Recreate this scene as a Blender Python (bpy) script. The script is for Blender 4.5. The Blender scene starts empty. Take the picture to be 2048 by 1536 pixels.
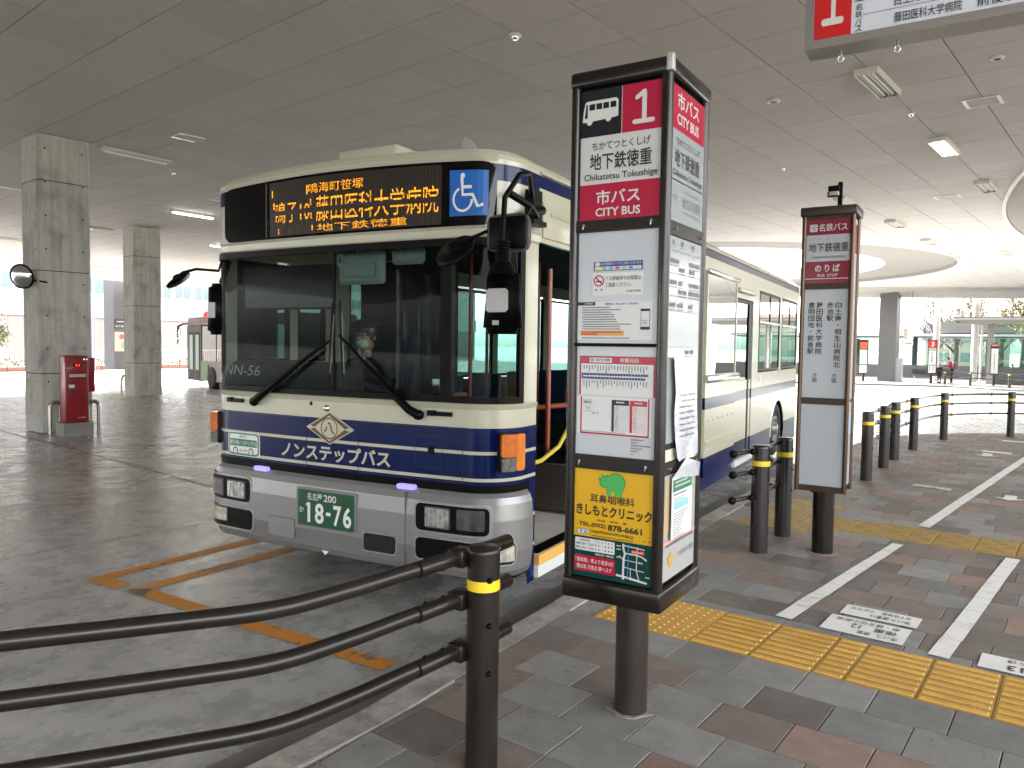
import bpy, bmesh, math, random
import numpy as np
from mathutils import Vector, Matrix

random.seed(7)
S = bpy.context.scene
COL = S.collection
R = math.radians

# ------------------------------------------------------------------ camera
CF, CPIT, CROL, CYAW, CH = 1542.4, R(2.89), R(.781), R(32.02), 1.6
def _cam():
    cp, sp, cr, sr = math.cos(CPIT), math.sin(CPIT), math.cos(CROL), math.sin(CROL)
    rr = np.array([[cr, -sr, 0], [sr, cr, 0], [0, 0, 1]])
    rt = rr @ [1, 0, 0]; fw = rr @ [0, -sp, cp]; up = rr @ [0, -cp, -sp]
    y = math.cos(CYAW) * fw + math.sin(CYAW) * rt
    x = math.cos(CYAW) * rt - math.sin(CYAW) * fw
    return np.array([x, y, up])
CM = _cam()
cam = bpy.data.cameras.new('camera'); camo = bpy.data.objects.new('camera', cam); COL.objects.link(camo)
cam.sensor_width = 36; cam.lens = CF / 2048 * 36; cam.clip_end = 2000; cam.clip_start = .05
m = Matrix.Identity(4)
for i in range(3):
    m[i][0] = CM[i][0]; m[i][1] = -CM[i][1]; m[i][2] = -CM[i][2]
m[2][3] = CH
camo.matrix_world = m
S.camera = camo

# ------------------------------------------------------------------ light
SUN_DIR = Vector((.80, -.42, -.44)).normalized()      # the way the light travels
w = bpy.data.worlds.new('World'); S.world = w; w.use_nodes = True
nt = w.node_tree; nt.nodes.clear()
sky = nt.nodes.new('ShaderNodeTexSky'); sky.sky_type = 'NISHITA'; sky.sun_disc = False
sky.sun_elevation = math.asin(-SUN_DIR.z)
sky.sun_rotation = math.atan2(-SUN_DIR.x, -SUN_DIR.y)
sky.dust_density = 3.0; sky.air_density = 1.0
bg = nt.nodes.new('ShaderNodeBackground'); bg.inputs[1].default_value = .15
out = nt.nodes.new('ShaderNodeOutputWorld')
hs = nt.nodes.new('ShaderNodeHueSaturation'); hs.inputs['Saturation'].default_value = .14
nt.links.new(sky.outputs[0], hs.inputs['Color']); nt.links.new(hs.outputs[0], bg.inputs[0]); nt.links.new(bg.outputs[0], out.inputs[0])
sl = bpy.data.lights.new('sun', 'SUN'); sl.energy = 2.4; sl.angle = R(.6); sl.color = (1, .93, .82)
so = bpy.data.objects.new('sun', sl); COL.objects.link(so)
so.rotation_euler = SUN_DIR.to_track_quat('-Z', 'Y').to_euler(); so.location = (-40, 30, 60)
S.view_settings.view_transform = 'Standard'; S.view_settings.look = 'None'
S.view_settings.exposure = 3.6; S.view_settings.gamma = 1
S.view_settings.use_curve_mapping = False
S.render.engine = 'CYCLES'
S.cycles.use_denoising = True
S.cycles.max_bounces = 10; S.cycles.diffuse_bounces = 5; S.cycles.glossy_bounces = 5
S.cycles.transparent_max_bounces = 24; S.cycles.transmission_bounces = 8
S.cycles.sample_clamp_indirect = 8
S.cycles.caustics_reflective = False; S.cycles.caustics_refractive = False

# ------------------------------------------------------------------ measuring helpers (a picture direction met with a real plane)
def ray(px, py): return CM @ np.array([(px - 1024) / CF, (py - 768) / CF, 1])
def onZ(px, py, z):
    d = ray(px, py); t = (z - CH) / d[2]; return Vector((d[0] * t, d[1] * t, z))
def onX(px, py, x):
    d = ray(px, py); t = x / d[0]; return Vector((x, d[1] * t, CH + d[2] * t))
def onY(px, py, y):
    d = ray(px, py); t = y / d[1]; return Vector((d[0] * t, y, CH + d[2] * t))
def fwd(x, y): return -.53 * x + .848 * y
def gz(x, y, base=-.15):
    f = fwd(x, y); return base - .011 * max(0, min(f, 62) - 12)
def onG(px, py, base=-.15):
    z = base
    for i in range(30):
        p = onZ(px, py, z); z = gz(p.x, p.y, base)
    return p
def toview(p):
    c = CM.T @ (np.array(p, float) - np.array([0, 0, CH]))
    return (1024 + CF * c[0] / c[2], 768 + CF * c[1] / c[2], c[2]) if c[2] > .05 else (1e9, 1e9, c[2])

# ------------------------------------------------------------------ materials
MATS = {}
def mat(name, col, rough=.5, metal=0, var=0, scale=8, bump=0, bscale=60, spec=.5, emit=None, coat=0, col2=None, detail=5, rvar=0):
    if name in MATS: return MATS[name]
    M = bpy.data.materials.new(name); M.use_nodes = True
    n = M.node_tree.nodes; l = M.node_tree.links; b = n['Principled BSDF']
    b.inputs['Base Color'].default_value = (*col, 1); b.inputs['Roughness'].default_value = rough
    b.inputs['Metallic'].default_value = metal; b.inputs['Specular IOR Level'].default_value = spec
    b.inputs['Coat Weight'].default_value = coat
    if coat: b.inputs['Coat Roughness'].default_value = .06
    if emit:
        b.inputs['Emission Color'].default_value = (*emit[0], 1); b.inputs['Emission Strength'].default_value = emit[1]
    tc = None
    if var or rvar or bump:
        tc = n.new('ShaderNodeTexCoord')
    if var or rvar:
        nz = n.new('ShaderNodeTexNoise'); nz.inputs['Scale'].default_value = scale; nz.inputs['Detail'].default_value = detail
        nz.inputs['Roughness'].default_value = .6
        l.new(tc.outputs['Object'], nz.inputs['Vector'])
        rp = n.new('ShaderNodeValToRGB'); rp.color_ramp.elements[0].position = .35; rp.color_ramp.elements[1].position = .68
        c2 = col2 or tuple(c * (1 - var) for c in col)
        rp.color_ramp.elements[0].color = (*c2, 1); rp.color_ramp.elements[1].color = (*[min(1, c * (1 + var * .5)) for c in col], 1)
        if var:
            l.new(nz.outputs['Fac'], rp.inputs['Fac']); l.new(rp.outputs['Color'], b.inputs['Base Color'])
        if rvar:
            mr = n.new('ShaderNodeMapRange'); mr.inputs['To Min'].default_value = max(.02, rough - rvar); mr.inputs['To Max'].default_value = rough + rvar
            l.new(nz.outputs['Fac'], mr.inputs['Value']); l.new(mr.outputs['Result'], b.inputs['Roughness'])
    if bump:
        nb = n.new('ShaderNodeTexNoise'); nb.inputs['Scale'].default_value = bscale; nb.inputs['Detail'].default_value = 4
        l.new(tc.outputs['Object'], nb.inputs['Vector'])
        bp = n.new('ShaderNodeBump'); bp.inputs['Strength'].default_value = bump; bp.inputs['Distance'].default_value = .01
        l.new(nb.outputs['Fac'], bp.inputs['Height']); l.new(bp.outputs['Normal'], b.inputs['Normal'])
    MATS[name] = M
    return M

def glass(name, tint, refl=1.0, rough=0.0):
    if name in MATS: return MATS[name]
    M = bpy.data.materials.new(name); M.use_nodes = True
    n = M.node_tree.nodes; l = M.node_tree.links; n.clear()
    o = n.new('ShaderNodeOutputMaterial'); mx = n.new('ShaderNodeMixShader')
    tr = n.new('ShaderNodeBsdfTransparent'); tr.inputs[0].default_value = (*tint, 1)
    gl = n.new('ShaderNodeBsdfGlossy'); gl.inputs['Roughness'].default_value = rough; gl.inputs[0].default_value = (1, 1, 1, 1)
    fr = n.new('ShaderNodeFresnel'); fr.inputs[0].default_value = 1.5
    mu = n.new('ShaderNodeMath'); mu.operation = 'MULTIPLY'; mu.inputs[1].default_value = refl; mu.use_clamp = True
    l.new(fr.outputs[0], mu.inputs[0]); l.new(mu.outputs[0], mx.inputs[0])
    l.new(tr.outputs[0], mx.inputs[1]); l.new(gl.outputs[0], mx.inputs[2]); l.new(mx.outputs[0], o.inputs[0])
    MATS[name] = M
    return M

# polished slab concrete: mottled stains, scuffs, hairline cracks
def concrete_floor():
    M = bpy.data.materials.new('polished_concrete'); M.use_nodes = True
    n = M.node_tree.nodes; l = M.node_tree.links; b = n['Principled BSDF']
    tc = n.new('ShaderNodeTexCoord')
    n1 = n.new('ShaderNodeTexNoise'); n1.inputs['Scale'].default_value = .45; n1.inputs['Detail'].default_value = 7; n1.inputs['Roughness'].default_value = .62
    n2 = n.new('ShaderNodeTexNoise'); n2.inputs['Scale'].default_value = 5; n2.inputs['Detail'].default_value = 8; n2.inputs['Roughness'].default_value = .7
    mp = n.new('ShaderNodeMapping'); mp.inputs['Scale'].default_value = (1, .75, 1)
    l.new(tc.outputs['Object'], mp.inputs[0]); l.new(tc.outputs['Object'], n1.inputs['Vector']); l.new(mp.outputs[0], n2.inputs['Vector'])
    r1 = n.new('ShaderNodeValToRGB'); e = r1.color_ramp.elements
    e[0].position = .3; e[0].color = (.33, .325, .305, 1); e[1].position = .7; e[1].color = (.56, .555, .525, 1)
    l.new(n1.outputs['Fac'], r1.inputs[0])
    r2 = n.new('ShaderNodeValToRGB'); e = r2.color_ramp.elements
    e[0].position = .36; e[0].color = (.74, .74, .74, 1); e[1].position = .66; e[1].color = (1.12, 1.12, 1.12, 1)
    l.new(n2.outputs['Fac'], r2.inputs[0])
    mx = n.new('ShaderNodeMixRGB'); mx.blend_type = 'MULTIPLY'; mx.inputs[0].default_value = 1
    l.new(r1.outputs[0], mx.inputs[1]); l.new(r2.outputs[0], mx.inputs[2])
    # hairline cracks
    vo = n.new('ShaderNodeTexVoronoi'); vo.feature = 'DISTANCE_TO_EDGE'; vo.inputs['Scale'].default_value = .33
    nd = n.new('ShaderNodeTexNoise'); nd.inputs['Scale'].default_value = 1.6; nd.inputs['Detail'].default_value = 6
    l.new(tc.outputs['Object'], nd.inputs['Vector'])
    ad = n.new('ShaderNodeMixRGB'); ad.blend_type = 'ADD'; ad.inputs[0].default_value = .9
    l.new(tc.outputs['Object'], ad.inputs[1]); l.new(nd.outputs['Color'], ad.inputs[2]); l.new(ad.outputs[0], vo.inputs['Vector'])
    cr = n.new('ShaderNodeValToRGB'); e = cr.color_ramp.elements
    e[0].position = 0; e[0].color = (.45, .45, .45, 1); e[1].position = .0035; e[1].color = (1, 1, 1, 1)
    l.new(vo.outputs['Distance'], cr.inputs[0])
    m2 = n.new('ShaderNodeMixRGB'); m2.blend_type = 'MULTIPLY'; m2.inputs[0].default_value = .45
    l.new(mx.outputs[0], m2.inputs[1]); l.new(cr.outputs[0], m2.inputs[2])
    l.new(m2.outputs[0], b.inputs['Base Color'])
    rr = n.new('ShaderNodeMapRange'); rr.inputs['From Min'].default_value = .3; rr.inputs['From Max'].default_value = .7
    rr.inputs['To Min'].default_value = .14; rr.inputs['To Max'].default_value = .42
    l.new(n2.outputs['Fac'], rr.inputs['Value']); l.new(rr.outputs[0], b.inputs['Roughness'])
    bp = n.new('ShaderNodeBump'); bp.inputs['Strength'].default_value = .035; bp.inputs['Distance'].default_value = .01
    l.new(n2.outputs['Fac'], bp.inputs['Height']); l.new(bp.outputs[0], b.inputs['Normal'])
    b.inputs['Specular IOR Level'].default_value = .6
    return M

def stone(name, col, rough=.62, spots=.5, amp=.22, tone=.16, bump=.3):
    """laid block: own tone and own grain for every piece, with dark gum spots and scuffs"""
    if name in MATS: return MATS[name]
    M = bpy.data.materials.new(name); M.use_nodes = True
    n = M.node_tree.nodes; l = M.node_tree.links; b = n['Principled BSDF']
    tc = n.new('ShaderNodeTexCoord'); oi = n.new('ShaderNodeObjectInfo')
    sc = n.new('ShaderNodeMath'); sc.operation = 'MULTIPLY'; sc.inputs[1].default_value = 37.0
    l.new(oi.outputs['Random'], sc.inputs[0])
    ad = n.new('ShaderNodeVectorMath'); ad.operation = 'ADD'; l.new(tc.outputs['Object'], ad.inputs[0]); l.new(sc.outputs[0], ad.inputs[1])
    n1 = n.new('ShaderNodeTexNoise'); n1.inputs['Scale'].default_value = 7; n1.inputs['Detail'].default_value = 8; n1.inputs['Roughness'].default_value = .65
    n2 = n.new('ShaderNodeTexNoise'); n2.inputs['Scale'].default_value = 22; n2.inputs['Detail'].default_value = 3
    n3 = n.new('ShaderNodeTexNoise'); n3.inputs['Scale'].default_value = 190; n3.inputs['Detail'].default_value = 2
    for q in (n1, n2, n3): l.new(ad.outputs[0], q.inputs['Vector'])
    r1 = n.new('ShaderNodeMapRange'); r1.inputs['From Min'].default_value = .3; r1.inputs['From Max'].default_value = .7; r1.inputs['To Min'].default_value = 1 - amp; r1.inputs['To Max'].default_value = 1 + amp * .6
    l.new(n1.outputs['Fac'], r1.inputs['Value'])
    r2 = n.new('ShaderNodeMapRange'); r2.inputs['From Min'].default_value = .70; r2.inputs['From Max'].default_value = .74; r2.inputs['To Min'].default_value = 1; r2.inputs['To Max'].default_value = 1 - spots
    l.new(n2.outputs['Fac'], r2.inputs['Value'])
    r3 = n.new('ShaderNodeMapRange'); r3.inputs['To Min'].default_value = 1 - tone; r3.inputs['To Max'].default_value = 1 + tone
    l.new(oi.outputs['Random'], r3.inputs['Value'])
    r4 = n.new('ShaderNodeMapRange'); r4.inputs['From Min'].default_value = .3; r4.inputs['From Max'].default_value = .7; r4.inputs['To Min'].default_value = .90; r4.inputs['To Max'].default_value = 1.08
    l.new(n3.outputs['Fac'], r4.inputs['Value'])
    cur = r1.outputs[0]
    for r_ in (r2, r3, r4):
        mm = n.new('ShaderNodeMath'); mm.operation = 'MULTIPLY'; l.new(cur, mm.inputs[0]); l.new(r_.outputs[0], mm.inputs[1]); cur = mm.outputs[0]
    vm = n.new('ShaderNodeVectorMath'); vm.operation = 'SCALE'; vm.inputs[0].default_value = col; l.new(cur, vm.inputs['Scale'])
    l.new(vm.outputs[0], b.inputs['Base Color']); b.inputs['Roughness'].default_value = rough
    bp = n.new('ShaderNodeBump'); bp.inputs['Strength'].default_value = bump; bp.inputs['Distance'].default_value = .006
    l.new(n3.outputs['Fac'], bp.inputs['Height']); l.new(bp.outputs[0], b.inputs['Normal'])
    MATS[name] = M
    return M

def pillar_concrete():
    M = bpy.data.materials.new('formed_concrete'); M.use_nodes = True
    n = M.node_tree.nodes; l = M.node_tree.links; b = n['Principled BSDF']
    tc = n.new('ShaderNodeTexCoord')
    n1 = n.new('ShaderNodeTexNoise'); n1.inputs['Scale'].default_value = 1.1; n1.inputs['Detail'].default_value = 8; n1.inputs['Roughness'].default_value = .65
    n1.inputs['Distortion'].default_value = .8
    l.new(tc.outputs['Object'], n1.inputs['Vector'])
    mp = n.new('ShaderNodeMapping'); mp.inputs['Scale'].default_value = (7, 7, .7)
    n2 = n.new('ShaderNodeTexNoise'); n2.inputs['Scale'].default_value = 1.4; n2.inputs['Detail'].default_value = 6
    l.new(tc.outputs['Object'], mp.inputs[0]); l.new(mp.outputs[0], n2.inputs['Vector'])
    r1 = n.new('ShaderNodeValToRGB'); e = r1.color_ramp.elements
    e[0].position = .32; e[0].color = (.33, .325, .30, 1); e[1].position = .5; e[1].color = (.50, .495, .455, 1)
    l.new(n1.outputs['Fac'], r1.inputs[0])
    r2 = n.new('ShaderNodeValToRGB'); e = r2.color_ramp.elements
    e[0].position = .3; e[0].color = (.78, .78, .78, 1); e[1].position = .6; e[1].color = (1.05, 1.05, 1.05, 1)
    l.new(n2.outputs['Fac'], r2.inputs[0])
    mx = n.new('ShaderNodeMixRGB'); mx.blend_type = 'MULTIPLY'; mx.inputs[0].default_value = 1
    l.new(r1.outputs[0], mx.inputs[1]); l.new(r2.outputs[0], mx.inputs[2]); l.new(mx.outputs[0], b.inputs['Base Color'])
    b.inputs['Roughness'].default_value = .75
    bp = n.new('ShaderNodeBump'); bp.inputs['Strength'].default_value = .25; bp.inputs['Distance'].default_value = .01
    l.new(n1.outputs['Fac'], bp.inputs['Height']); l.new(bp.outputs[0], b.inputs['Normal'])
    return M

# paint worn through to what lies under it
def worn(name, col, under, scale=9, lo=.36, hi=.42, rough=.55):
    if name in MATS: return MATS[name]
    M = bpy.data.materials.new(name); M.use_nodes = True
    n = M.node_tree.nodes; l = M.node_tree.links; b = n['Principled BSDF']
    tc = n.new('ShaderNodeTexCoord'); nz = n.new('ShaderNodeTexNoise'); nz.inputs['Scale'].default_value = scale; nz.inputs['Detail'].default_value = 9
    nz.inputs['Roughness'].default_value = .7
    l.new(tc.outputs['Object'], nz.inputs['Vector'])
    rp = n.new('ShaderNodeValToRGB'); e = rp.color_ramp.elements
    e[0].position = lo; e[0].color = (*under, 1); e[1].position = hi; e[1].color = (*col, 1)
    l.new(nz.outputs['Fac'], rp.inputs[0]); l.new(rp.outputs[0], b.inputs['Base Color']); b.inputs['Roughness'].default_value = rough
    MATS[name] = M
    return M

CREAM = mat('cream_paint', (.50, .49, .375), .25, coat=.3, spec=.5)
NAVY = mat('navy_paint', (.0010, .0085, .068), .16, coat=.05, spec=.25)
SILVER = mat('silver_paint', (.28, .285, .29), .34, metal=.55, coat=.15)
BLACK = mat('black_plastic', (.002, .002, .0022), .4, spec=.12)
RUBBER = mat('black_rubber', (.02, .02, .02), .75, var=.3, scale=20)
DGLASS = mat('black_glass', (.001, .001, .0013), .04, spec=.30)
BROWN = mat('dark_brown_metal', (.013, .0095, .0075), .25, metal=.2, spec=.4, coat=.2)
BROWN2 = mat('bronze_metal', (.085, .055, .038), .3, metal=.7)
POSTB = mat('post_brown_paint', (.014, .0108, .009), .3, spec=.4, coat=.1, rvar=.06, scale=5, var=.3)
WHITE = mat('white_print', (.78, .79, .79), .35)
PANELW = mat('sign_panel_white', (.50, .53, .56), .16, spec=.5)
RED = mat('sign_red', (.40, .012, .045), .2)
REDB = mat('bright_red', (.62, .015, .015), .35)
INK = mat('ink_black', (.015, .015, .018), .35)
GREYINK = mat('ink_grey', (.16, .16, .17), .4)
YEL = mat('yellow_band', (.80, .58, .02), .4)
STEEL = mat('brushed_steel', (.42, .40, .37), .32, metal=.9, rvar=.06, scale=12)
CHROME = mat('chrome', (.75, .75, .75), .08, metal=1)
AMBER = mat('amber_lens', (.62, .14, .006), .12, coat=.6, var=.25, scale=30)
CLEAR = mat('clear_lens', (.62, .64, .62), .16, metal=.8, coat=.6, var=.55, scale=26)
ORANGEP = mat('orange_pole_paint', (.22, .03, .008), .32, coat=.3)
LAMPW = mat('lamp_white_housing', (.62, .60, .55), .4)
LIT = mat('lit_tube', (.9, .9, .85), .4, emit=((1, .93, .80), 6))
UNLIT = mat('unlit_tube', (.8, .8, .78), .3)
CEILM = stone('ceiling_board', (.57, .548, .542), .85, 0, .05, .035, .05)
PLEN = mat('ceiling_gap', (.03, .03, .03), .9)
CONC = concrete_floor(); PILC = pillar_concrete()
LEDM = mat('amber_led', (.3, .12, .0), .5, emit=((1, .37, .01), .13))
WINGL = glass('windscreen_glass', (.42, .50, .47), .12)
SIDEGL = glass('side_window_glass', (.30, .46, .43), 3.0)
CLEARGL = glass('clear_glass', (.11, .21, .19), .7)

# ------------------------------------------------------------------ mesh helpers
SPLIT = {'frame_rail', 'door_rail', 'panel_seam', 'panel_screw', 'bolt', 'lampholder', 'orange_line', 'lane_and_sun_streak', 'painted_arrow', 'slab_joint', 'fence_post', 'rod', 'cladding_joint', 'top_rail', 'shoes', 'hands', 'wall_opening'}
class MB:
    """collects faces (each with a material) and links them as one mesh object"""
    def __init__(s): s.v = []; s.f = []; s.fm = []; s.m = []; s.sm = []; s.done = False
    def mi(s, m):
        if m not in s.m: s.m.append(m)
        return s.m.index(m)
    def add(s, vs, fs, m, smooth=False):
        o = len(s.v); s.v += [tuple(x) for x in vs]; k = s.mi(m)
        for f in fs: s.f.append([i + o for i in f]); s.fm.append(k); s.sm.append(smooth)
        return s
    def box(s, x0, x1, y0, y1, z0, z1, m):
        return s.add([(x0, y0, z0), (x1, y0, z0), (x1, y1, z0), (x0, y1, z0), (x0, y0, z1), (x1, y0, z1), (x1, y1, z1), (x0, y1, z1)],
                     [(0, 3, 2, 1), (4, 5, 6, 7), (0, 1, 5, 4), (1, 2, 6, 5), (2, 3, 7, 6), (3, 0, 4, 7)], m)
    def rbox(s, x0, x1, y0, y1, z0, z1, r, m, seg=2):
        b = bmesh.new(); bmesh.ops.create_cube(b, size=1)
        for v in b.verts: v.co = ((x0 + x1) / 2 + v.co.x * (x1 - x0), (y0 + y1) / 2 + v.co.y * (y1 - y0), (z0 + z1) / 2 + v.co.z * (z1 - z0))
        bmesh.ops.bevel(b, geom=list(b.edges), offset=r, segments=seg, affect='EDGES', profile=.5)
        return s.bm(b, m, True)
    def bm(s, b, m, smooth=False, M=None):
        b.verts.index_update()
        vs = [(M @ v.co if M else v.co)[:] for v in b.verts]
        s.add(vs, [[v.index for v in f.verts] for f in b.faces], m, smooth); b.free(); return s
    def quad(s, a, b, c, d, m): return s.add([a, b, c, d], [(0, 1, 2, 3)], m)
    def poly(s, pts, m): return s.add(pts, [tuple(range(len(pts)))], m)
    def prism(s, pts, z0, z1, m, fr=None):
        """2-D outline pts extruded from z0 to z1; fr maps (u,v,w) to 3-D"""
        fr = fr or (lambda u, v, w: (u, v, w)); n = len(pts)
        return s.add([fr(u, v, z0) for u, v in pts] + [fr(u, v, z1) for u, v in pts],
                     [tuple(range(n))[::-1], tuple(range(n, 2 * n))] + [(i, (i + 1) % n, n + (i + 1) % n, n + i) for i in range(n)], m)
    def tube(s, pts, r, m, seg=12, cap=True):
        pts = [Vector(p) for p in pts]; n = len(pts); rs = r if isinstance(r, (list, tuple)) else [r] * n
        vs = []; fs = []; prev = None
        for i, p in enumerate(pts):
            t = (pts[min(i + 1, n - 1)] - pts[max(i - 1, 0)]).normalized()
            if prev is None:
                a = Vector((0, 0, 1)) if abs(t.z) < .9 else Vector((1, 0, 0)); u = t.cross(a).normalized()
            else:
                u = (prev - t * prev.dot(t)).normalized()
            prev = u; v = t.cross(u)
            for k in range(seg):
                an = 2 * math.pi * k / seg; vs.append(p + (u * math.cos(an) + v * math.sin(an)) * rs[i])
        for i in range(n - 1):
            for k in range(seg):
                k2 = (k + 1) % seg; fs.append((i * seg + k, i * seg + k2, (i + 1) * seg + k2, (i + 1) * seg + k))
        s.add(vs, fs, m, True)
        if cap:
            s.add(vs[:seg], [tuple(range(seg))[::-1]], m); s.add(vs[-seg:], [tuple(range(seg))], m)
        return s
    def cyl(s, x, y, z0, z1, r, m, seg=24): return s.tube([(x, y, z0), (x, y, z1)], r, m, seg)
    def lathe(s, prof, m, seg=24, M=None):
        vs = []; fs = []; n = len(prof)
        for k in range(seg):
            an = 2 * math.pi * k / seg
            for r, z in prof:
                p = Vector((r * math.cos(an), r * math.sin(an), z)); vs.append(M @ p if M else p)
        for k in range(seg):
            k2 = (k + 1) % seg
            for i in range(n - 1): fs.append((k * n + i, k2 * n + i, k2 * n + i + 1, k * n + i + 1))
        return s.add(vs, fs, m, True)
    def ball(s, c, r, m, sx=1, sy=1, sz=1, seg=16):
        b = bmesh.new(); bmesh.ops.create_uvsphere(b, u_segments=seg, v_segments=max(6, seg // 2), radius=1)
        for v in b.verts: v.co = (c[0] + v.co.x * r * sx, c[1] + v.co.y * r * sy, c[2] + v.co.z * r * sz)
        return s.bm(b, m, True)
    def stroke(s, pts, wd, m, fr, closed=False):
        """flat pen stroke through 2-D points"""
        n = len(pts); P = [Vector((a, b)) for a, b in pts]
        L = []; Rr = []
        for i in range(n):
            a = P[(i - 1) % n] if closed or i else P[i]; c = P[(i + 1) % n] if closed or i < n - 1 else P[i]
            t = (c - a).normalized(); nn = Vector((-t.y, t.x)) * wd / 2
            L.append(P[i] + nn); Rr.append(P[i] - nn)
        for i in range(n if closed else n - 1):
            j = (i + 1) % n
            s.add([fr(*L[i]), fr(*L[j]), fr(*Rr[j]), fr(*Rr[i])], [(0, 1, 2, 3)], m)
        return s
    def text(s, st, x0, x1, z0, z1, m, fr, bold=0.0):
        """lettering fitted into the box x0..x1, z0..z1"""
        V, F = glyphs(st, bold)
        return s.add([fr(x0 + (x1 - x0) * u, z0 + (z1 - z0) * v) for u, v in V], F, m)
    def vtext(s, st, x, z0, z1, wd, m, fr, bold=0.0):
        n = len(st); h = (z1 - z0) / n
        for i, c in enumerate(st):
            zt = z1 - i * h
            if c == '・': s.poly([fr(x + .12 * wd * math.cos(a), zt - h / 2 + .12 * wd * math.sin(a)) for a in [k * math.pi / 4 for k in range(8)]], m)
            elif c == 'ー': s.poly([fr(x - .05 * wd, zt - .1 * h), fr(x + .05 * wd, zt - .1 * h), fr(x + .05 * wd, zt - .9 * h), fr(x - .05 * wd, zt - .9 * h)], m)
            else: s.text(c, x - wd / 2, x + wd / 2, zt - h * .94, zt - h * .06, m, fr, bold)
        return s
    def one(s, x0, x1, z0, z1, m, fr):
        """a rounded-end figure 1"""
        O = [(.09, 0), (.91, 0), (.97, .025), (1, .07), (.97, .115), (.91, .14), (.63, .14), (.63, .93), (.60, .98), (.54, 1), (.47, .99), (.17, .85), (.12, .80), (.13, .74), (.19, .715), (.27, .735), (.43, .81), (.43, .14), (.09, .14), (.03, .115), (0, .07), (.03, .025)]
        return s.poly([fr(x0 + (x1 - x0) * u, z0 + (z1 - z0) * v) for u, v in O], m)
    def islands(s):
        par = list(range(len(s.v)))
        def fd(a):
            while par[a] != a: par[a] = par[par[a]]; a = par[a]
            return a
        key = {}
        for i, v in enumerate(s.v):
            k = (round(v[0], 4), round(v[1], 4), round(v[2], 4))
            if k in key: par[fd(i)] = fd(key[k])
            else: key[k] = i
        for f in s.f:
            for a in f[1:]: par[fd(a)] = fd(f[0])
        G = {}
        for fi, f in enumerate(s.f): G.setdefault(fd(f[0]), []).append(fi)
        out = []
        for L in G.values():
            m_ = MB(); idx = {}
            for fi in L:
                f = s.f[fi]
                for a in f:
                    if a not in idx: idx[a] = len(m_.v); m_.v.append(s.v[a])
                m_.f.append([idx[a] for a in f]); m_.fm.append(m_.mi(s.m[s.fm[fi]])); m_.sm.append(s.sm[fi])
            out.append(m_)
        return out
    def build(s, name, parent=None, mats=None, loc=None, rz=0):
        if name in SPLIT and not s.done:
            L = s.islands()
            if 1 < len(L) < 200:
                o = None
                for m_ in L: m_.done = True; o = m_.build(name, parent, mats, loc, rz)
                return o
        me = bpy.data.meshes.new(name); me.from_pydata(s.v, [], s.f); me.update()
        for mm in s.m: me.materials.append(mm)
        me.polygons.foreach_set('material_index', s.fm); me.polygons.foreach_set('use_smooth', s.sm)
        o = bpy.data.objects.new(name, me); COL.objects.link(o)
        if parent: o.parent = parent
        if loc: o.location = loc
        if rz: o.rotation_euler.z = rz
        return o

GL = {}
def glyphs(st, bold):
    key = (st, bold)
    if key in GL: return GL[key]
    c = bpy.data.curves.new('t', 'FONT'); c.body = st; c.size = 1; c.resolution_u = 3; c.offset = min(bold * .38, .014) if any(ord(ch) > 0x4dff for ch in st) else min(bold * .7, .03); c.fill_mode = 'FRONT'
    o = bpy.data.objects.new('t', c); COL.objects.link(o)
    dg = bpy.context.evaluated_depsgraph_get()
    me = bpy.data.meshes.new_from_object(o.evaluated_get(dg))
    V = [(v.co.x, v.co.y) for v in me.vertices]; F = [tuple(p.vertices) for p in me.polygons]
    bpy.data.objects.remove(o); bpy.data.curves.remove(c); bpy.data.meshes.remove(me)
    xs = [v[0] for v in V] or [0, 1]; ys = [v[1] for v in V] or [0, 1]
    ax, bx, ay, by = min(xs), max(xs), min(ys), max(ys)
    V = [((x - ax) / max(bx - ax, 1e-6), (y - ay) / max(by - ay, 1e-6)) for x, y in V]
    GL[key] = (V, F)
    return GL[key]

def thing(name, label, cat, loc=(0, 0, 0), rz=0, group=None):
    o = bpy.data.objects.new(name, None); COL.objects.link(o); o.empty_display_size = .1
    o.location = loc; o.rotation_euler.z = rz; o['label'] = label; o['category'] = cat
    if group: o['group'] = group
    return o
def tag(o, label, cat, group=None):
    o['label'] = label; o['category'] = cat
    if group: o['group'] = group
    return o
def struct(o, kind='structure'): o['kind'] = kind; return o
def dup(root, loc, rz, label, group=None):
    r = root.copy(); COL.objects.link(r); r.location = loc; r.rotation_euler.z = rz; r['label'] = label
    if group: r['group'] = group
    for ch in list(root.children):
        c = ch.copy(); COL.objects.link(c); c.parent = r
        for g in list(ch.children):
            d = g.copy(); COL.objects.link(d); d.parent = c
    return r
def clip(poly, px, py, nx, ny):
    """keep the part of a 2-D polygon where (p - (px,py)).(nx,ny) >= 0"""
    o = []; n = len(poly)
    for i in range(n):
        a, b = poly[i], poly[(i + 1) % n]
        da = (a[0] - px) * nx + (a[1] - py) * ny; db = (b[0] - px) * nx + (b[1] - py) * ny
        if da >= 0: o.append(a)
        if (da >= 0) != (db >= 0):
            t = da / (da - db); o.append((a[0] + (b[0] - a[0]) * t, a[1] + (b[1] - a[1]) * t))
    return o
def arc(cx, cy, r, a0, a1, n): return [(cx + r * math.cos(R(a0 + (a1 - a0) * i / n)), cy + r * math.sin(R(a0 + (a1 - a0) * i / n))) for i in range(n + 1)]
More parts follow.
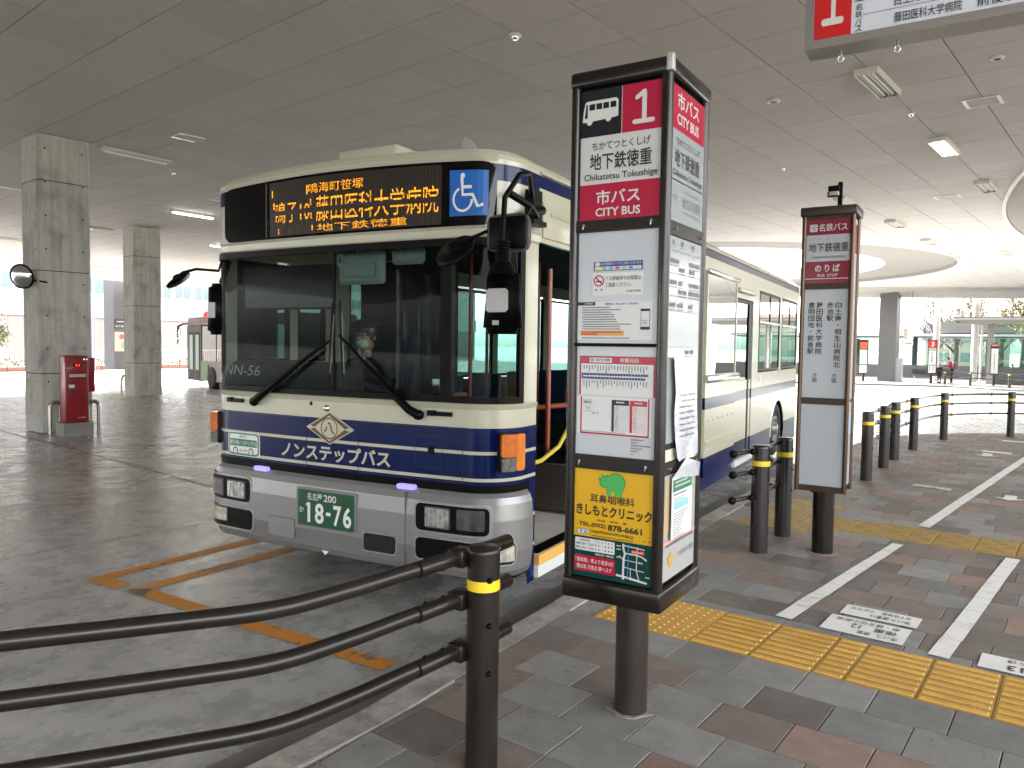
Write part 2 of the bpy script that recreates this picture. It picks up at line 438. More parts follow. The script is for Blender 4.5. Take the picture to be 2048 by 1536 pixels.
# ================================================================== GROUND
f = bmesh.new()
def gv(F_, s_):   # point at forward distance F_ and sideways s_
    x = -.53 * F_ + .848 * s_; y = .848 * F_ + .53 * s_
    return (x, y, -.15 - .011 * max(0, min(F_, 62) - 12))
mb = MB(); Fs = [-60, 12, 30, 62, 160, 900]; Ss = [-700, -60, 0, 60, 700]
for i in range(len(Fs) - 1):
    for j in range(len(Ss) - 1):
        mb.quad(gv(Fs[i], Ss[j]), gv(Fs[i], Ss[j + 1]), gv(Fs[i + 1], Ss[j + 1]), gv(Fs[i + 1], Ss[j]), CONC)
road = struct(mb.build('road'))
# saw-cut joints and tyre scuffs on the slab
JO = mat('slab_joint', (.03, .022, .018), .9)
mb = MB()
def gstrip(mb, a, b, wd, m, dz=.004, n=1, base=-.15):
    a = Vector((a[0], a[1])); b = Vector((b[0], b[1])); t = (b - a).normalized(); nn = Vector((-t.y, t.x)) * wd / 2
    P = [a + (b - a) * i / n for i in range(n + 1)]
    for p, q in zip(P, P[1:]):
        z0 = gz(p.x, p.y, base) + dz; z1 = gz(q.x, q.y, base) + dz
        mb.quad((p.x + nn.x, p.y + nn.y, z0), (q.x + nn.x, q.y + nn.y, z1), (q.x - nn.x, q.y - nn.y, z1), (p.x - nn.x, p.y - nn.y, z0), m)
jd = Vector((.171, .985)); jn = Vector((.985, -.171))
for k in range(-6, 1):
    o = Vector((-6.63, 2.98)) + jn * (k * 5.2 if k else 0)
    gstrip(mb, o - jd * 6, o + jd * 38, .012 + .003 * abs(k), JO, n=6)
for k in range(0, 6):
    o = Vector((-6.3, 5.6)) + jd * (k * 5.6)
    gstrip(mb, o + jn * -.6, o - jn * 34, .02, JO, n=6)
mb.build('slab_joint', road)
ORP = worn('worn_orange_paint', (.62, .24, .025), (.13, .12, .10), 4.5, .40, .44)
mb = MB()
gstrip(mb, (-5.50, 3.06), (-5.40, 9.2), .13, ORP); gstrip(mb, (-5.445, 3.115), (-5.18, 3.115), .13, ORP)
gstrip(mb, (-5.02, 3.07), (-4.90, 9.0), .13, ORP); gstrip(mb, (-4.965, 3.125), (-2.72, 3.13), .13, ORP)
mb.build('orange_line', road)
SUNW = mat('painted_sun_streak', (.62, .60, .52), .6, var=.3)  # pale strips stand for streaks of sunlight, painted on the far road
mb = MB()
for a, b, wd in (((-9, 40), (4, 33), .5), ((-6, 47), (5, 39), .35)):
    gstrip(mb, a, b, wd, SUNW, n=4)
gstrip(mb, (-14, 46.8), (-7.2, 51.2), .3, mat('yellow_lane_paint', (.75, .55, .18), .6), n=2)
mb.build('lane_and_sun_streak', road)

# ------------------------------------------------------------------ sidewalk slab and kerb
CURVE = [(-2.3, -9), (-2.2, 1.0), (-2.18, 1.9), (-2.13, 2.4), (-2.13, 9.5), (-2.08, 11.5), (-1.98, 13), (-1.75, 14.6), (-1.3, 16.1), (-.5, 17.3), (.7, 18.1), (2.6, 18.9), (9, 20.5)]
PAVB = mat('paving_bed', (.30, .285, .26), .9, var=.3, scale=40)
top = [(x, y) for x, y in CURVE] + [(9, -9)]
mb = MB(); mb.prism(top, -.3, -.012, PAVB); sidewalk = struct(mb.build('sidewalk'))
KERB = worn('kerb_stone', (.40, .385, .345), (.20, .19, .17), 4, .38, .6, .8)
def offset_curve(c, d):
    o = []
    for i, p in enumerate(c):
        a = Vector(c[max(0, i - 1)]); b = Vector(c[min(len(c) - 1, i + 1)]); t = (b - a).normalized(); o.append((p[0] - t.y * d, p[1] + t.x * d))
    return o
def along(c, step):
    pts = [Vector(p) for p in c]; out = [pts[0]]; rem = step; i = 0; p = pts[0]
    while i < len(pts) - 1:
        d = (pts[i + 1] - p).length
        if d >= rem: p = p + (pts[i + 1] - p).normalized() * rem; out.append(p.copy()); rem = step
        else: rem -= d; i += 1; p = pts[i]
    return out
kp = along(CURVE, .6)
for i in range(len(kp) - 1):
    a, b = kp[i], kp[i + 1]; t = (b - a).normalized(); nn = Vector((-t.y, t.x)); g = t * .004
    q = [a + g, b - g, b - g + nn * .155, a + g + nn * .155]
    mb = MB(); h = random.uniform(-.003, .002)
    mb.prism([(p.x, p.y) for p in q], -.3, h, KERB)
    struct(mb.build('kerb_stone', sidewalk)); 
GROUT = mat('pale_grout', (.50, .48, .44), .9)
mb = MB()
for i in range(len(CURVE) - 1): gstrip(mb, CURVE[i], CURVE[i + 1], .008, GROUT, base=.15 - .15, dz=.0015)
mb.build('grout_line', sidewalk)
GUT = mat('smooth_gutter', (.26, .25, .225), .5, var=.25, scale=2)
mb = MB()
oc = offset_curve(CURVE, .158); oc2 = offset_curve(CURVE, .50)
for i in range(len(oc) - 1):
    mb.quad((*oc[i], -.145), (*oc[i + 1], -.145), (*oc2[i + 1], -.145), (*oc2[i], -.145), GUT)
mb.build('gutter', road)

# ------------------------------------------------------------------ paving tiles
TA_ = R(-4.93); tA = Vector((-math.sin(TA_), math.cos(TA_))); tB = Vector((math.cos(TA_), math.sin(TA_)))
def tw(b, a): return (tB.x * b + tA.x * a, tB.y * b + tA.y * a)
def tile_mat(nm, c, v=.22):
    return stone(nm, c)
TM = [tile_mat('tile_grey', (.245, .241, .228)), tile_mat('tile_mid_grey', (.185, .180, .169)), tile_mat('tile_brown', (.205, .166, .144)),
      tile_mat('tile_dark_brown', (.166, .141, .126)), tile_mat('tile_red_brown', (.265, .182, .150))]
TW = [.24, .09, .30, .23, .14]
LW, LH = .3185, .2915
cache = {}
def tile_mesh(poly, k, z):
    """chamfered stone: poly is in local coordinates"""
    cx = sum(p[0] for p in poly) / len(poly); cy = sum(p[1] for p in poly) / len(poly)
    n = len(poly); inn = []
    for p in poly:
        d = Vector((p[0] - cx, p[1] - cy)); L = d.length or 1; inn.append((p[0] - d.x / L * .003, p[1] - d.y / L * .003))
    vs = [(x, y, -.012) for x, y in poly] + [(x, y, z - .002) for x, y in poly] + [(x, y, z) for x, y in inn]
    fs = [(i, (i + 1) % n, n + (i + 1) % n, n + i) for i in range(n)] + [(n + i, n + (i + 1) % n, 2 * n + (i + 1) % n, 2 * n + i) for i in range(n)] + [tuple(range(2 * n, 3 * n))]
    return vs, fs
rows = []
a0 = 4.575
for k in range(-40, 9): rows.append((a0 + k * LH, a0 + (k + 1) * LH))
rows = [r for r in rows if r[1] <= 3.905 or r[0] >= 4.57]
# rows below the near tactile strip end at 3.90
rows = [(3.895 - (k + 1) * LH, 3.895 - k * LH) for k in range(0, 34)] + [(4.475, 4.575)]
rows += [(4.575 + k * LH, 4.575 + (k + 1) * LH) for k in range(8)] + [(4.575 + 8 * LH, 7.12)]
rows += [(7.71, 7.98)] + [(7.98 + k * LH, 7.98 + (k + 1) * LH) for k in range(46)]
TACT = []   # (b0, b1, a0, a1, kind)
def tact_here(b, a):
    if 3.895 < a < 4.475 and b > -2.31: return True
    if 7.12 < a < 7.71 and b > -2.56: return True
    if 6.83 < a < 8.36 and -2.575 < b < -1.94: return True
    return False
tiles = []
ph = {0: -1.379, 1: -1.18, 2: -1.27, 3: -1.14, 4: -1.33}
WHOLE = [(.002, .002), (LW - .002, .002), (LW - .002, LH - .002), (.002, LH - .002)]
prev = 0
for ri, (r0, r1) in enumerate(rows):
    off = ph.get(ri, -1.785 + (.0, .165, .02, .19, .08, .14)[ri % 6])
    for k in range(-14, 34):
        b0 = off + k * LW; b1 = b0 + LW
        if b1 < -3.6 or b0 > 8.5: continue
        cuts = [(b0, b1)]
        if 6.83 < (r0 + r1) / 2 < 8.36 and b0 < -1.94 and b1 > -2.575:
            cuts = [c for c in ((b0, min(b1, -2.575)), (max(b0, -1.94), b1)) if c[1] - c[0] > .02]
        for c0, c1 in cuts:
            P = [tw(c0 + .0025, r0 + .002), tw(c1 - .0025, r0 + .002), tw(c1 - .0025, r1 - .002), tw(c0 + .0025, r1 - .002)]
            cx, cy = tw((c0 + c1) / 2, (r0 + r1) / 2)
            if cy > 20.5 or cy < -8.8 or cx > 8.8: continue
            inside = True
            for i in range(len(CURVE) - 1):
                p, q = CURVE[i], CURVE[i + 1]
                tt = Vector((q[0] - p[0], q[1] - p[1])).normalized(); n_ = (tt.y, -tt.x)
                if cy < p[1] - .6 or cy > q[1] + .6:
                    if not (i == len(CURVE) - 2 and cx > 2): continue
                P = clip(P, p[0] + n_[0] * .004, p[1] + n_[1] * .004, *n_)
                if len(P) < 3: break
            if len(P) < 3: continue
            ar = abs(sum(P[i][0] * P[(i + 1) % len(P)][1] - P[(i + 1) % len(P)][0] * P[i][1] for i in range(len(P)))) / 2
            if ar < .0006: continue
            # colours run in loose bands as laid
            kk = random.choices(range(5), TW)[0]
            if r0 > 3.85 and r0 < 4.5: kk = 0
            if abs(r1 - 3.895) < .01: kk = random.choice([0, 0, 1])
            full = abs(ar - (LW - .005) * (LH - .004)) < 1e-5
            tiles.append((P, (cx, cy), kk, full))
def seen(p):
    u, v, d = toview((p[0], p[1], 0)); return d if (d > .3 and -60 < u < 2110 and v < 1600) else 1e6 + abs(p[1])
tiles.sort(key=lambda t: seen(t[1]))
far = MB()
for i, (P, c, kk, full) in enumerate(tiles):
    dz = random.uniform(-.0012, .0012)
    if i < 298:
        if full and (kk, 'f') in cache: me = cache[(kk, 'f')]; 
        else:
            L = [(p[0] - c[0], p[1] - c[1]) for p in P]
            vs, fs = tile_mesh(L, kk, 0); me = bpy.data.meshes.new('tile'); me.from_pydata(vs, [], fs); me.materials.append(TM[kk])
            if full: cache[(kk, 'f')] = me
        o = bpy.data.objects.new('tile', me); COL.objects.link(o); o.parent = sidewalk; o.location = (c[0], c[1], dz)
    else:
        vs, fs = tile_mesh(P, kk, dz); far.add(vs, fs, TM[kk])
struct(far.build('distant_tiles', sidewalk), 'stuff')

# ------------------------------------------------------------------ tactile blocks
TY = stone('tactile_yellow', (.63, .36, .075), .55, .45, .16, .07, .2)
TYD = mat('tactile_groove_shade', (.46, .275, .06), .7, var=.2, scale=14)  # browner ground between the bars: groove shade put into the colour
TY2 = mat('tactile_yellow_worn', (.36, .245, .085), .6, var=.35, scale=9, bump=.2, bscale=120)
def bar_block(w, h, m):
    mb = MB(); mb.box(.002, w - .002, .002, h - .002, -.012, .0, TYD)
    for k in range(4):
        y = h * (k + .5) / 4; mb.add([(.012, y - .019, 0), (w - .012, y - .019, 0), (w - .012, y + .019, 0), (.012, y + .019, 0),
            (.015, y - .0135, .006), (w - .015, y - .0135, .006), (w - .015, y + .0135, .006), (.015, y + .0135, .006)],
            [(4, 5, 6, 7), (0, 1, 5, 4), (1, 2, 6, 5), (2, 3, 7, 6), (3, 0, 4, 7)], m)
    return mb
def dot_block(w, h, m):
    mb = MB(); mb.box(.002, w - .002, .002, h - .002, -.012, .0, m)
    nx = max(1, round(w / .06)); ny = max(1, round(h / .06))
    for i in range(nx):
        for j in range(ny):
            x = w * (i + .5) / nx; y = h * (j + .5) / ny; n = 7
            r1 = [(x + .0115 * math.cos(6.283 * k / n), y + .0115 * math.sin(6.283 * k / n), 0) for k in range(n)]
            r2 = [(x + .007 * math.cos(6.283 * k / n), y + .007 * math.sin(6.283 * k / n), .005) for k in range(n)]
            mb.add(r1 + r2, [tuple(range(n, 2 * n))] + [(k, (k + 1) % n, n + (k + 1) % n, n + k) for k in range(n)], m)
    return mb
mc = {}
def place_block(kind, b, a, w, h, m):
    key = (kind, round(w, 3), round(h, 3), m.name)
    if key not in mc: mc[key] = (bar_block if kind == 'bar' else dot_block)(w, h, m).build('tactile_block', sidewalk); o = mc[key]
    else: o = mc[key].copy(); COL.objects.link(o)
    x, y = tw(b, a); o.location = (x, y, .0005); o.rotation_euler.z = TA_; o.parent = sidewalk
hh = .29
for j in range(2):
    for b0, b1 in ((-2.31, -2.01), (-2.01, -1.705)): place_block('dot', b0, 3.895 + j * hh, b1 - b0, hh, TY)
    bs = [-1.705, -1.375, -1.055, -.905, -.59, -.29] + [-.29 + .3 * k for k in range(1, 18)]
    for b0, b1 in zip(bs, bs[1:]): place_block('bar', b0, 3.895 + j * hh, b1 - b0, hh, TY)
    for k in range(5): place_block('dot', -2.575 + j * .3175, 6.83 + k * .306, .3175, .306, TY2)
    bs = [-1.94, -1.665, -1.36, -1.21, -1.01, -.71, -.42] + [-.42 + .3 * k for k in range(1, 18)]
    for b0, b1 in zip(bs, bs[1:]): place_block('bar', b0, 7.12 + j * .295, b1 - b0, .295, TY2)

# ------------------------------------------------------------------ painted queue lines and notes on the paving
LINEW = worn('white_line_tape', (.80, .80, .77), (.52, .51, .48), 7, .30, .46, .6)
mb = MB()
def qstrip(mb, a, b, wa, wb, n, m):
    a = Vector(a); b = Vector(b); t = (b - a).normalized(); nn = Vector((-t.y, t.x))
    for i in range(n):
        p = a + (b - a) * (i / n) + t * .002; q = a + (b - a) * ((i + 1) / n) - t * .002
        w0 = (wa + (wb - wa) * i / n) / 2; w1 = (wa + (wb - wa) * (i + 1) / n) / 2; j = nn * random.uniform(-.003, .003)
        mb.poly([(*(p + nn * w0 + j), .006), (*(q + nn * w1 + j), .006), (*(q - nn * w1 + j), .006), (*(p - nn * w0 + j), .006)], m)
qstrip(mb, (-1.01, 4.688), (-.62, 7.03), .10, .085, 8, LINEW)
qstrip(mb, (-.19, 4.545), (.177, 7.052), .10, .095, 8, LINEW)
qstrip(mb, (-.49, 7.86), (.50, 14.2), .10, .10, 20, LINEW)
qstrip(mb, (.32, 7.75), (1.3, 14.2), .10, .10, 20, LINEW)
mb.build('white_line', sidewalk)
NOTE = mat('notice_sheet', (.80, .80, .78), .5, var=.08, scale=6)
NOTE2 = worn('faded_notice', (.60, .57, .50), (.34, .26, .19), 10, .42, .5)
def note(b0, b1, a0, a1, lines, sk=0):
    # lettering reads from the far side
    mb = MB(); mb.poly([(*tw(b0, a0), .0065), (*tw(b1, a0), .0065), (*tw(b1, a1), .0065), (*tw(b0, a1), .0065)], NOTE)
    fr = lambda u, v: (*tw(b1 - u * (b1 - b0), a1 - v * (a1 - a0)), .0085)
    for st, u0, u1, v0, v1, bo in lines: mb.text(st, u0, u1, v0, v1, INK, fr, bo)
    return mb.build('floor_notice', sidewalk)
note(-1.165, -.745, 4.885, 5.085, [('市バス 徳重13', .1, .62, .55, .86, .02), ('地下鉄徳重', .12, .5, .14, .42, .01), ('平針住宅', .6, .92, .14, .42, .01)])
note(-1.195, -.76, 4.555, 4.84, [('市バス', .08, .33, .70, .9, .02), ('徳重', .4, .56, .70, .9, .02), ('12', .56, .68, .36, .62, .03), ('原・緑文化小劇場', .12, .9, .1, .3, .015), ('徳重', .12, .4, .38, .62, .02)])
note(-.405, -.02, 4.50, 4.715, [('徳重', .1, .4, .5, .86, .02), ('13', .5, .68, .5, .86, .03), ('徳重ゆき', .12, .7, .1, .36, .015)])
mb = MB(); mb.poly([(*tw(-1.652, 10.107), .006), (*tw(-1.643, 10.249), .006), (*tw(-1.236, 10.169), .006), (*tw(-1.245, 10.0), .006)], NOTE2)
mb.build('floor_notice', sidewalk)
mb = MB()
def arrow(b, a, s, dirn=1):
    P = [(-.16, 0), (0, -.15), (.16, 0), (.06, 0), (.06, .22), (-.06, .22), (-.06, 0)]
    mb.poly([(*tw(b + p[0] * s, a + p[1] * s), .006) for p in P], LINEW)
arrow(-.66, 9.93, .95); arrow(-1.25, 13.85, 1.1); arrow(.1, 10.3, 1)
for b0, b1, a0_, a1_ in ((-1.36, -.96, 14.3, 14.5), (-1.24, -.7, 16.25, 16.45)):
    mb.poly([(*tw(b0, a0_), .006), (*tw(b1, a0_ - .05), .006), (*tw(b1, a1_ - .05), .006), (*tw(b0, a1_), .006)], LINEW)
mb.build('painted_arrow', sidewalk)

# ================================================================== CEILING
CZ = 5.4; CA = R(-7.9)
cA = Vector((-math.sin(CA), math.cos(CA))); cB = Vector((math.cos(CA), math.sin(CA)))
def cw(b, a): return (cB.x * b + cA.x * a, cB.y * b + cA.y * a)
HOLES = [(-12.6, 37.8, 11.1, 11.1)]
def in_roof(x, y):
    F_ = fwd(x, y); s_ = .848 * x + .53 * y
    if F_ > 50.5 or F_ < -26: return False
    if x > 6 and F_ < 36: return False
    if x < -43.5: return False
    return x * x + y * y < 70 ** 2
ceiling = bpy.data.objects.new('ceiling', None); COL.objects.link(ceiling); struct(ceiling)
slab = MB(); pan = MB(); near = []
PB, PA = .995, .985
for i in range(-75, 60):
    for j in range(-75, 80):
        b0 = -5.17 + i * PB; a0 = 6.36 + j * PA
        x, y = cw(b0 + PB / 2, a0 + PA / 2)
        if not in_roof(x, y): continue
        if any(math.hypot(x - h[0], y - h[1]) < h[2] + .75 for h in HOLES): continue
        slab.quad((*cw(b0, a0), CZ + .014), (*cw(b0 + PB, a0), CZ + .014), (*cw(b0 + PB, a0 + PA), CZ + .014), (*cw(b0, a0 + PA), CZ + .014), PLEN)
        u, v, d = toview((x, y, CZ))
        vis = d > .5 and -120 < u < 2170 and -150 < v
        near.append((d if vis else 1e5 + x * x, b0, a0))
near.sort()
pm = None
for n_, (d, b0, a0) in enumerate(near):
    g = .0065; z = CZ + random.uniform(-.0008, .0008)
    if n_ < 298:
        if pm is None:
            q = MB(); q.box(g, PB - g, g, PA - g, 0, .013, CEILM); o = q.build('ceiling_panel', ceiling); pm = o
        else: o = pm.copy(); COL.objects.link(o); o.parent = ceiling
        o.location = (*cw(b0, a0), z); o.rotation_euler.z = CA
    else:
        P = [cw(b0 + g, a0 + g), cw(b0 + PB - g, a0 + g), cw(b0 + PB - g, a0 + PA - g), cw(b0 + g, a0 + PA - g)]
        pan.poly([(*p, z) for p in P], CEILM)
struct(slab.build('ceiling_deck', ceiling)); struct(pan.build('distant_panels', ceiling), 'stuff')
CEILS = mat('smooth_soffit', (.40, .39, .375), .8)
RINGM = mat('skylight_reveal_shade', (.27, .262, .25), .8)  # darker than the boards: shading inside the recess put into its colour
mb = MB()
h = HOLES[0]; N = 72
for k in range(N):
    c0, s0, c1, s1 = math.cos(6.2832 * k / N), math.sin(6.2832 * k / N), math.cos(6.2832 * (k + 1) / N), math.sin(6.2832 * (k + 1) / N)
    ring = lambda r, c, s, z, ox=0, oy=0: (h[0] + ox + r * c, h[1] + oy + r * s, z)
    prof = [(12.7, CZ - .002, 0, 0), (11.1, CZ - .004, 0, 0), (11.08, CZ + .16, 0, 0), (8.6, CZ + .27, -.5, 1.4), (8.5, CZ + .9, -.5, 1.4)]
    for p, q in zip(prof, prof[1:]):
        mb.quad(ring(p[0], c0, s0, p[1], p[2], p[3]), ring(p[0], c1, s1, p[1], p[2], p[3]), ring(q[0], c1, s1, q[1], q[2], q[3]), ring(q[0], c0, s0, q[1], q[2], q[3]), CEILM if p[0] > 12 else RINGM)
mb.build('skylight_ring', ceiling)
# shallow oval drop panel at the right edge, with a pale rim
mb = MB(); N = 96
el = lambda k, e, z: (6.05 + (6.05 - e) * math.cos(6.2832 * k / N), 24.0 + (14 - e) * math.sin(6.2832 * k / N), z)
DROP = mat('drop_panel', (.27, .26, .25), .8)
for k in range(N):
    mb.quad(el(k, 0, CZ - .06), el(k + 1, 0, CZ - .06), el(k + 1, .09, CZ - .06), el(k, .09, CZ - .06), mat('pale_rim', (.62, .60, .56), .5))
    mb.quad(el(k, 0, CZ - .06), el(k + 1, 0, CZ - .06), el(k + 1, 0, CZ), el(k, 0, CZ), MATS['pale_rim'])
    mb.add([el(k, .09, CZ - .03), el(k + 1, .09, CZ - .03), (6.05, 24, CZ - .03)], [(0, 1, 2)], DROP)
mb.build('oval_drop_panel', ceiling)
# fascia round the far edge of the roof
mb = MB(); E = []
for k in range(0, 60):
    an = R(88 + k * 1.6); r = 52
    E.append((r * math.cos(an) * 1, r * math.sin(an)))
edge = [(12, 62.5), (1.5, 60.5), (-7.5, 56.5), (-16, 51), (-24, 46), (-33, 41.5), (-41, 37), (-44.4, 33), (-44.4, 24), (-44.4, 10), (-44.4, -10)]
for p, q in zip(edge, edge[1:]):
    n_ = Vector((q[1] - p[1], -(q[0] - p[0]))).normalized()
    if n_.dot(Vector(p)) > 0: n_ = -n_
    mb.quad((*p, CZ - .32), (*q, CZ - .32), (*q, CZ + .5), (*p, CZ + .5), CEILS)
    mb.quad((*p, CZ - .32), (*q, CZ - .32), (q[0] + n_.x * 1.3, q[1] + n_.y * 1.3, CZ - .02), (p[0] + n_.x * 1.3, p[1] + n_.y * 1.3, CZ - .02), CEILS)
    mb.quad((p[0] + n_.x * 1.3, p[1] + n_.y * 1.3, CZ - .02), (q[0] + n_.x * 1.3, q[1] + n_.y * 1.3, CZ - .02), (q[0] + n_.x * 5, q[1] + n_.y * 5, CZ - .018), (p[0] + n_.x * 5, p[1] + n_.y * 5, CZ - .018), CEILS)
mb.build('roof_fascia', ceiling)

# ------------------------------------------------------------------ ceiling lights
def twin_light(lit):
    t = thing('ceiling_light', '', 'ceiling light')
    mb = MB(); W, L = .30, 1.25
    mb.box(-W / 2, W / 2, 0, L, -.03, 0, LAMPW)
    for x0, x1 in ((-W / 2, -W / 2 + .012), (W / 2 - .012, W / 2)): mb.box(x0, x1, 0, L, -.085, -.03, LAMPW)
    for y0, y1 in ((0, .012), (L - .012, L)): mb.box(-W / 2 + .012, W / 2 - .012, y0, y1, -.085, -.03, LAMPW)
    # three reflector ridges
    for xc, w_ in ((-.105, .05), (0, .06), (.105, .05)):
        mb.add([(xc - w_ / 2, .02, -.031), (xc + w_ / 2, .02, -.031), (xc, .02, -.068), (xc - w_ / 2, L - .02, -.031), (xc + w_ / 2, L - .02, -.031), (xc, L - .02, -.068)],
               [(0, 2, 5, 3), (2, 1, 4, 5), (0, 1, 2), (3, 5, 4)], LAMPW)
    mb.build('housing', t)
    for xc in (-.06, .06):
        q = MB(); q.tube([(xc, .06, -.058), (xc, L - .06, -.058)], .013, LIT if lit else UNLIT, 10); q.build('tube', t)
        if not lit:
            pass
    q = MB()
    for xc in (-.06, .06):
        for y in (.035, L - .035): q.box(xc - .015, xc + .015, y - .02, y + .02, -.075, -.031, BLACK)
    q.build('lampholder', t)
    return t
def bar_light(lit):
    t = thing('ceiling_light', '', 'ceiling light')
    q = MB(); q.box(-.11, .11, 0, 1.45, -.028, 0, LAMPW)
    q.add([(-.11, 0, -.028), (.11, 0, -.028), (.11, 1.45, -.028), (-.11, 1.45, -.028), (-.045, .03, -.06), (.045, .03, -.06), (.045, 1.42, -.06), (-.045, 1.42, -.06)],
          [(4, 5, 6, 7), (0, 1, 5, 4), (1, 2, 6, 5), (2, 3, 7, 6), (3, 0, 4, 7)], LAMPW); q.build('housing', t)
    q = MB(); q.tube([(0, .08, -.078), (0, 1.37, -.078)], .016, LIT if lit else UNLIT, 10); q.build('tube', t)
    return t
tl = {}
def put_twin(x, y, lit, label, grp='twin-tube lights in the right-hand rows'):
    s_ = 5.4 / 5.3 * 1.0
    x, y = x * 3.8 / 3.7, y * 3.8 / 3.7
    if lit not in tl: tl[lit] = twin_light(lit); o = tl[lit]; o.location = (x, y, CZ - .002); o.rotation_euler.z = CA + R(0); o['label'] = label; o['group'] = grp
    else: dup(tl[lit], (x, y, CZ - .002), CA, label, grp)
put_twin(-1.585, 11.18, False, 'unlit twin-tube ceiling light nearest the hanging route board')
put_twin(-1.0, 15.38, True, 'brightly lit twin-tube ceiling light, the only glowing one in its row')
put_twin(-.40, 19.62, False, 'unlit twin-tube ceiling light beside the oval ceiling panel')
put_twin(-3.35, 20.1, False, 'twin-tube ceiling light seen right behind the top of the maroon bus stop sign')
put_twin(-2.68, 24.36, False, 'twin-tube ceiling light just right of the farther bus stop sign')
put_twin(-2.1, 28.9, False, 'second twin-tube ceiling light going away to the right of the farther sign')
put_twin(-1.55, 33.5, False, 'third small twin-tube ceiling light going away from the farther sign')
put_twin(-1.0, 37.8, True, 'small lit ceiling light low over the far platform')
put_twin(.15, 33.5, False, 'small ceiling light near the right edge below the oval panel')
bl = {}
def put_bar(x, y, lit, label):
    x, y = x * 3.8 / 3.7, y * 3.8 / 3.7
    if lit not in bl: bl[lit] = bar_light(lit); o = bl[lit]; o.location = (x, y, CZ - .002); o.rotation_euler.z = R(-3); o['label'] = label; o['group'] = 'single-tube lights over the bus bays'
    else: dup(bl[lit], (x, y, CZ - .002), R(-3), label, 'single-tube lights over the bus bays')
put_bar(-14.7, 8.5, False, 'unlit single-tube ceiling light beside the nearest concrete pillar')
put_bar(-19.9, 13.5, True, 'lit single-tube ceiling light just left of the bus roof')
put_bar(-25.5, 18.9, True, 'small lit ceiling light touching the bus roof corner')
put_bar(-20.45, 8.6, False, 'ceiling light cut by the left edge of the picture')
put_bar(-25.4, 13.6, False, 'thin unlit ceiling light between the two concrete pillars')
put_bar(-30.6, 18.6, False, 'faint far ceiling light right of the second pillar')
put_bar(-31, 14, False, 'faint far ceiling light left of the nearest pillar')
# white-edged hatches
def hatch(x, y, sx, sy, label):
    t = thing('ceiling_hatch', label, 'ceiling hatch', (x * 3.8 / 3.7, y * 3.8 / 3.7, CZ - .004), CA, 'white-edged ceiling hatches')
    q = MB()
    for x0, x1, y0, y1 in ((0, .05, 0, sy), (sx - .05, sx, 0, sy), (.05, sx - .05, 0, .012), (.05, sx - .05, sy - .012, sy)): q.box(x0, x1, y0, y1, -.012, 0, WHITE)
    q.build('frame', t); q = MB(); q.box(.052, sx - .052, .014, sy - .014, -.004, 0, CEILM); q.build('cover', t)
hatch(-.57, 13.33, .50, .47, 'white-edged ceiling hatch on the right, near the lit twin-tube light')
hatch(-1.42, 21.15, .55, .5, 'white-edged ceiling hatch far right, above the farther sign')
hatch(-12.86, 8.72, .44, .48, 'white-edged ceiling hatch left of the bus, by the nearest pillar')
hatch(-17.6, 13.0, .55, .5, 'pale ceiling hatch above the second pillar')
def det(x, y, r, label, dark=False):
    t = thing('smoke_detector' if not dark else 'ceiling_speaker', label, 'smoke detector' if not dark else 'speaker', (x * 3.8 / 3.7, y * 3.8 / 3.7, CZ))
    q = MB(); q.lathe([(r * .98, 0), (r, -.012), (r * .96, -.022), (r * .55, -.03)], LAMPW); q.build('base_ring', t)
    q = MB()
    if dark: q.lathe([(.0, -.024), (r * .62, -.026)], BLACK)
    else: q.lathe([(r * .6, -.028), (r * .55, -.055), (r * .3, -.065), (0, -.066)], CHROME)
    q.build('grille' if dark else 'sensor', t)
det(-5.0, 7.96, .075, 'white domed smoke detector on the ceiling above the bus')
det(-1.25, 13.62, .06, 'smoke detector between the two right-hand twin-tube lights')
det(-3.81, 16.45, .055, 'smoke detector left of the farther sign top')
det(-2.95, 11.97, .10, 'round dark ceiling speaker with white rim right of the near sign', True)
det(-.12, 11.6, .08, 'round ceiling speaker near the top right corner', True)
det(-15.5, 10.6, .06, 'smoke detector beyond the unlit left light')

# ================================================================== PILLARS
def pillar(c, w_, d_, base, label):
    t = thing('concrete_pillar', label, 'pillar', (c[0], c[1], base), CA, 'bare concrete pillars in the bus bays')
    H_ = CZ - base
    lifts = [0, 1.12, 3.05, 4.72, H_] if H_ > 5.4 else [0, 1.2, 3.1, 4.7, H_]
    ch = .035
    P = [(-ch, 0), (-w_ + ch, 0), (-w_, ch), (-w_, d_ - ch), (-w_ + ch, d_), (-ch, d_), (0, d_ - ch), (0, ch)]
    mb = MB()
    Pi = [(p[0] * .972 - w_ * .014, p[1] * .972 + d_ * .014) for p in P]
    for a, b in zip(lifts, lifts[1:]):
        mb.prism(P, a + .009, b - .009, PILC); mb.prism(Pi, b - .009, b + .009 if b < H_ else b, mat('form_joint', (.07, .066, .058), .9))
    mb.build('shaft', t)
    q = MB(); HO = mat('tie_hole', (.04, .038, .032), .9)
    zz = .35
    while zz < H_ - .15:
        for y in (.14, d_ - .14): q.tube([(.0005, y, zz), (.002, y, zz)], .018, HO, 8)
        for x in (-.12, -w_ + .12): q.tube([(x, -.002, zz), (x, -.0005, zz)], .018, HO, 8)
        zz += .62
    struct(q.build('tie_hole', t), 'stuff')
    return t
p1 = onG(82, 867); pillar((p1.x, p1.y), .82, .93, p1.z, 'nearest square concrete pillar with convex mirror and red cabinet against it')
p2 = onG(270, 793); pillar((p2.x, p2.y), .82, .93, p2.z, 'second concrete pillar between the first pillar and the bus')

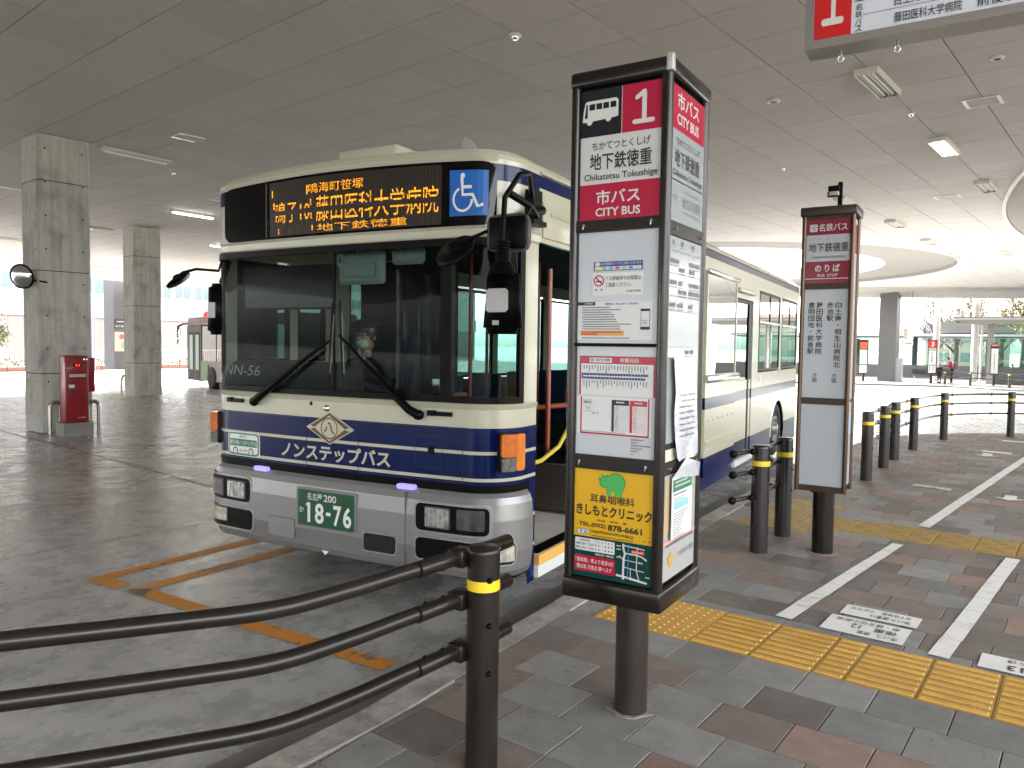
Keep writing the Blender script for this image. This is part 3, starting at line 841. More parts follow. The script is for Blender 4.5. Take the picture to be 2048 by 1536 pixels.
# ------------------------------------------------------------------ mirror, red cabinet, hoops
c = onY(43, 553, 7.35); pass
t = thing('traffic_mirror', 'round convex mirror with dark rim on the nearest pillar', 'mirror', (c.x, c.y, c.z))
Mx = Matrix.Scale(.84, 4) @ (Vector((.42, -.88, -.22))).to_track_quat('Z', 'Y').to_matrix().to_4x4()
q = MB(); q.lathe([(.0, .10), (.06, .097), (.12, .085), (.18, .062), (.225, .03), (.25, 0)], CHROME, 32, Mx); q.build('mirror_face', t)
q = MB(); q.lathe([(.25, .004), (.272, .012), (.278, -.03), (.20, -.07), (0, -.09)], BLACK, 32, Mx); q.build('hood', t)
q = MB(); q.tube([(0, .03, -.02), (.10, .20, -.06), (.42, .22, -.10)], .018, BLACK, 8); q.build('bracket', t)
REDC = mat('red_cabinet_paint', (.27, .008, .014), .35, coat=.3, var=.12, scale=3)
a = onG(132, 873)
t = thing('red_cabinet', 'red metal cabinet with a glowing red display on a plinth beside the nearest pillar', 'cabinet', (a.x, a.y, a.z), R(81))
q = MB(); q.box(-.05, .46, -.04, .34, 0, .24, mat('plinth_concrete', (.27, .265, .24), .8, var=.2)); q.build('plinth', t)
q = MB(); q.rbox(0, .40, 0, .30, .24, 1.47, .02, REDC); q.build('cabinet_body', t)
q = MB(); q.rbox(.403, .53, .04, .30, .80, 1.43, .02, REDC); q.build('side_box', t)
q = MB(); q.box(.14, .27, -.004, -.001, 1.26, 1.33, BLACK); o = q.build('display', t)
q = MB(); q.text('0.5', .17, .25, 1.272, 1.318, mat('red_digits', (.5, 0, 0), .4, emit=((1, .03, .02), .35)), lambda u, v: (u, -.007, v), .02); q.build('digits', o)
q = MB(); q.box(.07, .35, -.004, -.001, 1.08, 1.13, WHITE); q.text('移動式粉末消火設備', .08, .34, 1.086, 1.124, REDC, lambda u, v: (u, -.006, v), .01); q.build('name_strip', t)
q = MB(); q.box(.06, .16, -.004, -.001, .88, .94, WHITE); q.box(.09, .12, -.012, -.001, .79, .875, CHROME); q.build('latch', t)
q = MB(); q.lathe([(0, .02), (.035, .02), (.04, 0)], CHROME, 16, Matrix.Translation((.34, -.001, 1.40)) @ Matrix.Rotation(R(90), 4, 'X')); q.build('round_knob', t)
q = MB(); q.text('消火設備', .20, .34, .32, .345, WHITE, lambda u, v: (u, -.004, v), .01); q.build('maker_mark', t)
def hoop(x, y, z, rz, label, L=.30, H_=.62):
    t = thing('steel_hoop', label, 'hoop guard', (x, y, z), rz, 'bent steel hoop guards')
    q = MB(); q.tube([(0, 0, 0), (0, 0, H_ - L / 2)] + [(L / 2 - L / 2 * math.cos(R(a)), 0, H_ - L / 2 + L / 2 * math.sin(R(a))) for a in range(15, 180, 15)] + [(L, 0, H_ - L / 2), (L, 0, 0)], .036, STEEL, 12); q.build('bent_tube', t)
p = onG(101, 869); hoop(p.x, p.y, p.z, R(81), 'steel hoop guard left of the red cabinet', .19, .60)
p = onG(177, 866); hoop(p.x, p.y, p.z, R(81), 'steel hoop guard right of the red cabinet', .19, .60)
p = onG(243, 790); hoop(p.x, p.y, p.z, R(60), 'dark hoop guard half hidden by the second pillar', .5, .75)
# ================================================================== THE BUS
bus = thing('city_bus', 'cream and navy city bus with amber destination display, front door open at the kerb', 'bus', (-3.75, 3.83, -.15), R(3))
XC, HALF, RC = -.07, 1.315, .27
XR, XL = XC + HALF, XC - HALF
def base_curve():
    P = [(XL, y) for y in (.75, .6, .45, .36)]; h = HALF - RC
    for k in range(13):
        a = R(90 * k / 12); P.append((XC - h - RC * math.cos(a), .30 - .29 * math.sin(a)))
    for k in range(1, 40):
        d = -h + 2 * h * k / 40; P.append((XC + d, -.03 + .04 * (d / h) ** 2))
    for k in range(12, -1, -1):
        a = R(90 * k / 12); P.append((XC + h + RC * math.cos(a), .30 - .29 * math.sin(a)))
    return P + [(XR, y) for y in (.36, .40, .455)]
CP = base_curve(); CS = [0]
for a, b in zip(CP, CP[1:]): CS.append(CS[-1] + math.dist(a, b))
_i = min(range(len(CP)), key=lambda i: abs(CP[i][0]) + (0 if CP[i][1] < .1 else 9)); _o = CS[_i] - CP[_i][0]
CS = [s_ - _o for s_ in CS]; SL, SR = CS[0], CS[-1]
def cpt(s_, off=0):
    s_ = max(SL, min(SR, s_)); i = 0
    while i < len(CS) - 2 and CS[i + 1] < s_: i += 1
    t = (s_ - CS[i]) / (CS[i + 1] - CS[i]); a, b = CP[i], CP[i + 1]
    dx, dy = b[0] - a[0], b[1] - a[1]; L = math.hypot(dx, dy)
    return (a[0] + dx * t + dy / L * off, a[1] + dy * t - dx / L * off)
def ssteps(s0, s1):
    return [s0] + [s_ for s_ in CS if s0 + .004 < s_ < s1 - .004] + [s1]
def crown(s_, z):
    x = cpt(s_)[0]; u = (x - XC) / HALF
    return z + max(0, min(1, (z - 2.5) / .4)) * .05 * (1 - u * u)
def fshell(mb, s0, s1, rows, smooth=True, cr=True):
    """wall that follows the front: rows = (z, offset, material up to the next row)"""
    ss = ssteps(s0, s1); o = []
    for z, off, mm in rows: o.append([(*cpt(s_, off), crown(s_, z) if cr else z) for s_ in ss])
    for k in range(len(rows) - 1):
        vs = o[k] + o[k + 1]; n = len(ss)
        mb.add(vs, [(i, i + 1, n + i + 1, n + i) for i in range(n - 1)], rows[k][2], smooth)
    return mb
FR = lambda off: (lambda s_, z: (*cpt(s_, off), crown(s_, z)))
def fbox(mb, s0, s1, z0, z1, off0, off1, m):
    """block set on the front between offsets off0 and off1"""
    ss = ssteps(s0, s1); n = len(ss)
    A = [(*cpt(s_, off1), crown(s_, z0)) for s_ in ss]; B = [(*cpt(s_, off1), crown(s_, z1)) for s_ in ss]
    C = [(*cpt(s_, off0), crown(s_, z0)) for s_ in ss]; D = [(*cpt(s_, off0), crown(s_, z1)) for s_ in ss]
    fs = []
    for i in range(n - 1):
        fs += [(i, i + 1, n + i + 1, n + i), (2 * n + i, 2 * n + i + 1, i + 1, i), (n + i, n + i + 1, 3 * n + i + 1, 3 * n + i)]
    fs += [(0, n, 3 * n, 2 * n), (n - 1, 2 * n - 1, 4 * n - 1, 3 * n - 1)]
    return mb.add(A + B + C + D, fs, m)
def fpoly(mb, pts, off0, off1, m):
    n = len(pts); ss = ssteps(min(p_[0] for p_ in pts), max(p_[0] for p_ in pts))
    for s0, s1 in zip(ss, ss[1:]):
        c_ = clip(clip(pts, s0, 0, 1, 0), s1, 0, -1, 0)
        if len(c_) > 2: mb.add([FR(off1)(*p_) for p_ in c_], [tuple(range(len(c_)))], m)
    A = [FR(off1)(*p) for p in pts]; B = [FR(off0)(*p) for p in pts]
    return mb.add(A + B, [(i, (i + 1) % n, n + (i + 1) % n, n + i) for i in range(n)], m)
def rrect(x0, x1, z0, z1, r, n=4):
    P = []
    for cx, cz, a in ((x1 - r, z0 + r, -90), (x1 - r, z1 - r, 0), (x0 + r, z1 - r, 90), (x0 + r, z0 + r, 180)):
        P += arc(cx, cz, r, a, a + 90, n)
    return P

# --- painted shell, lower part
mb = MB()
fshell(mb, SL, SR, [(.86, 0, NAVY), (.898, 0, CREAM), (.919, 0, NAVY), (1.066, 0, CREAM), (1.087, 0, NAVY), (1.232, 0, CREAM), (1.345, 0, CREAM), (1.372, .014, CREAM), (1.385, .0, CREAM)])
fshell(mb, SR - .10, SR, [(.2, 0, NAVY), (.44, 0, CREAM), (.46, 0, NAVY), (.64, 0, CREAM), (.66, 0, NAVY), (.86, 0, NAVY)])
# pillars each side of the windscreen
fshell(mb, SL, -1.40, [(1.385, 0, CREAM), (2.43, 0, CREAM)]); fshell(mb, 1.375, SR, [(1.385, 0, CREAM), (2.43, 0, CREAM)])
# header round the destination glass
fshell(mb, SL, SR, [(2.40, 0, CREAM), (2.415, .012, CREAM), (2.455, .018, CREAM), (2.475, .0, CREAM)])
fshell(mb, SL, SR, [(2.475, 0, CREAM), (2.745, 0, NAVY), (2.845, 0, CREAM), (2.872, .0, CREAM), (2.905, -.012, CREAM), (2.935, -.045, CREAM), (2.95, -.10, CREAM), (2.955, -.20, CREAM)])
fshell(mb, -1.22, 1.17, [(2.858, .003, CREAM), (2.88, .012, CREAM), (2.90, -.008, CREAM)])
mb.build('front_shell', bus)
# --- roof
mb = MB()
xs = [(XL, 2.845), (XL, 2.872), (XL + .02, 2.91), (XL + .07, 2.945), (XL + .16, 2.965), (-.6, 2.995), (XC, 3.003), (.5, 2.995), (XR - .16, 2.965), (XR - .07, 2.945), (XR - .02, 2.91), (XR, 2.872), (XR, 2.845)]
ys = [.18, .5, 4, 8, 10.7, 10.85]
vs = []
for i, y in enumerate(ys):
    for x, z in xs: vs.append((XC + (x - XC) * (.965 if i == 0 else .99 if i == 5 else 1), y, z - (.01 if i == 0 else .05 if i == 5 else 0)))
n = len(xs)
mb.add(vs, [(i * n + k, i * n + k + 1, (i + 1) * n + k + 1, (i + 1) * n + k) for i in range(len(ys) - 1) for k in range(n - 1)], CREAM, True)
for x in (XR + .006, XL - .006): mb.box(x - .012, x + .012, .46, 10.8, 2.850, 2.866, mat('gutter_grey', (.45, .44, .38), .4))
rf = mb.build('roof', bus)
q = MB(); q.rbox(-.78, -.17, .8, 1.7, 2.98, 3.295, .035, CREAM); q.build('roof_unit', rf)
q = MB(); q.prism([(.42, 0), (.63, 0), (.60, .05), (.50, .10), (.45, .115), (.425, .10)], .8, .83, mat('fin_grey', (.35, .35, .34), .5), lambda u, v, w_: (u, w_, 2.98 + v * 2.5)); q.build('antenna_fin', rf)
q = MB(); q.box(-.62, -.52, .25, .33, 2.985, 3.015, BLACK); q.build('roof_marker', rf)

# --- destination display
mb = MB()
ss = ssteps(-1.16, 1.165); n = len(ss); lo = []; hi = []; lo2 = []; hi2 = []
for s_ in ss:
    e = min(s_ + 1.16, 1.165 - s_); r_ = .07
    dz = r_ - math.sqrt(max(0, r_ * r_ - (r_ - min(e, r_)) ** 2)) if e < r_ else 0
    lo.append((*cpt(s_, .006), crown(s_, 2.478 + dz))); hi.append((*cpt(s_, .006), crown(s_, 2.852 - dz)))
mb.add(lo + hi, [(i, i + 1, n + i + 1, n + i) for i in range(n - 1)], DGLASS, True)
ds = mb.build('destination_glass', bus)
q = MB()
fbox(q, -.70, -.694, 2.49, 2.84, .006, .0075, mat('dim_edge', (.10, .10, .09), .4))
fbox(q, -.66, .80, 2.495, 2.835, .006, .0072, mat('led_matrix_board', (.022, .013, .006), .35))
q.build('matrix_board', ds)
q = MB(); fr = FR(.0095)
q.text('鳴海町笹塚', -.28, .20, 2.738, 2.797, LEDM, fr, 0)
q.text('鳴子10', -.60, -.27, 2.575, 2.705, LEDM, fr, 0)
q.text('藤田医科大学病院', -.21, .78, 2.565, 2.72, LEDM, fr, 0)
q.text('地下鉄徳重', -.20, .55, 2.505, 2.55, LEDM, fr, 0)
for x0, z0, z1 in ((-.635, 2.74, 2.785), (-.62, 2.665, 2.705), (-.60, 2.585, 2.62), (-.575, 2.505, 2.54), (-.265, 2.665, 2.705), (-.262, 2.585, 2.625), (-.25, 2.515, 2.545), (-.30, 2.735, 2.79)):
    q.poly([fr(x0, z0), fr(x0 + .011, z0), fr(x0 + .011, z1), fr(x0, z1)], LEDM)
q.build('destination_text', ds)
q = MB()   # dark rows of the matrix between the lit ones, and the column grid
DARKR = mat('unlit_led_row', (.012, .007, .004), .4)
for z0, z1 in ((2.622, 2.652), (2.60, 2.603), (2.678, 2.681), (2.765, 2.767), (2.523, 2.526)):
    fbox(q, -.655, .795, z0, z1, .0095, .0112, DARKR)
for k in range(56): fbox(q, -.65 + k * .026, -.6475 + k * .026, 2.50, 2.83, .0095, .0108, DARKR)
q.build('matrix_grid', ds)
q = MB(); BLU = mat('access_blue', (.012, .13, .48), .25)
fbox(q, .86, 1.115, 2.535, 2.80, .007, .009, BLU)
wc = FR(.0108); wx = lambda u, v: wc(.86 + .255 * u, 2.535 + .265 * v)
q.poly([wx(.36 + .062 * math.cos(a), .875 + .062 * math.sin(a)) for a in [k * 6.2832 / 14 for k in range(14)]], WHITE)
q.stroke([(.335, .84), (.345, .70), (.36, .46), (.62, .46), (.75, .20), (.88, .25)], .075, WHITE, wx)
q.stroke([(.35, .63), (.60, .63)], .07, WHITE, wx)
q.stroke([(.36 + .25 * math.cos(R(a)) , .36 + .25 * math.sin(R(a))) for a in range(112, 372, 13)], .055, WHITE, wx)
q.build('wheelchair_sign', ds)

# --- windscreen with gasket
mb = MB()
fbox(mb, -1.405, 1.38, 1.385, 1.425, -.02, .012, BLACK); fbox(mb, -1.405, 1.38, 2.36, 2.405, -.02, .012, BLACK)
fbox(mb, -1.405, -1.385, 1.425, 2.36, -.02, .012, BLACK); fbox(mb, 1.335, 1.38, 1.425, 2.36, -.02, .012, BLACK)
fbox(mb, .80, .875, 1.425, 2.36, -.05, .006, BLACK)
fbox(mb, -.062, -.050, 1.425, 2.36, -.01, .004, BLACK)
mb.build('windscreen_gasket', bus)
mb = MB(); fshell(mb, -1.386, .80, [(1.424, -.002, WINGL), (2.361, -.002, WINGL)], cr=False); ws = mb.build('windscreen', bus)
q = MB(); q.text('NN-56', -1.20, -.80, 1.50, 1.575, mat('pale_lettering', (.62, .64, .62), .5), lambda u, v: (*cpt(u + (v - 1.50) * .3, -.012), v), .0); q.build('fleet_number', ws)
mb = MB(); fshell(mb, .875, 1.336, [(1.424, -.002, WINGL), (2.361, -.002, WINGL)], cr=False); mb.build('corner_window', bus)

# --- bumper
mb = MB()
prof = [(.285, -.01), (.30, .015), (.34, .035), (.46, .05), (.66, .05), (.76, .04), (.80, .025), (.826, .004), (.832, -.02)]
fshell(mb, SL, SR - .115, [(z, o_, SILVER) for z, o_ in prof])
s_e = SR - .115
mb.poly([(*cpt(s_e, o_), z) for z, o_ in prof] + [(*cpt(s_e, -.10), .832), (*cpt(s_e, -.10), .285)], SILVER)
bp = mb.build('bumper', bus)
mb = MB(); fshell(mb, SL, SR - .10, [(.828, .004, BLACK), (.875, .006, BLACK)]); fshell(mb, SR - .113, SR - .095, [(.25, .002, BLACK), (.87, .004, BLACK)])
mb.build('rubber_strip', bus)
OFF = .052
def lampunit(name, s0, s1, z0, z1, lamps, par):
    q = MB(); fpoly(q, rrect(s0 - .012, s1 + .012, z0 - .012, z1 + .012, .045), .04, OFF + .001, mat('silver_lip', (.42, .42, .43), .25, metal=.6)); fpoly(q, rrect(s0, s1, z0, z1, .035), .045, OFF + .004, BLACK); h_ = q.build(name, par)
    for a, b, c_, d_, mm in lamps:
        q = MB(); fpoly(q, rrect(a - .008, b + .008, c_ - .008, d_ + .008, .012, 2), OFF, OFF + .008, mat('lamp_bezel', (.10, .10, .10), .3, metal=.5)); fpoly(q, rrect(a, b, c_, d_, .01, 2), OFF + .008, OFF + .014, mm)
        if mm is CLEAR:
            for k in range(4): fbox(q, a + (b - a) * (.15 + k * .2), a + (b - a) * (.18 + k * .2), c_ + .01, d_ - .01, OFF + .014, OFF + .0165, mat('lens_rib', (.6, .62, .62), .1, metal=.4))
        q.build('lamp', h_)
LAMP2 = mat('projector_lens', (.10, .105, .11), .06, metal=.6, coat=1)
lampunit('headlight', .66, 1.14, .572, .745, [(.735, .905, .602, .722, CLEAR), (.965, 1.11, .610, .722, LAMP2)], bp)
lampunit('headlight', -1.36, -.825, .572, .745, [(-1.065, -.875, .60, .715, CLEAR), (-1.29, -1.12, .602, .715, LAMP2)], bp)
lampunit('fog_lamp', .66, 1.29, .39, .525, [(1.18, 1.275, .41, .505, mat('fog_lens', (.55, .55, .45), .12, coat=.6, var=.4, scale=20))], bp)
lampunit('fog_lamp', -1.36, -.80, .37, .515, [(-1.24, -1.08, .41, .505, MATS['fog_lens'])], bp)
q = MB(); fpoly(q, rrect(.24, .515, .375, .51, .03), .045, OFF + .001, MATS['silver_lip']); fpoly(q, rrect(.25, .505, .385, .50, .025), .045, OFF + .004, mat('dark_vent', (.006, .006, .007), .8)); q.build('air_intake', bp)
q = MB(); fpoly(q, rrect(.84 - 1.47, .84 - 1.205, .37, .512, .02), .045, OFF + .0015, mat('shut_line', (.10, .10, .105), .5)); fpoly(q, rrect(-.626, -.369, .374, .508, .018), .045, OFF + .003, SILVER); q.build('tow_cover', bp)
q = MB(); fbox(q, .575, .579, .30, .80, .03, .0535, MATS['shut_line']); q.build('panel_seam', bp)
q = MB(); fpoly(q, [(-.12, .325), (-.06, .325), (-.09, .298)], .03, .045, WHITE); q.build('tow_mark', bp)
PURP = mat('violet_marker', (.3, .27, .55), .3, emit=((.42, .36, 1), .07))
for a in (-.80, .50):
    q = MB(); fpoly(q, rrect(a, a + .14, .815, .848, .015, 3), .01, .04, PURP); q.build('marker_lamp', bp)
# number plate
q = MB(); fpoly(q, rrect(-.345, .19, .478, .748, .015, 2), .045, OFF + .004, mat('silver_dark_recess', (.24, .24, .25), .4, metal=.4)); pf = q.build('plate_recess', bp)
GRN = mat('plate_green', (.008, .075, .03), .35)
q = MB(); fpoly(q, rrect(-.325, .17, .488, .735, .01, 2), OFF + .004, OFF + .010, GRN); plt = q.build('number_plate', bus)
q = MB(); fr = FR(OFF + .0125)
q.text('名古屋', -.235, -.10, .668, .718, WHITE, fr, .015); q.text('200', -.085, .025, .668, .716, WHITE, fr, .015)
q.text('か', -.31, -.268, .575, .615, WHITE, fr, .01)
fbar = [(-.233, .514), (-.208, .514), (-.208, .650), (-.233, .650)]; q.poly([fr(*c_) for c_ in fbar], WHITE); q.poly([fr(-.247, .622), fr(-.233, .632), fr(-.233, .650), fr(-.247, .638)], WHITE)
for c_, a, b in (('8', -.165, -.085), ('7', .0, .07), ('6', .085, .155)): q.text(c_, a, b, .512, .652, WHITE, fr, .035)
q.poly([fr(-.065, .575), fr(-.025, .575), fr(-.025, .598), fr(-.065, .598)], WHITE)
q.build('plate_text', plt)

# --- front graphics
q = MB(); fr = FR(.004)
q.text('ノンステップバス', -.55, .425, .935, 1.045, CREAM, fr, .04)
q.build('front_lettering', bus)
BRN = mat('emblem_brown', (.10, .033, .006), .35)
q = MB(); cx, cz = -.085, 1.165
fpoly(q, [(cx - .215, cz), (cx, cz - .112), (cx + .215, cz), (cx, cz + .112)], .002, .008, CREAM)
f2 = FR(.0095); P4 = [(cx - .20, cz), (cx, cz - .105), (cx + .20, cz), (cx, cz + .105)]
q.poly([f2(*p) for p in P4], BRN)
f3 = FR(.011)
def emb(sx): return [(cx + sx * a, cz + b) for a, b in ((.205, 0), (.175, .012), (.135, .002), (.045, .062), (.0, .088))]
for sx in (-1, 1): q.poly([f3(*p) for p in emb(sx)] + [f3(cx, cz - .088)] + [f3(cx + sx * .045, cz - .062), f3(cx + sx * .135, cz - .002), f3(cx + sx * .175, cz - .012)], CREAM)
f4 = FR(.0125)
q.stroke([(cx + .072 * math.cos(R(a)), cz + .07 * math.sin(R(a))) for a in range(0, 360, 12)], .009, BRN, f4, True)
q.stroke([(cx - .012, cz + .034), (cx + .006, cz + .034), (cx + .016, cz + .01), (cx + .024, cz - .02), (cx + .044, cz - .034)], .013, BRN, f4)
q.stroke([(cx - .022, cz + .012), (cx - .026, cz - .008), (cx - .044, cz - .024)], .012, BRN, f4)
q.build('city_emblem', bus)
q = MB(); SG = mat('sticker_green', (.02, .17, .075), .4)
x0, x1, z0, z1 = -1.13, -.785, .905, 1.072
fpoly(q, rrect(x0 - .006, x1 + .006, z0 - .006, z1 + .006, .035), .0, .003, WHITE); fpoly(q, rrect(x0, x1, z0, z1, .032), .0, .0042, SG); fpoly(q, rrect(x0 + .014, x1 - .014, z0 + .014, z1 - .012, .024), .0, .0054, WHITE)
fb = FR(.0066); q.poly([fb(x0 + .02, .972), fb(x1 - .02, .972), fb(x1 - .02, 1.025), fb(x0 + .02, 1.025)], SG)
fc = FR(.008); q.text('標準仕様ノンステップバス', x0 + .024, x1 - .024, .982, 1.015, WHITE, fc, .02); q.text('認定', -1.0, -.92, 1.035, 1.055, INK, fb, .01)
for cx_, t_ in ((x0 + .085, '0'), (x1 - .085, '6')):
    q.poly([fb(cx_ + .03 * math.cos(a), .935 + .03 * math.sin(a)) for a in [k * 6.2832 / 16 for k in range(16)]], SG)
    q.poly([fc(cx_ + .02 * math.cos(a), .935 + .02 * math.sin(a)) for a in [k * 6.2832 / 16 for k in range(16)]], WHITE)
    q.text(t_, cx_ - .006, cx_ + .006, .925, .945, SG, FR(.009), .02)
q.text('国土交通省', -1.0, -.91, .932, .950, INK, fb, .01)
q.build('bus_sticker', bus)
# access panel seams
SEAM = mat('navy_seam', (.003, .007, .03), .5)
q = MB()
for s_ in (-.305, .16, .965): fbox(q, s_ - .0018, s_ + .0018, .885, 1.225, .0, .0022, SEAM)
for a, b in ((-1.2, -.31), (.165, .96)): fbox(q, a, b, 1.222, 1.226, 0, .0022, SEAM); fbox(q, a, b, .884, .888, 0, .0022, SEAM)
q.stroke(rrect(.62, .82, .965, 1.165, .02), .003, SEAM, FR(.0022), True); fbox(q, .715, .76, 1.05, 1.10, 0, .006, BLACK)
q.build('panel_seam', bus)
for a in (-1.12, .72):
    q = MB(); fbox(q, a, a + .17, 1.298, 1.325, .0, .022, BLACK); fbox(q, a, a + .05, 1.298, 1.332, .0, .028, BLACK); q.build('grab_handle', bus)
q = MB(); p = cpt(-.115, .0); q.ball((p[0], p[1], 1.302), .028, CHROME, 1, .8, .9); q.build('front_camera', bus)
q = MB(); fbox(q, -.265, -.252, 1.315, 1.34, 0, .01, BLACK); q.build('washer_nozzle', bus)

# --- wipers
def wiper(pts, blade):
    q = MB()
    P = [Vector((*cpt(s_, o_), z)) for s_, z, o_ in pts]
    q.tube(P, [.030, .028, .024, .013, .009], BLACK, 8); q.ball(P[0], .042, BLACK, 1, .7, .8)
    w_ = q.build('wiper', bus)
    q = MB(); (s0, z0), (s1, z1) = blade
    A = Vector((*cpt(s0, .03), z0)); B = Vector((*cpt(s1, .026), z1)); q.tube([A, B], .007, BLACK, 6)
    q.tube([A + Vector((.012, 0, .1)), B + Vector((.016, 0, -.08))], .004, mat('wiper_grey', (.12, .12, .12), .35, metal=.5), 6); q.build('blade', w_)
wiper([(-.80, 1.315, .035), (-.74, 1.345, .05), (-.55, 1.46, .055), (-.30, 1.62, .05), (-.055, 1.76, .045)], ((-.075, 1.44), (-.045, 2.02)))
wiper([(.66, 1.30, .035), (.60, 1.33, .05), (.46, 1.44, .055), (.25, 1.62, .05), (.03, 1.80, .045)], ((.05, 1.44), (.02, 2.03)))

# --- indicators
def indicator(s0, s1):
    q = MB(); fpoly(q, rrect(s0 - .008, s1 + .008, .962, 1.207, .02, 3), .0, .03, BLACK)
    bk = q.build('indicator', bus); mid = s0 + (s1 - s0) * .60 if s0 > 0 else s0
    q = MB()
    if s0 > 0:
        fpoly(q, rrect(s0, mid, 1.058, 1.20, .012, 2), .03, .062, AMBER); fpoly(q, rrect(mid, s1, .968, 1.20, .02, 3), .03, .05, mat('amber_side_lens', (.75, .22, .012), .15, coat=.6, var=.2, scale=20)); q.build('amber_lens', bk)
        q = MB(); fpoly(q, rrect(s0 + .004, mid - .003, .968, 1.052, .01, 2), .03, .058, mat('grey_lens', (.14, .14, .12), .15, coat=.6, var=.5, scale=40)); q.build('clear_lens', bk)
    else:
        fpoly(q, rrect(s0, s1, 1.058, 1.20, .012, 2), .03, .085, AMBER); q.build('amber_lens', bk)
        q = MB(); fpoly(q, rrect(s0 + .004, s1 - .003, .968, 1.052, .01, 2), .03, .08, MATS['grey_lens']); q.build('clear_lens', bk)
indicator(1.195, 1.355); indicator(-1.46, -1.32)

# --- side walls
ZS = [(.14, .52, NAVY), (.52, 1.06, CREAM), (1.06, 1.19, NAVY), (1.19, 2.765, CREAM), (2.765, 2.845, NAVY), (2.845, 2.86, CREAM)]
def wall(mb, x, sg, y0, y1, z0, z1, off=0, th=.035):
    for a, b, mm in ZS:
        a, b = max(a, z0), min(b, z1)
        if b - a > .002:
            xo = x + sg * off; mb.box(min(xo, xo - sg * th), max(xo, xo - sg * th), y0, y1, a, b, mm)
mb = MB()
R_ = (XR, 1)
wall(mb, *R_, .455, 1.62, 2.42, 2.86); wall(mb, *R_, 1.62, 4.45, .14, 1.38); wall(mb, *R_, 1.62, 4.45, 2.58, 2.86)
for y0, y1 in ((1.62, 1.72), (3.0, 3.12), (4.38, 4.45)): wall(mb, *R_, y0, y1, 1.38, 2.58)
wall(mb, *R_, 4.45, 7.42, 2.60, 2.86); wall(mb, *R_, 4.45, 5.92, .14, .30); wall(mb, *R_, 5.90, 5.98, .14, 2.60); wall(mb, *R_, 7.02, 7.42, .14, 2.60)
wall(mb, *R_, 5.98, 7.02, .14, .33); wall(mb, *R_, 5.98, 7.02, 2.40, 2.60)
# wall behind the second door, with the wheel arch cut out
wall(mb, *R_, 7.42, 10.85, 2.58, 2.86); wall(mb, *R_, 7.42, 8.5, .14, 1.40); wall(mb, *R_, 9.6, 10.85, .14, 1.40)
for y0, y1 in ((9.04, 9.24), (10.72, 10.85)): wall(mb, *R_, y0, y1, 1.38, 2.58)
def arch_fill(mb, x, sg, yc, zc, r, z1):
    N = 16
    for k in range(N):
        a0 = R(180 * k / N); a1 = R(180 * (k + 1) / N)
        ya, za, yb, zb2 = yc - r * math.cos(a0), zc + r * math.sin(a0), yc - r * math.cos(a1), zc + r * math.sin(a1)
        for za_, zb_, mm in ZS:
            P = clip(clip([(ya, za), (yb, zb2), (yb, z1), (ya, z1)], 0, za_, 0, 1), 0, zb_, 0, -1)
            if len(P) > 2: mb.poly([(x, p[0], p[1]) for p in P], mm)
        mb.quad((x, ya, za), (x, yb, zb2), (x - sg * .25, yb, zb2), (x - sg * .25, ya, za), BLACK)
        mb.quad((x + sg * .012, ya, za), (x + sg * .012, yb, zb2), (x, yb - (yb - yc) * .0 + (yb - yc) * .06, zb2 + (zb2 - zc) * .06), (x, ya + (ya - yc) * .06, za + (za - zc) * .06), CREAM)
arch_fill(mb, XR, 1, 9.05, .36, .55, 1.40)
L_ = (XL, -1)
wall(mb, *L_, .75, 10.85, .14, 1.35); wall(mb, *L_, .3, 10.85, 2.42, 2.86)
for y0, y1 in ((.86, .95), (1.30, 1.62), (2.9, 3.0), (4.3, 4.4), (5.7, 5.8), (7.1, 7.2), (8.5, 8.6), (9.9, 10.0), (10.7, 10.85)): wall(mb, *L_, y0, y1, 1.35, 2.42)
wall(mb, XR, 1, 10.85 - .001, 10.85, .14, 2.9)
mb.box(XL, XR, 10.81, 10.85, .2, 2.86, CREAM)
mb.build('body_side', bus)
# interior lining
LIN = mat('interior_grey', (.05, .058, .055), .7); FLO = mat('vinyl_floor', (.34, .31, .27), .5, var=.15); DKIN = mat('interior_dark', (.02, .022, .024), .6)
mb = MB(); mb.box(XL + .04, XR - .04, .3, 10.8, 2.58, 2.60, LIN); mb.box(XL + .04, XR - .01, .45, 6.9, .33, .37, FLO); mb.box(XL + .04, XR - .04, 6.9, 10.8, .60, .64, FLO)
mb.box(XL + .04, XR - .04, .12, .45, .60, .64, DKIN)
mb.box(XL + .037, XL + .045, .75, 10.8, .37, 1.33, LIN); mb.box(XR - .045, XR - .037, 1.62, 5.9, .37, 1.36, LIN)
mb.box(XL + .2, XR - .2, 6.9, 6.92, .37, .62, DKIN)
mb.build('cabin_lining', bus)
# recessed cover over the front door
q = MB(); q.rbox(XR - .004, XR + .012, .50, 1.60, 2.45, 2.68, .006, CREAM); q.box(XR + .010, XR + .018, .60, 1.55, 2.60, 2.622, mat('cream_shade', (.40, .39, .30), .4)); q.build('door_header_cover', bus)
# front step: pale board, yellow nosing, white sill
q = MB(); q.box(.62, XR + .02, .46, 1.62, .371, .378, mat('pale_step_board', (.62, .58, .52), .6, var=.1)); q.box(XR - .07, XR + .03, .46, 1.62, .379, .386, BLACK)
q.box(XR - .01, XR + .035, .46, 1.62, .30, .37, mat('step_yellow', (.72, .42, .10), .4)); q.box(XR - .01, XR + .03, .46, 1.62, .22, .30, mat('sill_white', (.66, .67, .66), .4)); q.build('front_step', bus)
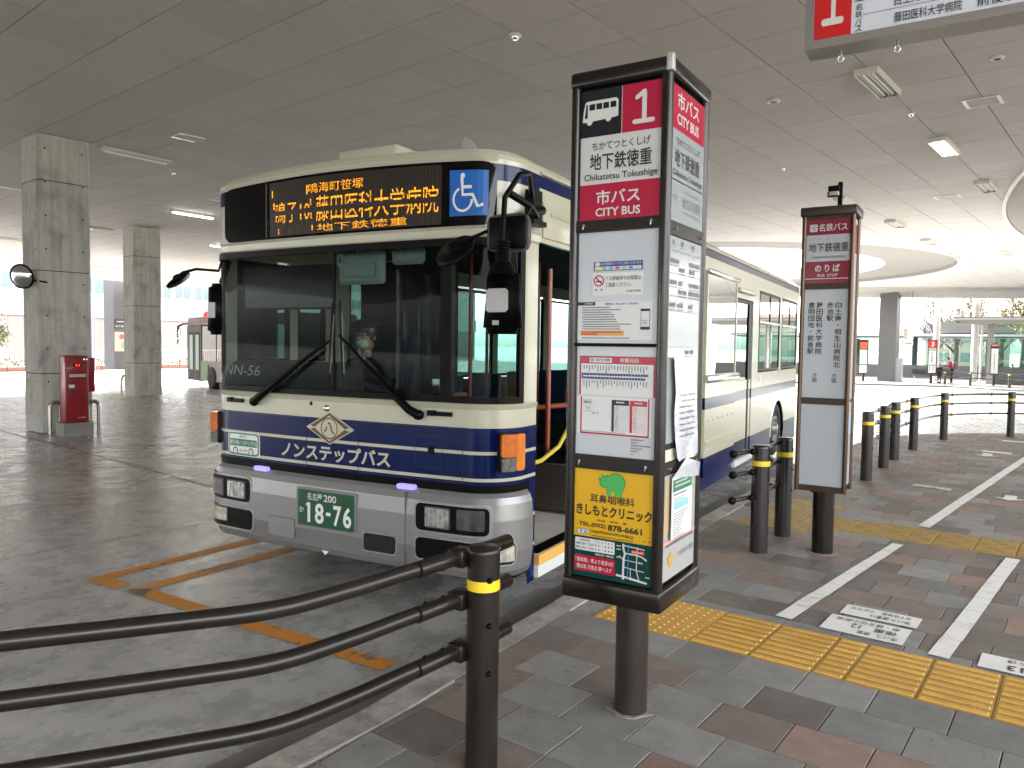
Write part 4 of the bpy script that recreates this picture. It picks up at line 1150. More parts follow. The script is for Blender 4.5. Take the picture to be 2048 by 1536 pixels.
# glazing of the right side
def pane(y0, y1, z0, z1, name='side_window', split=None, x=XR, sg=1, gl=SIDEGL):
    q = MB(); t_ = .03
    xo0, xo1 = sorted((x + sg * .004, x - sg * .03))
    q.box(xo0, xo1, y0, y1, z0, z0 + t_, BLACK); q.box(xo0, xo1, y0, y1, z1 - t_, z1, BLACK); q.box(xo0, xo1, y0, y0 + t_, z0 + t_, z1 - t_, BLACK); q.box(xo0, xo1, y1 - t_, y1, z0 + t_, z1 - t_, BLACK)
    if split: q.box(xo0, xo1, y0 + t_, y1 - t_, split, split + .03, STEEL); q.box(xo0, xo1, (y0 + y1) / 2 - .015, (y0 + y1) / 2 + .015, split + .03, z1 - t_, BLACK)
    w_ = q.build(name, bus)
    g = MB(); g.quad((x - sg * .006, y0 + t_, z0 + t_), (x - sg * .006, y1 - t_, z0 + t_), (x - sg * .006, y1 - t_, z1 - t_), (x - sg * .006, y0 + t_, z1 - t_), gl); g.build('pane', w_)
pane(1.72, 3.0, 1.40, 2.56, split=2.1); pane(3.12, 4.38, 1.40, 2.56, split=2.1)
pane(7.44, 9.04, 1.42, 2.57, split=2.12); pane(9.24, 10.72, 1.42, 2.57, split=2.12)
for y0, y1 in ((.32, .86), (.95, 1.30), (1.62, 2.9), (3.0, 4.3), (4.4, 5.7), (5.8, 7.1), (7.2, 8.5), (8.6, 9.9)): pane(y0, y1, 1.58 if y0 < 1.3 else 1.36, 2.40, x=XL, sg=-1, gl=CLEARGL)
# sliding second door drawn in front, and the door leaf
q = MB(); X1 = XR + .035
for a, b, mm in ((.30, .52, NAVY), (.52, 1.06, CREAM), (1.06, 1.19, NAVY), (1.19, 1.36, CREAM), (2.56, 2.60, CREAM)): q.box(XR + .002, X1, 4.47, 5.90, a, b, mm)
q.box(XR + .002, X1, 4.47, 4.52, 1.36, 2.56, CREAM); q.box(XR + .002, X1, 5.86, 5.90, 1.36, 2.56, CREAM)
q.box(X1, X1 + .004, 4.5, 5.87, .60, .61, MATS['gutter_grey']); q.box(X1, X1 + .012, 4.47, 5.90, .66, .70, CREAM)
for k in range(6): q.box(X1, X1 + .003, 4.6 + k * .23, 4.615 + k * .23, .92, .935, BLACK)
sd = q.build('sliding_door', bus)
q = MB(); q.quad((X1 - .01, 4.52, 1.36), (X1 - .01, 5.86, 1.36), (X1 - .01, 5.86, 2.56), (X1 - .01, 4.52, 2.56), glass('mirror_tint_glass', (.25, .34, .33), 5.0)); q.build('pane', sd)
q = MB(); q.rbox(X1, X1 + .05, 4.45, 5.92, 1.36, 1.44, .012, mat('rail_aluminium', (.62, .63, .64), .18, metal=.9)); q.rbox(X1, X1 + .04, 4.45, 5.9, 2.57, 2.62, .01, MATS['rail_aluminium']); q.build('door_rail', sd)
q = MB(); X2 = XR - .01
q.box(X2 - .03, X2, 5.99, 7.0, .33, .52, NAVY); q.box(X2 - .03, X2, 5.99, 7.0, .52, 1.06, CREAM); q.box(X2 - .03, X2, 5.99, 7.0, 1.06, 1.19, NAVY); q.box(X2 - .03, X2, 5.99, 7.0, 1.19, 1.32, CREAM)
q.box(X2 - .03, X2, 6.84, 7.0, 1.32, 2.39, BLACK); q.box(X2 - .03, X2, 5.99, 6.84, 2.34, 2.39, BLACK); q.box(X2 - .001, X2 + .006, 6.78, 6.86, .33, 2.38, BLACK); dr = q.build('second_door', bus)
q = MB(); q.quad((X2 - .01, 5.99, 1.32), (X2 - .01, 6.84, 1.32), (X2 - .01, 6.84, 2.34), (X2 - .01, 5.99, 2.34), MATS['mirror_tint_glass']); q.build('pane', dr)
q = MB(); q.rbox(XR, XR + .05, 6.05, 6.95, 2.47, 2.53, .015, mat('lamp_cover', (.55, .54, .45), .35)); q.build('door_lamp', bus)
q = MB(); q.box(XR, XR + .04, 5.95, 7.2, .22, .30, MATS['sill_white']); q.build('second_step', bus)
q = MB(); q.box(XR, XR + .012, 4.9, 5.0, .30, .36, AMBER); q.build('side_reflector', bus)
q = MB(); q.box(XR, XR + .002, 7.52, 7.72, 1.22, 1.36, mat('clear_sticker', (.6, .56, .5), .3)); q.stroke([(7.57 + .025 * math.cos(a), 1.30 + .025 * math.sin(a)) for a in [k * .524 for k in range(12)]], .008, RED, lambda u, v: (XR + .0035, u, v), True); q.build('door_sticker', bus)
# --- wheels
def wheel(x, y, sg):
    q = MB(); M_ = Matrix.Translation((x, y, .44)) @ Matrix.Rotation(R(90) * sg, 4, 'Y')
    q.lathe([(.20, -.20), (.40, -.22), (.435, -.20), (.44, -.14), (.44, -.04), (.425, .0), (.39, .02), (.30, .015), (.28, -.0)], RUBBER, 36, M_); wv = q.build('wheel', bus)
    q = MB(); q.lathe([(.285, .0), (.27, -.02), (.25, -.06), (.16, -.03), (.10, -.02), (.09, .04), (0, .045)], mat('wheel_steel', (.30, .30, .29), .4, metal=.6, var=.2), 30, M_)
    for k in range(8):
        an = k * math.pi / 4; p = M_ @ Vector((.13 * math.cos(an), .13 * math.sin(an), -.02)); q.ball(p, .016, STEEL, seg=6)
    q.build('rim', wv)
for x, sg in ((XR - .03, 1), (XL + .03, -1)):
    for y in (2.55, 9.05): wheel(x, y, sg)
mb = MB(); mb.box(XL + .1, XR - .1, .3, 10.7, .22, .33, BLACK); mb.build('chassis', bus)

# --- cabin fittings
mb = MB()
mb.rbox(-1.24, -.14, .10, .42, 1.15, 1.605, .05, DKIN); mb.rbox(-1.26, 1.0, .06, .42, .85, 1.40, .03, DKIN)
mb.rbox(-.20, .05, .45, .8, .7, 1.38, .03, DKIN)
mb.build('dashboard', bus)
mb = MB(); cst = Vector((-.80, .60, 1.50)); tl_ = Matrix.Translation(cst) @ Matrix.Rotation(R(-24), 4, 'X')
mb.tube([tl_ @ Vector((.24 * math.cos(a), .24 * math.sin(a), 0)) for a in [k * 6.2832 / 28 for k in range(29)]], .017, BLACK, 8, False)
for a in (90, 210, 330): mb.tube([tl_ @ Vector((0, 0, -.03)), tl_ @ Vector((.24 * math.cos(R(a)), .24 * math.sin(R(a)), 0))], .012, BLACK, 6)
mb.tube([tl_ @ Vector((0, 0, -.03)), tl_ @ Vector((0, 0, -.4))], .03, BLACK, 8); mb.build('steering_wheel', bus)
mb = MB(); mb.rbox(-1.02, -.46, 1.05, 1.55, .95, 1.08, .04, mat('driver_seat_blue', (.012, .016, .035), .8)); mb.rbox(-1.0, -.48, 1.46, 1.60, 1.08, 1.85, .05, MATS['driver_seat_blue']); mb.box(-.9, -.6, 1.1, 1.4, .64, .95, DKIN); mb.box(-1.2, -.2, .45, 1.8, .60, .64, DKIN); mb.build('driver_seat', bus)
mb = MB(); mb.box(-1.28, -.20, 1.70, 1.73, .64, 2.5, DKIN); mb.build('driver_partition', bus)
q = MB()
vs = []; K = 14
for k in range(K + 1):
    y = .75 + k * .06; x = -.13 + .025 * math.sin(k * 1.7); vs += [(x, y, 1.25), (x + .02 * math.sin(k * 2.3), y, 2.32)]
q.add(vs, [(2 * k, 2 * k + 2, 2 * k + 3, 2 * k + 1) for k in range(K)], glass('clear_curtain', (.94, .97, .96), .35, .03), True); q.build('clear_curtain', bus)
mb = MB(); mb.box(-1.05, -.16, .10, .11, 2.00, 2.30, glass('sun_visor_tint', (.10, .085, .15), .8)); mb.box(-1.05, -.16, .098, .112, 1.985, 2.0, BLACK); mb.build('sun_visor', bus)
MIRB = mat('mirror_back_grey', (.48, .52, .50), .4)
mb = MB(); mb.rbox(-.14, .26, .10, .15, 2.15, 2.375, .03, MIRB); mb.rbox(-.08, .20, .085, .10, 2.20, 2.30, .02, MIRB); mb.tube([(.06, .12, 2.25), (.02, .10, 2.42)], .012, MIRB, 8); mb.build('cabin_mirror', bus)
q = MB(); q.text('6', -.115, -.09, 2.295, 2.345, INK, lambda u, v: (u, .083, v), .02); q.poly([(-.13, .086, 2.28), (-.075, .086, 2.28), (-.075, .086, 2.36), (-.13, .086, 2.36)], mat('pale_blue_tag', (.45, .62, .65), .5)); q.build('number_tag', bus)
mb = MB(); mb.rbox(.31, .57, .12, .16, 2.275, 2.385, .03, MIRB); mb.tube([(.44, .14, 2.33), (.43, .12, 2.43)], .012, MIRB, 8); mb.build('small_cabin_mirror', bus)
for pts in ([(1.07, .98, .95), (1.07, .98, 2.30)], [(-.10, 1.78, .4), (-.10, 1.78, 2.55)], [(.15, 2.6, .4), (.15, 2.6, 2.55)], [(.30, 1.0, 1.30), (.62, .95, 1.30)], [(.93, .60, 1.30), (1.10, 1.45, 1.30)], [(1.0, 3.2, .4), (1.0, 3.2, 2.55)], [(-.9, 3.4, 1.0), (-.9, 3.4, 2.5)]):
    q = MB(); q.tube(pts, .019, ORANGEP, 10); q.build('grab_pole', bus)
q = MB(); q.tube([(1.10, .50, .93), (1.14, .75, .95), (1.15, 1.0, 1.02), (1.12, 1.25, 1.15)], .016, mat('yellow_rail', (.60, .50, .05), .35), 10); q.build('yellow_rail', bus)
q = MB(); q.box(.25, .52, .55, .85, .64, 1.34, mat('fare_box_blue', (.02, .05, .12), .4)); q.box(.36, .42, .54, .56, 1.34, 1.50, CHROME); q.box(.44, .56, .52, .7, 1.28, 1.40, ORANGEP); q.build('fare_box', bus)
STF = mat('seat_fabric', (.02, .05, .12), .9, var=.4, scale=60)
for y in (2.4, 3.2, 4.1, 5.0, 7.4, 8.2, 9.0):
    for x0 in ((-1.30, -.42) if y > 6 else (-1.30,)) + ((.35,) if y > 6 or y < 4 else ()):
        q = MB(); b0 = .64 if y > 6 else .37
        q.rbox(x0 + .04, x0 + .46, y, y + .42, b0 + .36, b0 + .46, .03, STF); q.rbox(x0 + .04, x0 + .46, y + .38, y + .46, b0 + .42, b0 + 1.05, .03, STF); q.build('passenger_seat', bus)
q = MB(); q.box(.93, 1.16, 1.60, 1.64, .95, 2.1, mat('pale_green_panel', (.30, .34, .27), .6)); q.box(.93, 1.16, 1.58, 1.60, 1.30, 1.40, mat('notice_red', (.4, .02, .03), .5)); q.box(.45, 1.2, 1.64, 1.68, .40, .78, mat('bronze_box', (.10, .075, .06), .3, metal=.6)); q.build('wheel_box_panel', bus)
# --- outside mirrors, near side
q = MB(); q.box(XR, XR + .06, .26, .38, 2.52, 2.72, BLACK); q.box(XR + .02, XR + .08, .23, .41, 2.50, 2.53, BLACK)
q.tube([(XR + .03, .30, 2.67), (1.45, -.08, 2.73), (1.455, -.20, 2.70), (1.39, -.25, 2.57), (1.39, -.27, 2.33)],   .016, BLACK, 10)
q.tube([(XR + .05, .32, 2.56), (1.42, .0, 2.56), (1.40, -.22, 2.60)], .022, BLACK, 10)
q.tube([(1.43, -.02, 2.55), (1.41, -.14, 2.40)], .012, BLACK, 8); q.tube([(XR + .07, .2, 2.56), (XR + .07, .36, 2.60)], .03, BLACK, 10)
mt = q.build('mirror_arm', bus)
q = MB()
for k in range(7): q.lathe([(.036, -.008), (.046, 0), (.036, .008)], BLACK, 16, Matrix.Translation((1.395, -.27, 2.32 - k * .017)))

b = bmesh.new(); bmesh.ops.create_cube(b, size=1)
for v in b.verts:
    tpr = .72 if v.co.z > 0 else 1
    v.co = (1.40 + v.co.x * .235 * (.80 if v.co.z > 0 else 1), -.27 + v.co.y * .12 * tpr, 1.995 + v.co.z * .37)
bmesh.ops.bevel(b, geom=list(b.edges), offset=.035, segments=3, affect='EDGES'); q.bm(b, BLACK, True)
q.tube([(1.395, -.27, 2.21), (1.395, -.27, 2.14)], [.048, .085], BLACK, 16); hs = q.build('mirror_housing', bus)
q = MB(); q.prism([(x_ + .125, z_) for x_, z_ in ((1.215, 1.93), (1.325, 1.93), (1.34, 1.945), (1.34, 2.045), (1.325, 2.06), (1.215, 2.06), (1.20, 2.045), (1.20, 1.945))], -.3345, -.330, mat('white_label', (.55, .55, .55), .6, var=.1), lambda u, v, w_: (u, w_, v)); q.box(1.368, 1.408, -.334, -.330, 1.86, 1.885, MATS['white_label']); q.build('white_label', hs)
q = MB(); q.rbox(1.245, 1.505, -.19, -.15, 2.28, 2.49, .045, mat('mirror_rim_grey', (.10, .10, .098), .4)); q.rbox(1.26, 1.49, -.20, -.185, 2.295, 2.475, .007, BLACK); q.build('square_mirror', bus)
q = MB(); Mx2 = Matrix.Translation((1.04, -.22, 2.30)) @ (Vector((.10, -.45, -.88)).to_track_quat('Z', 'Y').to_matrix().to_4x4())
q.lathe([(0, -.05), (.03, -.048), (.04, -.02), (.10, -.012), (.125, .0), (.128, .012), (.11, .02), (0, .03)], BLACK, 28, Matrix.Translation((1.04, -.22, 2.30)) @ Vector((-.12, -.62, .55)).to_track_quat('-Z', 'Y').to_matrix().to_4x4()); q.tube([(1.05, -.22, 2.33), (1.25, -.2, 2.40)], .011, BLACK, 8); q.build('round_mirror', bus)
# far side mirrors
q = MB(); q.tube([(-1.20, .02, 2.36), (-1.16, -.05, 2.27), (-1.34, -.10, 2.285), (-1.44, -.14, 2.26), (-1.48, -.15, 2.235)], .011, BLACK, 8)
q.lathe([(0, -.05), (.03, -.045), (.045, -.02), (.09, -.01), (.125, .0), (.12, .015), (0, .03)], BLACK, 24, Matrix.Translation((-1.47, -.16, 2.205)) @ Matrix.Scale(.80, 4) @ Vector((-.50, -.32, .80)).to_track_quat('-Z', 'Y').to_matrix().to_4x4()); q.build('far_mirror_arm', bus)
q = MB()
b = bmesh.new(); bmesh.ops.create_cube(b, size=1)
for v in b.verts: v.co = (-1.43 + v.co.x * .16 * (.8 if v.co.z > 0 else 1), .16 + v.co.y * .10, 2.0 + v.co.z * .40)
bmesh.ops.bevel(b, geom=list(b.edges), offset=.03, segments=3, affect='EDGES'); q.bm(b, BLACK, True); q.tube([(-1.38, .16, 2.2), (-1.33, .2, 2.38)], .02, BLACK, 8); q.box(-1.47, -1.39, .105, .109, 1.93, 2.05, MATS['white_label']); q.build('far_mirror_housing', bus)
# ================================================================== NEAR BUS STOP PYLON
FW = lambda y: (lambda u, v: (u, y, v))
FX = lambda x: (lambda u, v: (x, u, v))
def rect(mb, fr, x0, x1, z0, z1, m): mb.poly([fr(x0, z0), fr(x1, z0), fr(x1, z1), fr(x0, z1)], m)
def circ(mb, fr, x, z, r, m, n=14, sx=1): mb.poly([fr(x + sx * r * math.cos(6.2832 * k / n), z + r * math.sin(6.2832 * k / n)) for k in range(n)], m)
def scribble(mb, fr, x0, x1, z, h, m, dens=.7, seed=0):
    """a line of print too small to read: short dark strokes of uneven width"""
    rd = random.Random(seed + int(z * 1e4)); x = x0
    while x < x1:
        w_ = min(rd.uniform(.35, .9) * h, x1 - x); 
        if rd.random() < dens + .2:
            rect(mb, fr, x, x + w_ * .8, z, z + h * rd.uniform(.75, 1), m)
            rect(mb, fr, x + w_ * .1, x + w_ * .7, z + h * .38, z + h * .52, PANELW) if h > .006 else None
        x += w_
X0, X1_, Y0, Y1 = -1.527, -1.090, 2.870, 3.345
py = thing('bus_stop_pylon', 'tall dark brown bus stop pylon number 1 with a yellow clinic advertisement, nearest the camera', 'bus stop sign', ((X0 + X1_) / 2 + .02, 3.10, 0))
ox, oy = (X0 + X1_) / 2 + .02, 3.10
def lb(mb): # shift world-measured verts to the pylon's own origin
    mb.v = [(v[0] - ox, v[1] - oy, v[2]) for v in mb.v]; return mb
q = MB(); q.cyl(-1.305, 3.11, 0, .56, .071, mat('weathered_brown_post', (.024, .0175, .0145), .38, var=.3, scale=7, coat=.15), 32); lb(q).build('post', py)
q = MB(); q.prism([(-1.305 + .098 * math.cos(6.2832 * k / 14) * random.uniform(.72, 1.12), 3.11 + .098 * math.sin(6.2832 * k / 14) * random.uniform(.72, 1.1)) for k in range(14)], .001, .006, mat('mortar_patch', (.26, .255, .24), .9, var=.3, scale=30)); lb(q).build('mortar_patch', py)
q = MB(); q.rbox(X0 - .004, X1_ + .004, Y0 - .004, Y1 + .004, .535, .628, .014, BROWN); lb(q).build('base_tray', py)
q = MB(); q.rbox(X0 - .003, X1_ + .003, Y0 - .003, Y1 + .003, 2.655, 2.722, .014, BROWN); lb(q).build('cap', py)
q = MB(); q.rbox(X1_ - .022, X1_ + .006, Y0 - .006, Y0 + .022, 2.662, 2.728, .004, mat('silver_tape', (.52, .52, .53), .35, metal=.5, bump=.6, bscale=90)); lb(q).build('taped_corner', py)
for x in (X0 + .018, X1_ - .022):
    for y in (Y0 + .02, Y1 - .02):
        q = MB(); q.cyl(x, y, .62, 2.66, .0195 if x < -1.3 else .022, BROWN, 18); lb(q).build('corner_post', py)
q = MB(); q.box(X0 + .03, X1_ - .03, Y0 + .03, Y1 - .03, .62, 2.66, BLACK); lb(q).build('light_box', py)
q = MB()
for z0, z1 in ((2.068, 2.115), (1.600, 1.612), (1.090, 1.150)):
    q.box(X0 + .02, X1_ - .030, Y0 + .006, Y0 + .03, z0, z1, BROWN if z1 - z0 > .02 else BLACK)
for z0, z1 in ((2.045, 2.10), (1.19, 1.21), (1.085, 1.135)):
    q.box(X1_ - .03, X1_ - .006, Y0 + .04, Y1 - .04, z0, z1, BROWN)
q.box(X0 + .03, X0 + .042, Y0 + .010, Y0 + .03, .62, 2.66, BROWN); q.box(X1_ - .040, X1_ - .030, Y0 + .004, Y0 + .03, .62, 2.66, BROWN)
lb(q).build('frame_rail', py)
q = MB()
for x, z in ((-1.455, 2.095), (-1.16, 2.095), (-1.455, 1.122), (-1.16, 1.122)): q.tube([(x, Y0 + .008, z), (x, Y0 - .006, z)], .0055, CHROME, 8); q.tube([(x, Y0 - .004, z), (x - .004, Y0 - .004, z - .016)], .002, CHROME, 6)
for y, z in ((2.95, 2.07), (3.27, 2.07), (2.95, 1.11), (3.27, 1.11)): q.tube([(X1_ - .008, y, z), (X1_ + .006, y, z)], .0055, CHROME, 8)
lb(q).build('panel_screw', py)
px0, px1 = -1.489, -1.128; yp = Y0 + .0175
def panel(name, z0, z1, m=PANELW):
    q = MB(); q.box(px0, px1, yp, yp + .006, z0, z1, m); return lb(q).build(name, py)
def prt(parent, name='lettering'):
    return MB()
e = .0015
# --- top panel
pa = panel('sign_panel', 2.115, 2.642, mat('sign_white', (.56, .57, .55), .16))
q = MB(); f1 = FW(yp - .001); f2 = FW(yp - .002)
rect(q, f1, px0, -1.305, 2.455, 2.642, mat('sign_black', (.012, .014, .016), .15)); rect(q, f1, -1.302, px1, 2.455, 2.642, RED); rect(q, f1, px0, px1, 2.115, 2.262, RED)
SW = mat('sign_letter_white', (.62, .62, .60), .2)
q.one(-1.258, -1.162, 2.482, 2.614, SW, f2)
# the bus pictogram
q.poly([f2(*p) for p in [(-1.478, 2.517), (-1.474, 2.560), (-1.466, 2.594), (-1.458, 2.600), (-1.328, 2.600), (-1.319, 2.590), (-1.319, 2.527), (-1.330, 2.524), (-1.46, 2.516)]], SW)
f3 = FW(yp - .003); SB = MATS['sign_black']
for x0, x1 in ((-1.447, -1.422), (-1.416, -1.391), (-1.385, -1.360), (-1.353, -1.328)): rect(q, f3, x0, x1, 2.563, 2.587, SB)
q.poly([f3(*p) for p in [(-1.468, 2.533), (-1.455, 2.533), (-1.455, 2.588), (-1.461, 2.588)]], SB)
circ(q, FW(yp - .0024), -1.446, 2.516, .013, SW); circ(q, FW(yp - .0024), -1.362, 2.522, .013, SW)
q.text('ちかてつとくしげ', -1.432, -1.178, 2.398, 2.432, INK, f2, .008)
q.text('地下鉄徳重', -1.442, -1.172, 2.318, 2.386, INK, f2, .03)
q.text('Chikatetsu Tokushige', -1.466, -1.146, 2.270, 2.304, INK, f2, .012)
q.text('市バス', -1.410, -1.218, 2.178, 2.236, SW, f2, .04); q.text('CITY BUS', -1.412, -1.216, 2.130, 2.164, SW, f2, .035)
lb(q).build('panel_print', pa)
# --- notice panel
pa = panel('sign_panel', 1.613, 2.067)
q = MB(); BD = mat('strip_blue', (.02, .05, .25), .4)
rect(q, f1, -1.415, -1.200, 1.908, 1.945, BD); q.text('10の交通系ICカードがご利用いただけます', -1.385, -1.206, 1.930, 1.942, SW, f2, .02); circ(q, f2, -1.398, 1.935, .009, SW, sx=1.3)
rect(q, f2, -1.410, -1.205, 1.911, 1.925, SW)
for i, c_ in enumerate(((.6, .7, .1), (.1, .5, .2), (.1, .4, .6), (.5, .1, .1), (.2, .55, .25), (.1, .25, .6), (.5, .5, .52))): rect(q, f3, -1.404 + i * .029, -1.386 + i * .029, 1.913, 1.923, mat('card_logo_%d' % i, c_, .4))
SH = mat('paper_sheet', (.66, .67, .66), .5)
rect(q, f1, -1.419, -1.196, 1.808, 1.900, SH)
cx, cz = -1.390, 1.868
q.stroke([(cx + .021 * math.cos(a), cz + .021 * math.sin(a)) for a in [k * 6.2832 / 20 for k in range(20)]], .005, RED, f3, True); q.stroke([(cx - .015, cz + .015), (cx + .015, cz - .015)], .005, RED, FW(yp - .0033))
rect(q, f2, cx - .013, cx + .012, cz - .006, cz, INK)
q.text('バス停留所での喫煙は', -1.362, -1.206, 1.868, 1.886, INK, f2, .008); q.text('ご遠慮ください。', -1.362, -1.246, 1.842, 1.860, INK, f2, .008); q.text('禁　煙', -1.408, -1.372, 1.826, 1.836, INK, f2, .01); q.text('名古屋市交通局', -1.268, -1.206, 1.820, 1.829, INK, f2, .005)
rect(q, f1, px0 + .001, -1.155, 1.628, 1.782, SH)
rect(q, f2, px0 + .003, -1.405, 1.768, 1.782, INK); q.text('ご利用案内', -1.455, -1.415, 1.771, 1.779, SW, f3, .01)
q.text('乗車料金　大人210円　小児100円', -1.362, -1.218, 1.768, 1.778, mat('ink_blue', (.03, .03, .22), .5), f2, .015)
for i in range(10): scribble(q, f2, -1.465 + .004 * (i % 2), -1.40 + random.uniform(.05, .16), 1.757 - i * .0098, .005, GREYINK, .8, i)
rect(q, f2, -1.470, -1.275, 1.644, 1.664, mat('highlight_orange', (.62, .36, .10), .5)); scribble(q, f3, -1.466, -1.285, 1.656, .005, REDB, .8, 3); scribble(q, f3, -1.466, -1.39, 1.647, .005, REDB, .8, 4)
scribble(q, f2, -1.466, -1.25, 1.632, .005, GREYINK, .8, 5)
rect(q, f2, -1.204, -1.164, 1.668, 1.752, INK); rect(q, f3, -1.202, -1.166, 1.680, 1.742, SH)
for i in range(3): scribble(q, FW(yp - .004), -1.198, -1.174, 1.690 + i * .007, .003, GREYINK, .8, i)
lb(q).build('panel_print', pa)
# --- route and timetable panel
pa = panel('sign_panel', 1.150, 1.599)
q = MB(); rect(q, f1, -1.472, -1.134, 1.398, 1.560, RED); rect(q, f2, -1.464, -1.144, 1.398, 1.528, SH)
rect(q, f2, -1.426, -1.325, 1.533, 1.553, SH); q.text('徳重', -1.422, -1.405, 1.537, 1.550, INK, f3, .01); q.text('緑文化小劇場', -1.396, -1.332, 1.538, 1.551, INK, f3, .015); q.text('徳重巡回', -1.290, -1.208, 1.536, 1.553, SW, f3, .03)
BL2 = mat('route_blue', (.015, .025, .16), .4)
rect(q, f3, -1.455, -1.165, 1.480, 1.489, BL2); rect(q, f3, -1.455, -1.178, 1.465, 1.474, BL2); rect(q, f3, -1.461, -1.455, 1.465, 1.489, BL2)
rd = random.Random(4)
for i in range(23):
    x = -1.452 + i * .0126; circ(q, FW(yp - .004), x + .002, 1.4845, .0018, SH, 6); circ(q, FW(yp - .004), x + .002, 1.4695, .0018, SH, 6)
    n_ = rd.randint(3, 7)
    for k in range(n_): rect(q, f3, x, x + .0042, 1.518 - k * .0045, 1.5212 - k * .0045, INK)
    n_ = rd.randint(3, 8)
    for k in range(n_): rect(q, f3, x, x + .0042, 1.4565 - k * .0045, 1.4597 - k * .0045, RED if i == 2 else INK)
rect(q, f1, -1.480, -1.150, 1.236, 1.393, SH); 
for r_ in ((-1.464, -1.458, 1.240, 1.392), (-1.164, -1.158, 1.240, 1.392), (-1.464, -1.158, 1.236, 1.243)): rect(q, f2, *r_, RED)
q.stroke([(-1.454, 1.352), (-1.412, 1.352), (-1.412, 1.378), (-1.454, 1.378)], .001, GREYINK, f2, True); q.text('徳重巡回', -1.451, -1.415, 1.362, 1.374, INK, f2, .01)
q.text('白土', -1.440, -1.418, 1.338, 1.350, INK, f2, .0); q.text('滝ノ水', -1.410, -1.38, 1.318, 1.330, INK, f2, .0); scribble(q, f2, -1.44, -1.41, 1.330, .003, GREYINK)
for x0, x1, m_, c2 in ((-1.322, -1.246, INK, (.30, .30, .30)), (-1.242, -1.168, RED, (.5, .22, .24))):
    rect(q, f2, x0, x1, 1.360, 1.382, m_); rect(q, f2, x0, x0 + .011, 1.252, 1.360, m_); mm = mat('rule_%d' % int(c2[0] * 100), c2, .5)
    for i in range(12): rect(q, f2, x0 + .012, x1, 1.254 + i * .0088, 1.2556 + i * .0088, mm); scribble(q, f2, x0 + .016, x0 + .03, 1.2565 + i * .0088, .004, mm, .5, i)
    scribble(q, f3, x0 + .02, x1 - .02, 1.370, .006, SH, .9, 2)
scribble(q, f2, -1.455, -1.26, 1.246, .003, GREYINK, .8)
for i, w_ in enumerate((.055, .03, .085, .05, .03, .012)): scribble(q, f2, -1.235, -1.235 + w_, 1.222 - i * .0115, .005, GREYINK, .9, i)
lb(q).build('panel_print', pa)
# --- clinic advertisement
pa = panel('advert_panel', .632, 1.088, mat('advert_yellow', (.66, .38, .018), .2))
q = MB(); DG = mat('advert_green', (.004, .045, .038), .2); rect(q, f1, px0, px1, .632, .803, DG)
RG = mat('rhino_green', (.06, .40, .09), .4); rx, rz = -1.3125, 1.035
def rh(pts, m, fr=f2): q.poly([fr(rx + a, rz + b) for a, b in pts], m)
body = arc(.020, .008, .038, -60, 200, 14)
rh([(a, b) for a, b in arc(.018, .006, .040, 0, 360, 20)], RG); rh(arc(-.030, .006, .024, 0, 360, 16), RG, FW(yp - .0023)); rh(arc(-.040, -.004, .015, 0, 360, 12), RG, f3)
for x in (-.016, .020, .035): rh(rrect(x - .008, x + .012, -.050, -.015, .007, 3), RG, FW(yp - .0025 - abs(x) * .01))
q.stroke([(rx - .055, rz + .006), (rx - .060, rz + .020), (rx - .056, rz + .032)], .004, RG, f2)
for x in (-.044, -.022): rh(arc(x, .034, .006, 0, 360, 8), RG, FW(yp - .0018 + (x + .03) * .005))
for x in (-.038, -.030): circ(q, FW(yp - .004), rx + x, rz + .012, .002, INK, 8)
q.stroke([(rx + .018 + .0405 * math.cos(R(a)), rz + .006 + .0405 * math.sin(R(a))) for a in range(-50, 150, 12)], .0013, INK, FW(yp - .0042)); q.stroke([(rx - .030 + .0245 * math.cos(R(a)), rz + .006 + .0245 * math.sin(R(a))) for a in range(60, 330, 15)], .0013, INK, FW(yp - .0042))
AI = mat('advert_ink', (.012, .02, .014), .3)
q.text('耳鼻咽喉科', -1.412, -1.212, .950, .986, AI, f2, .03); q.text('きしもとクリニック', -1.474, -1.136, .893, .941, AI, f2, .045); q.text('院長　岸本　厚', -1.375, -1.245, .872, .882, AI, f2, .01)
q.text('TEL.(052)', -1.462, -1.338, .842, .864, AI, f2, .03); q.text('878-6661', -1.328, -1.178, .840, .866, AI, f2, .045)
q.poly([f2(*p) for p in rrect(-1.468, -1.410, .812, .834, .006, 3)], AI); q.poly([f3(*p) for p in rrect(-1.466, -1.412, .814, .832, .005, 3)], SH); q.text('予 約', -1.460, -1.418, .816, .830, AI, FW(yp - .004), .02); q.text('http://kishimoto.mdja.jp', -1.402, -1.213, .818, .836, AI, f2, .01)
scribble(q, f2, -1.402, -1.215, .808, .004, AI, .9); scribble(q, f2, -1.168, -1.14, .815, .006, AI, .5)
q.poly([f2(*p) for p in rrect(-1.478, -1.296, .742, .795, .006, 3)], SH); q.text('診療時間', -1.458, -1.410, .780, .791, AI, f3, .01); q.text('AM 9:00〜12:00', -1.474, -1.392, .765, .776, AI, f3, .01); q.text('PM 3:30〜 7:00', -1.474, -1.392, .748, .759, AI, f3, .01)
for i in range(6):
    q.text('月火水木金土'[i], -1.387 + i * .015, -1.377 + i * .015, .781, .791, AI, f3, .0)
    for z in (.770, .753):
        if i == 2: q.stroke([(-1.354, z - .004), (-1.347, z + .004)], .0012, AI, f3)
        else: circ(q, f3, -1.382 + i * .015, z, .0036, AI, 8)
q.text('※PM2:00〜PM4:00', -1.385, -1.30, .728, .737, SH, f2, .005)
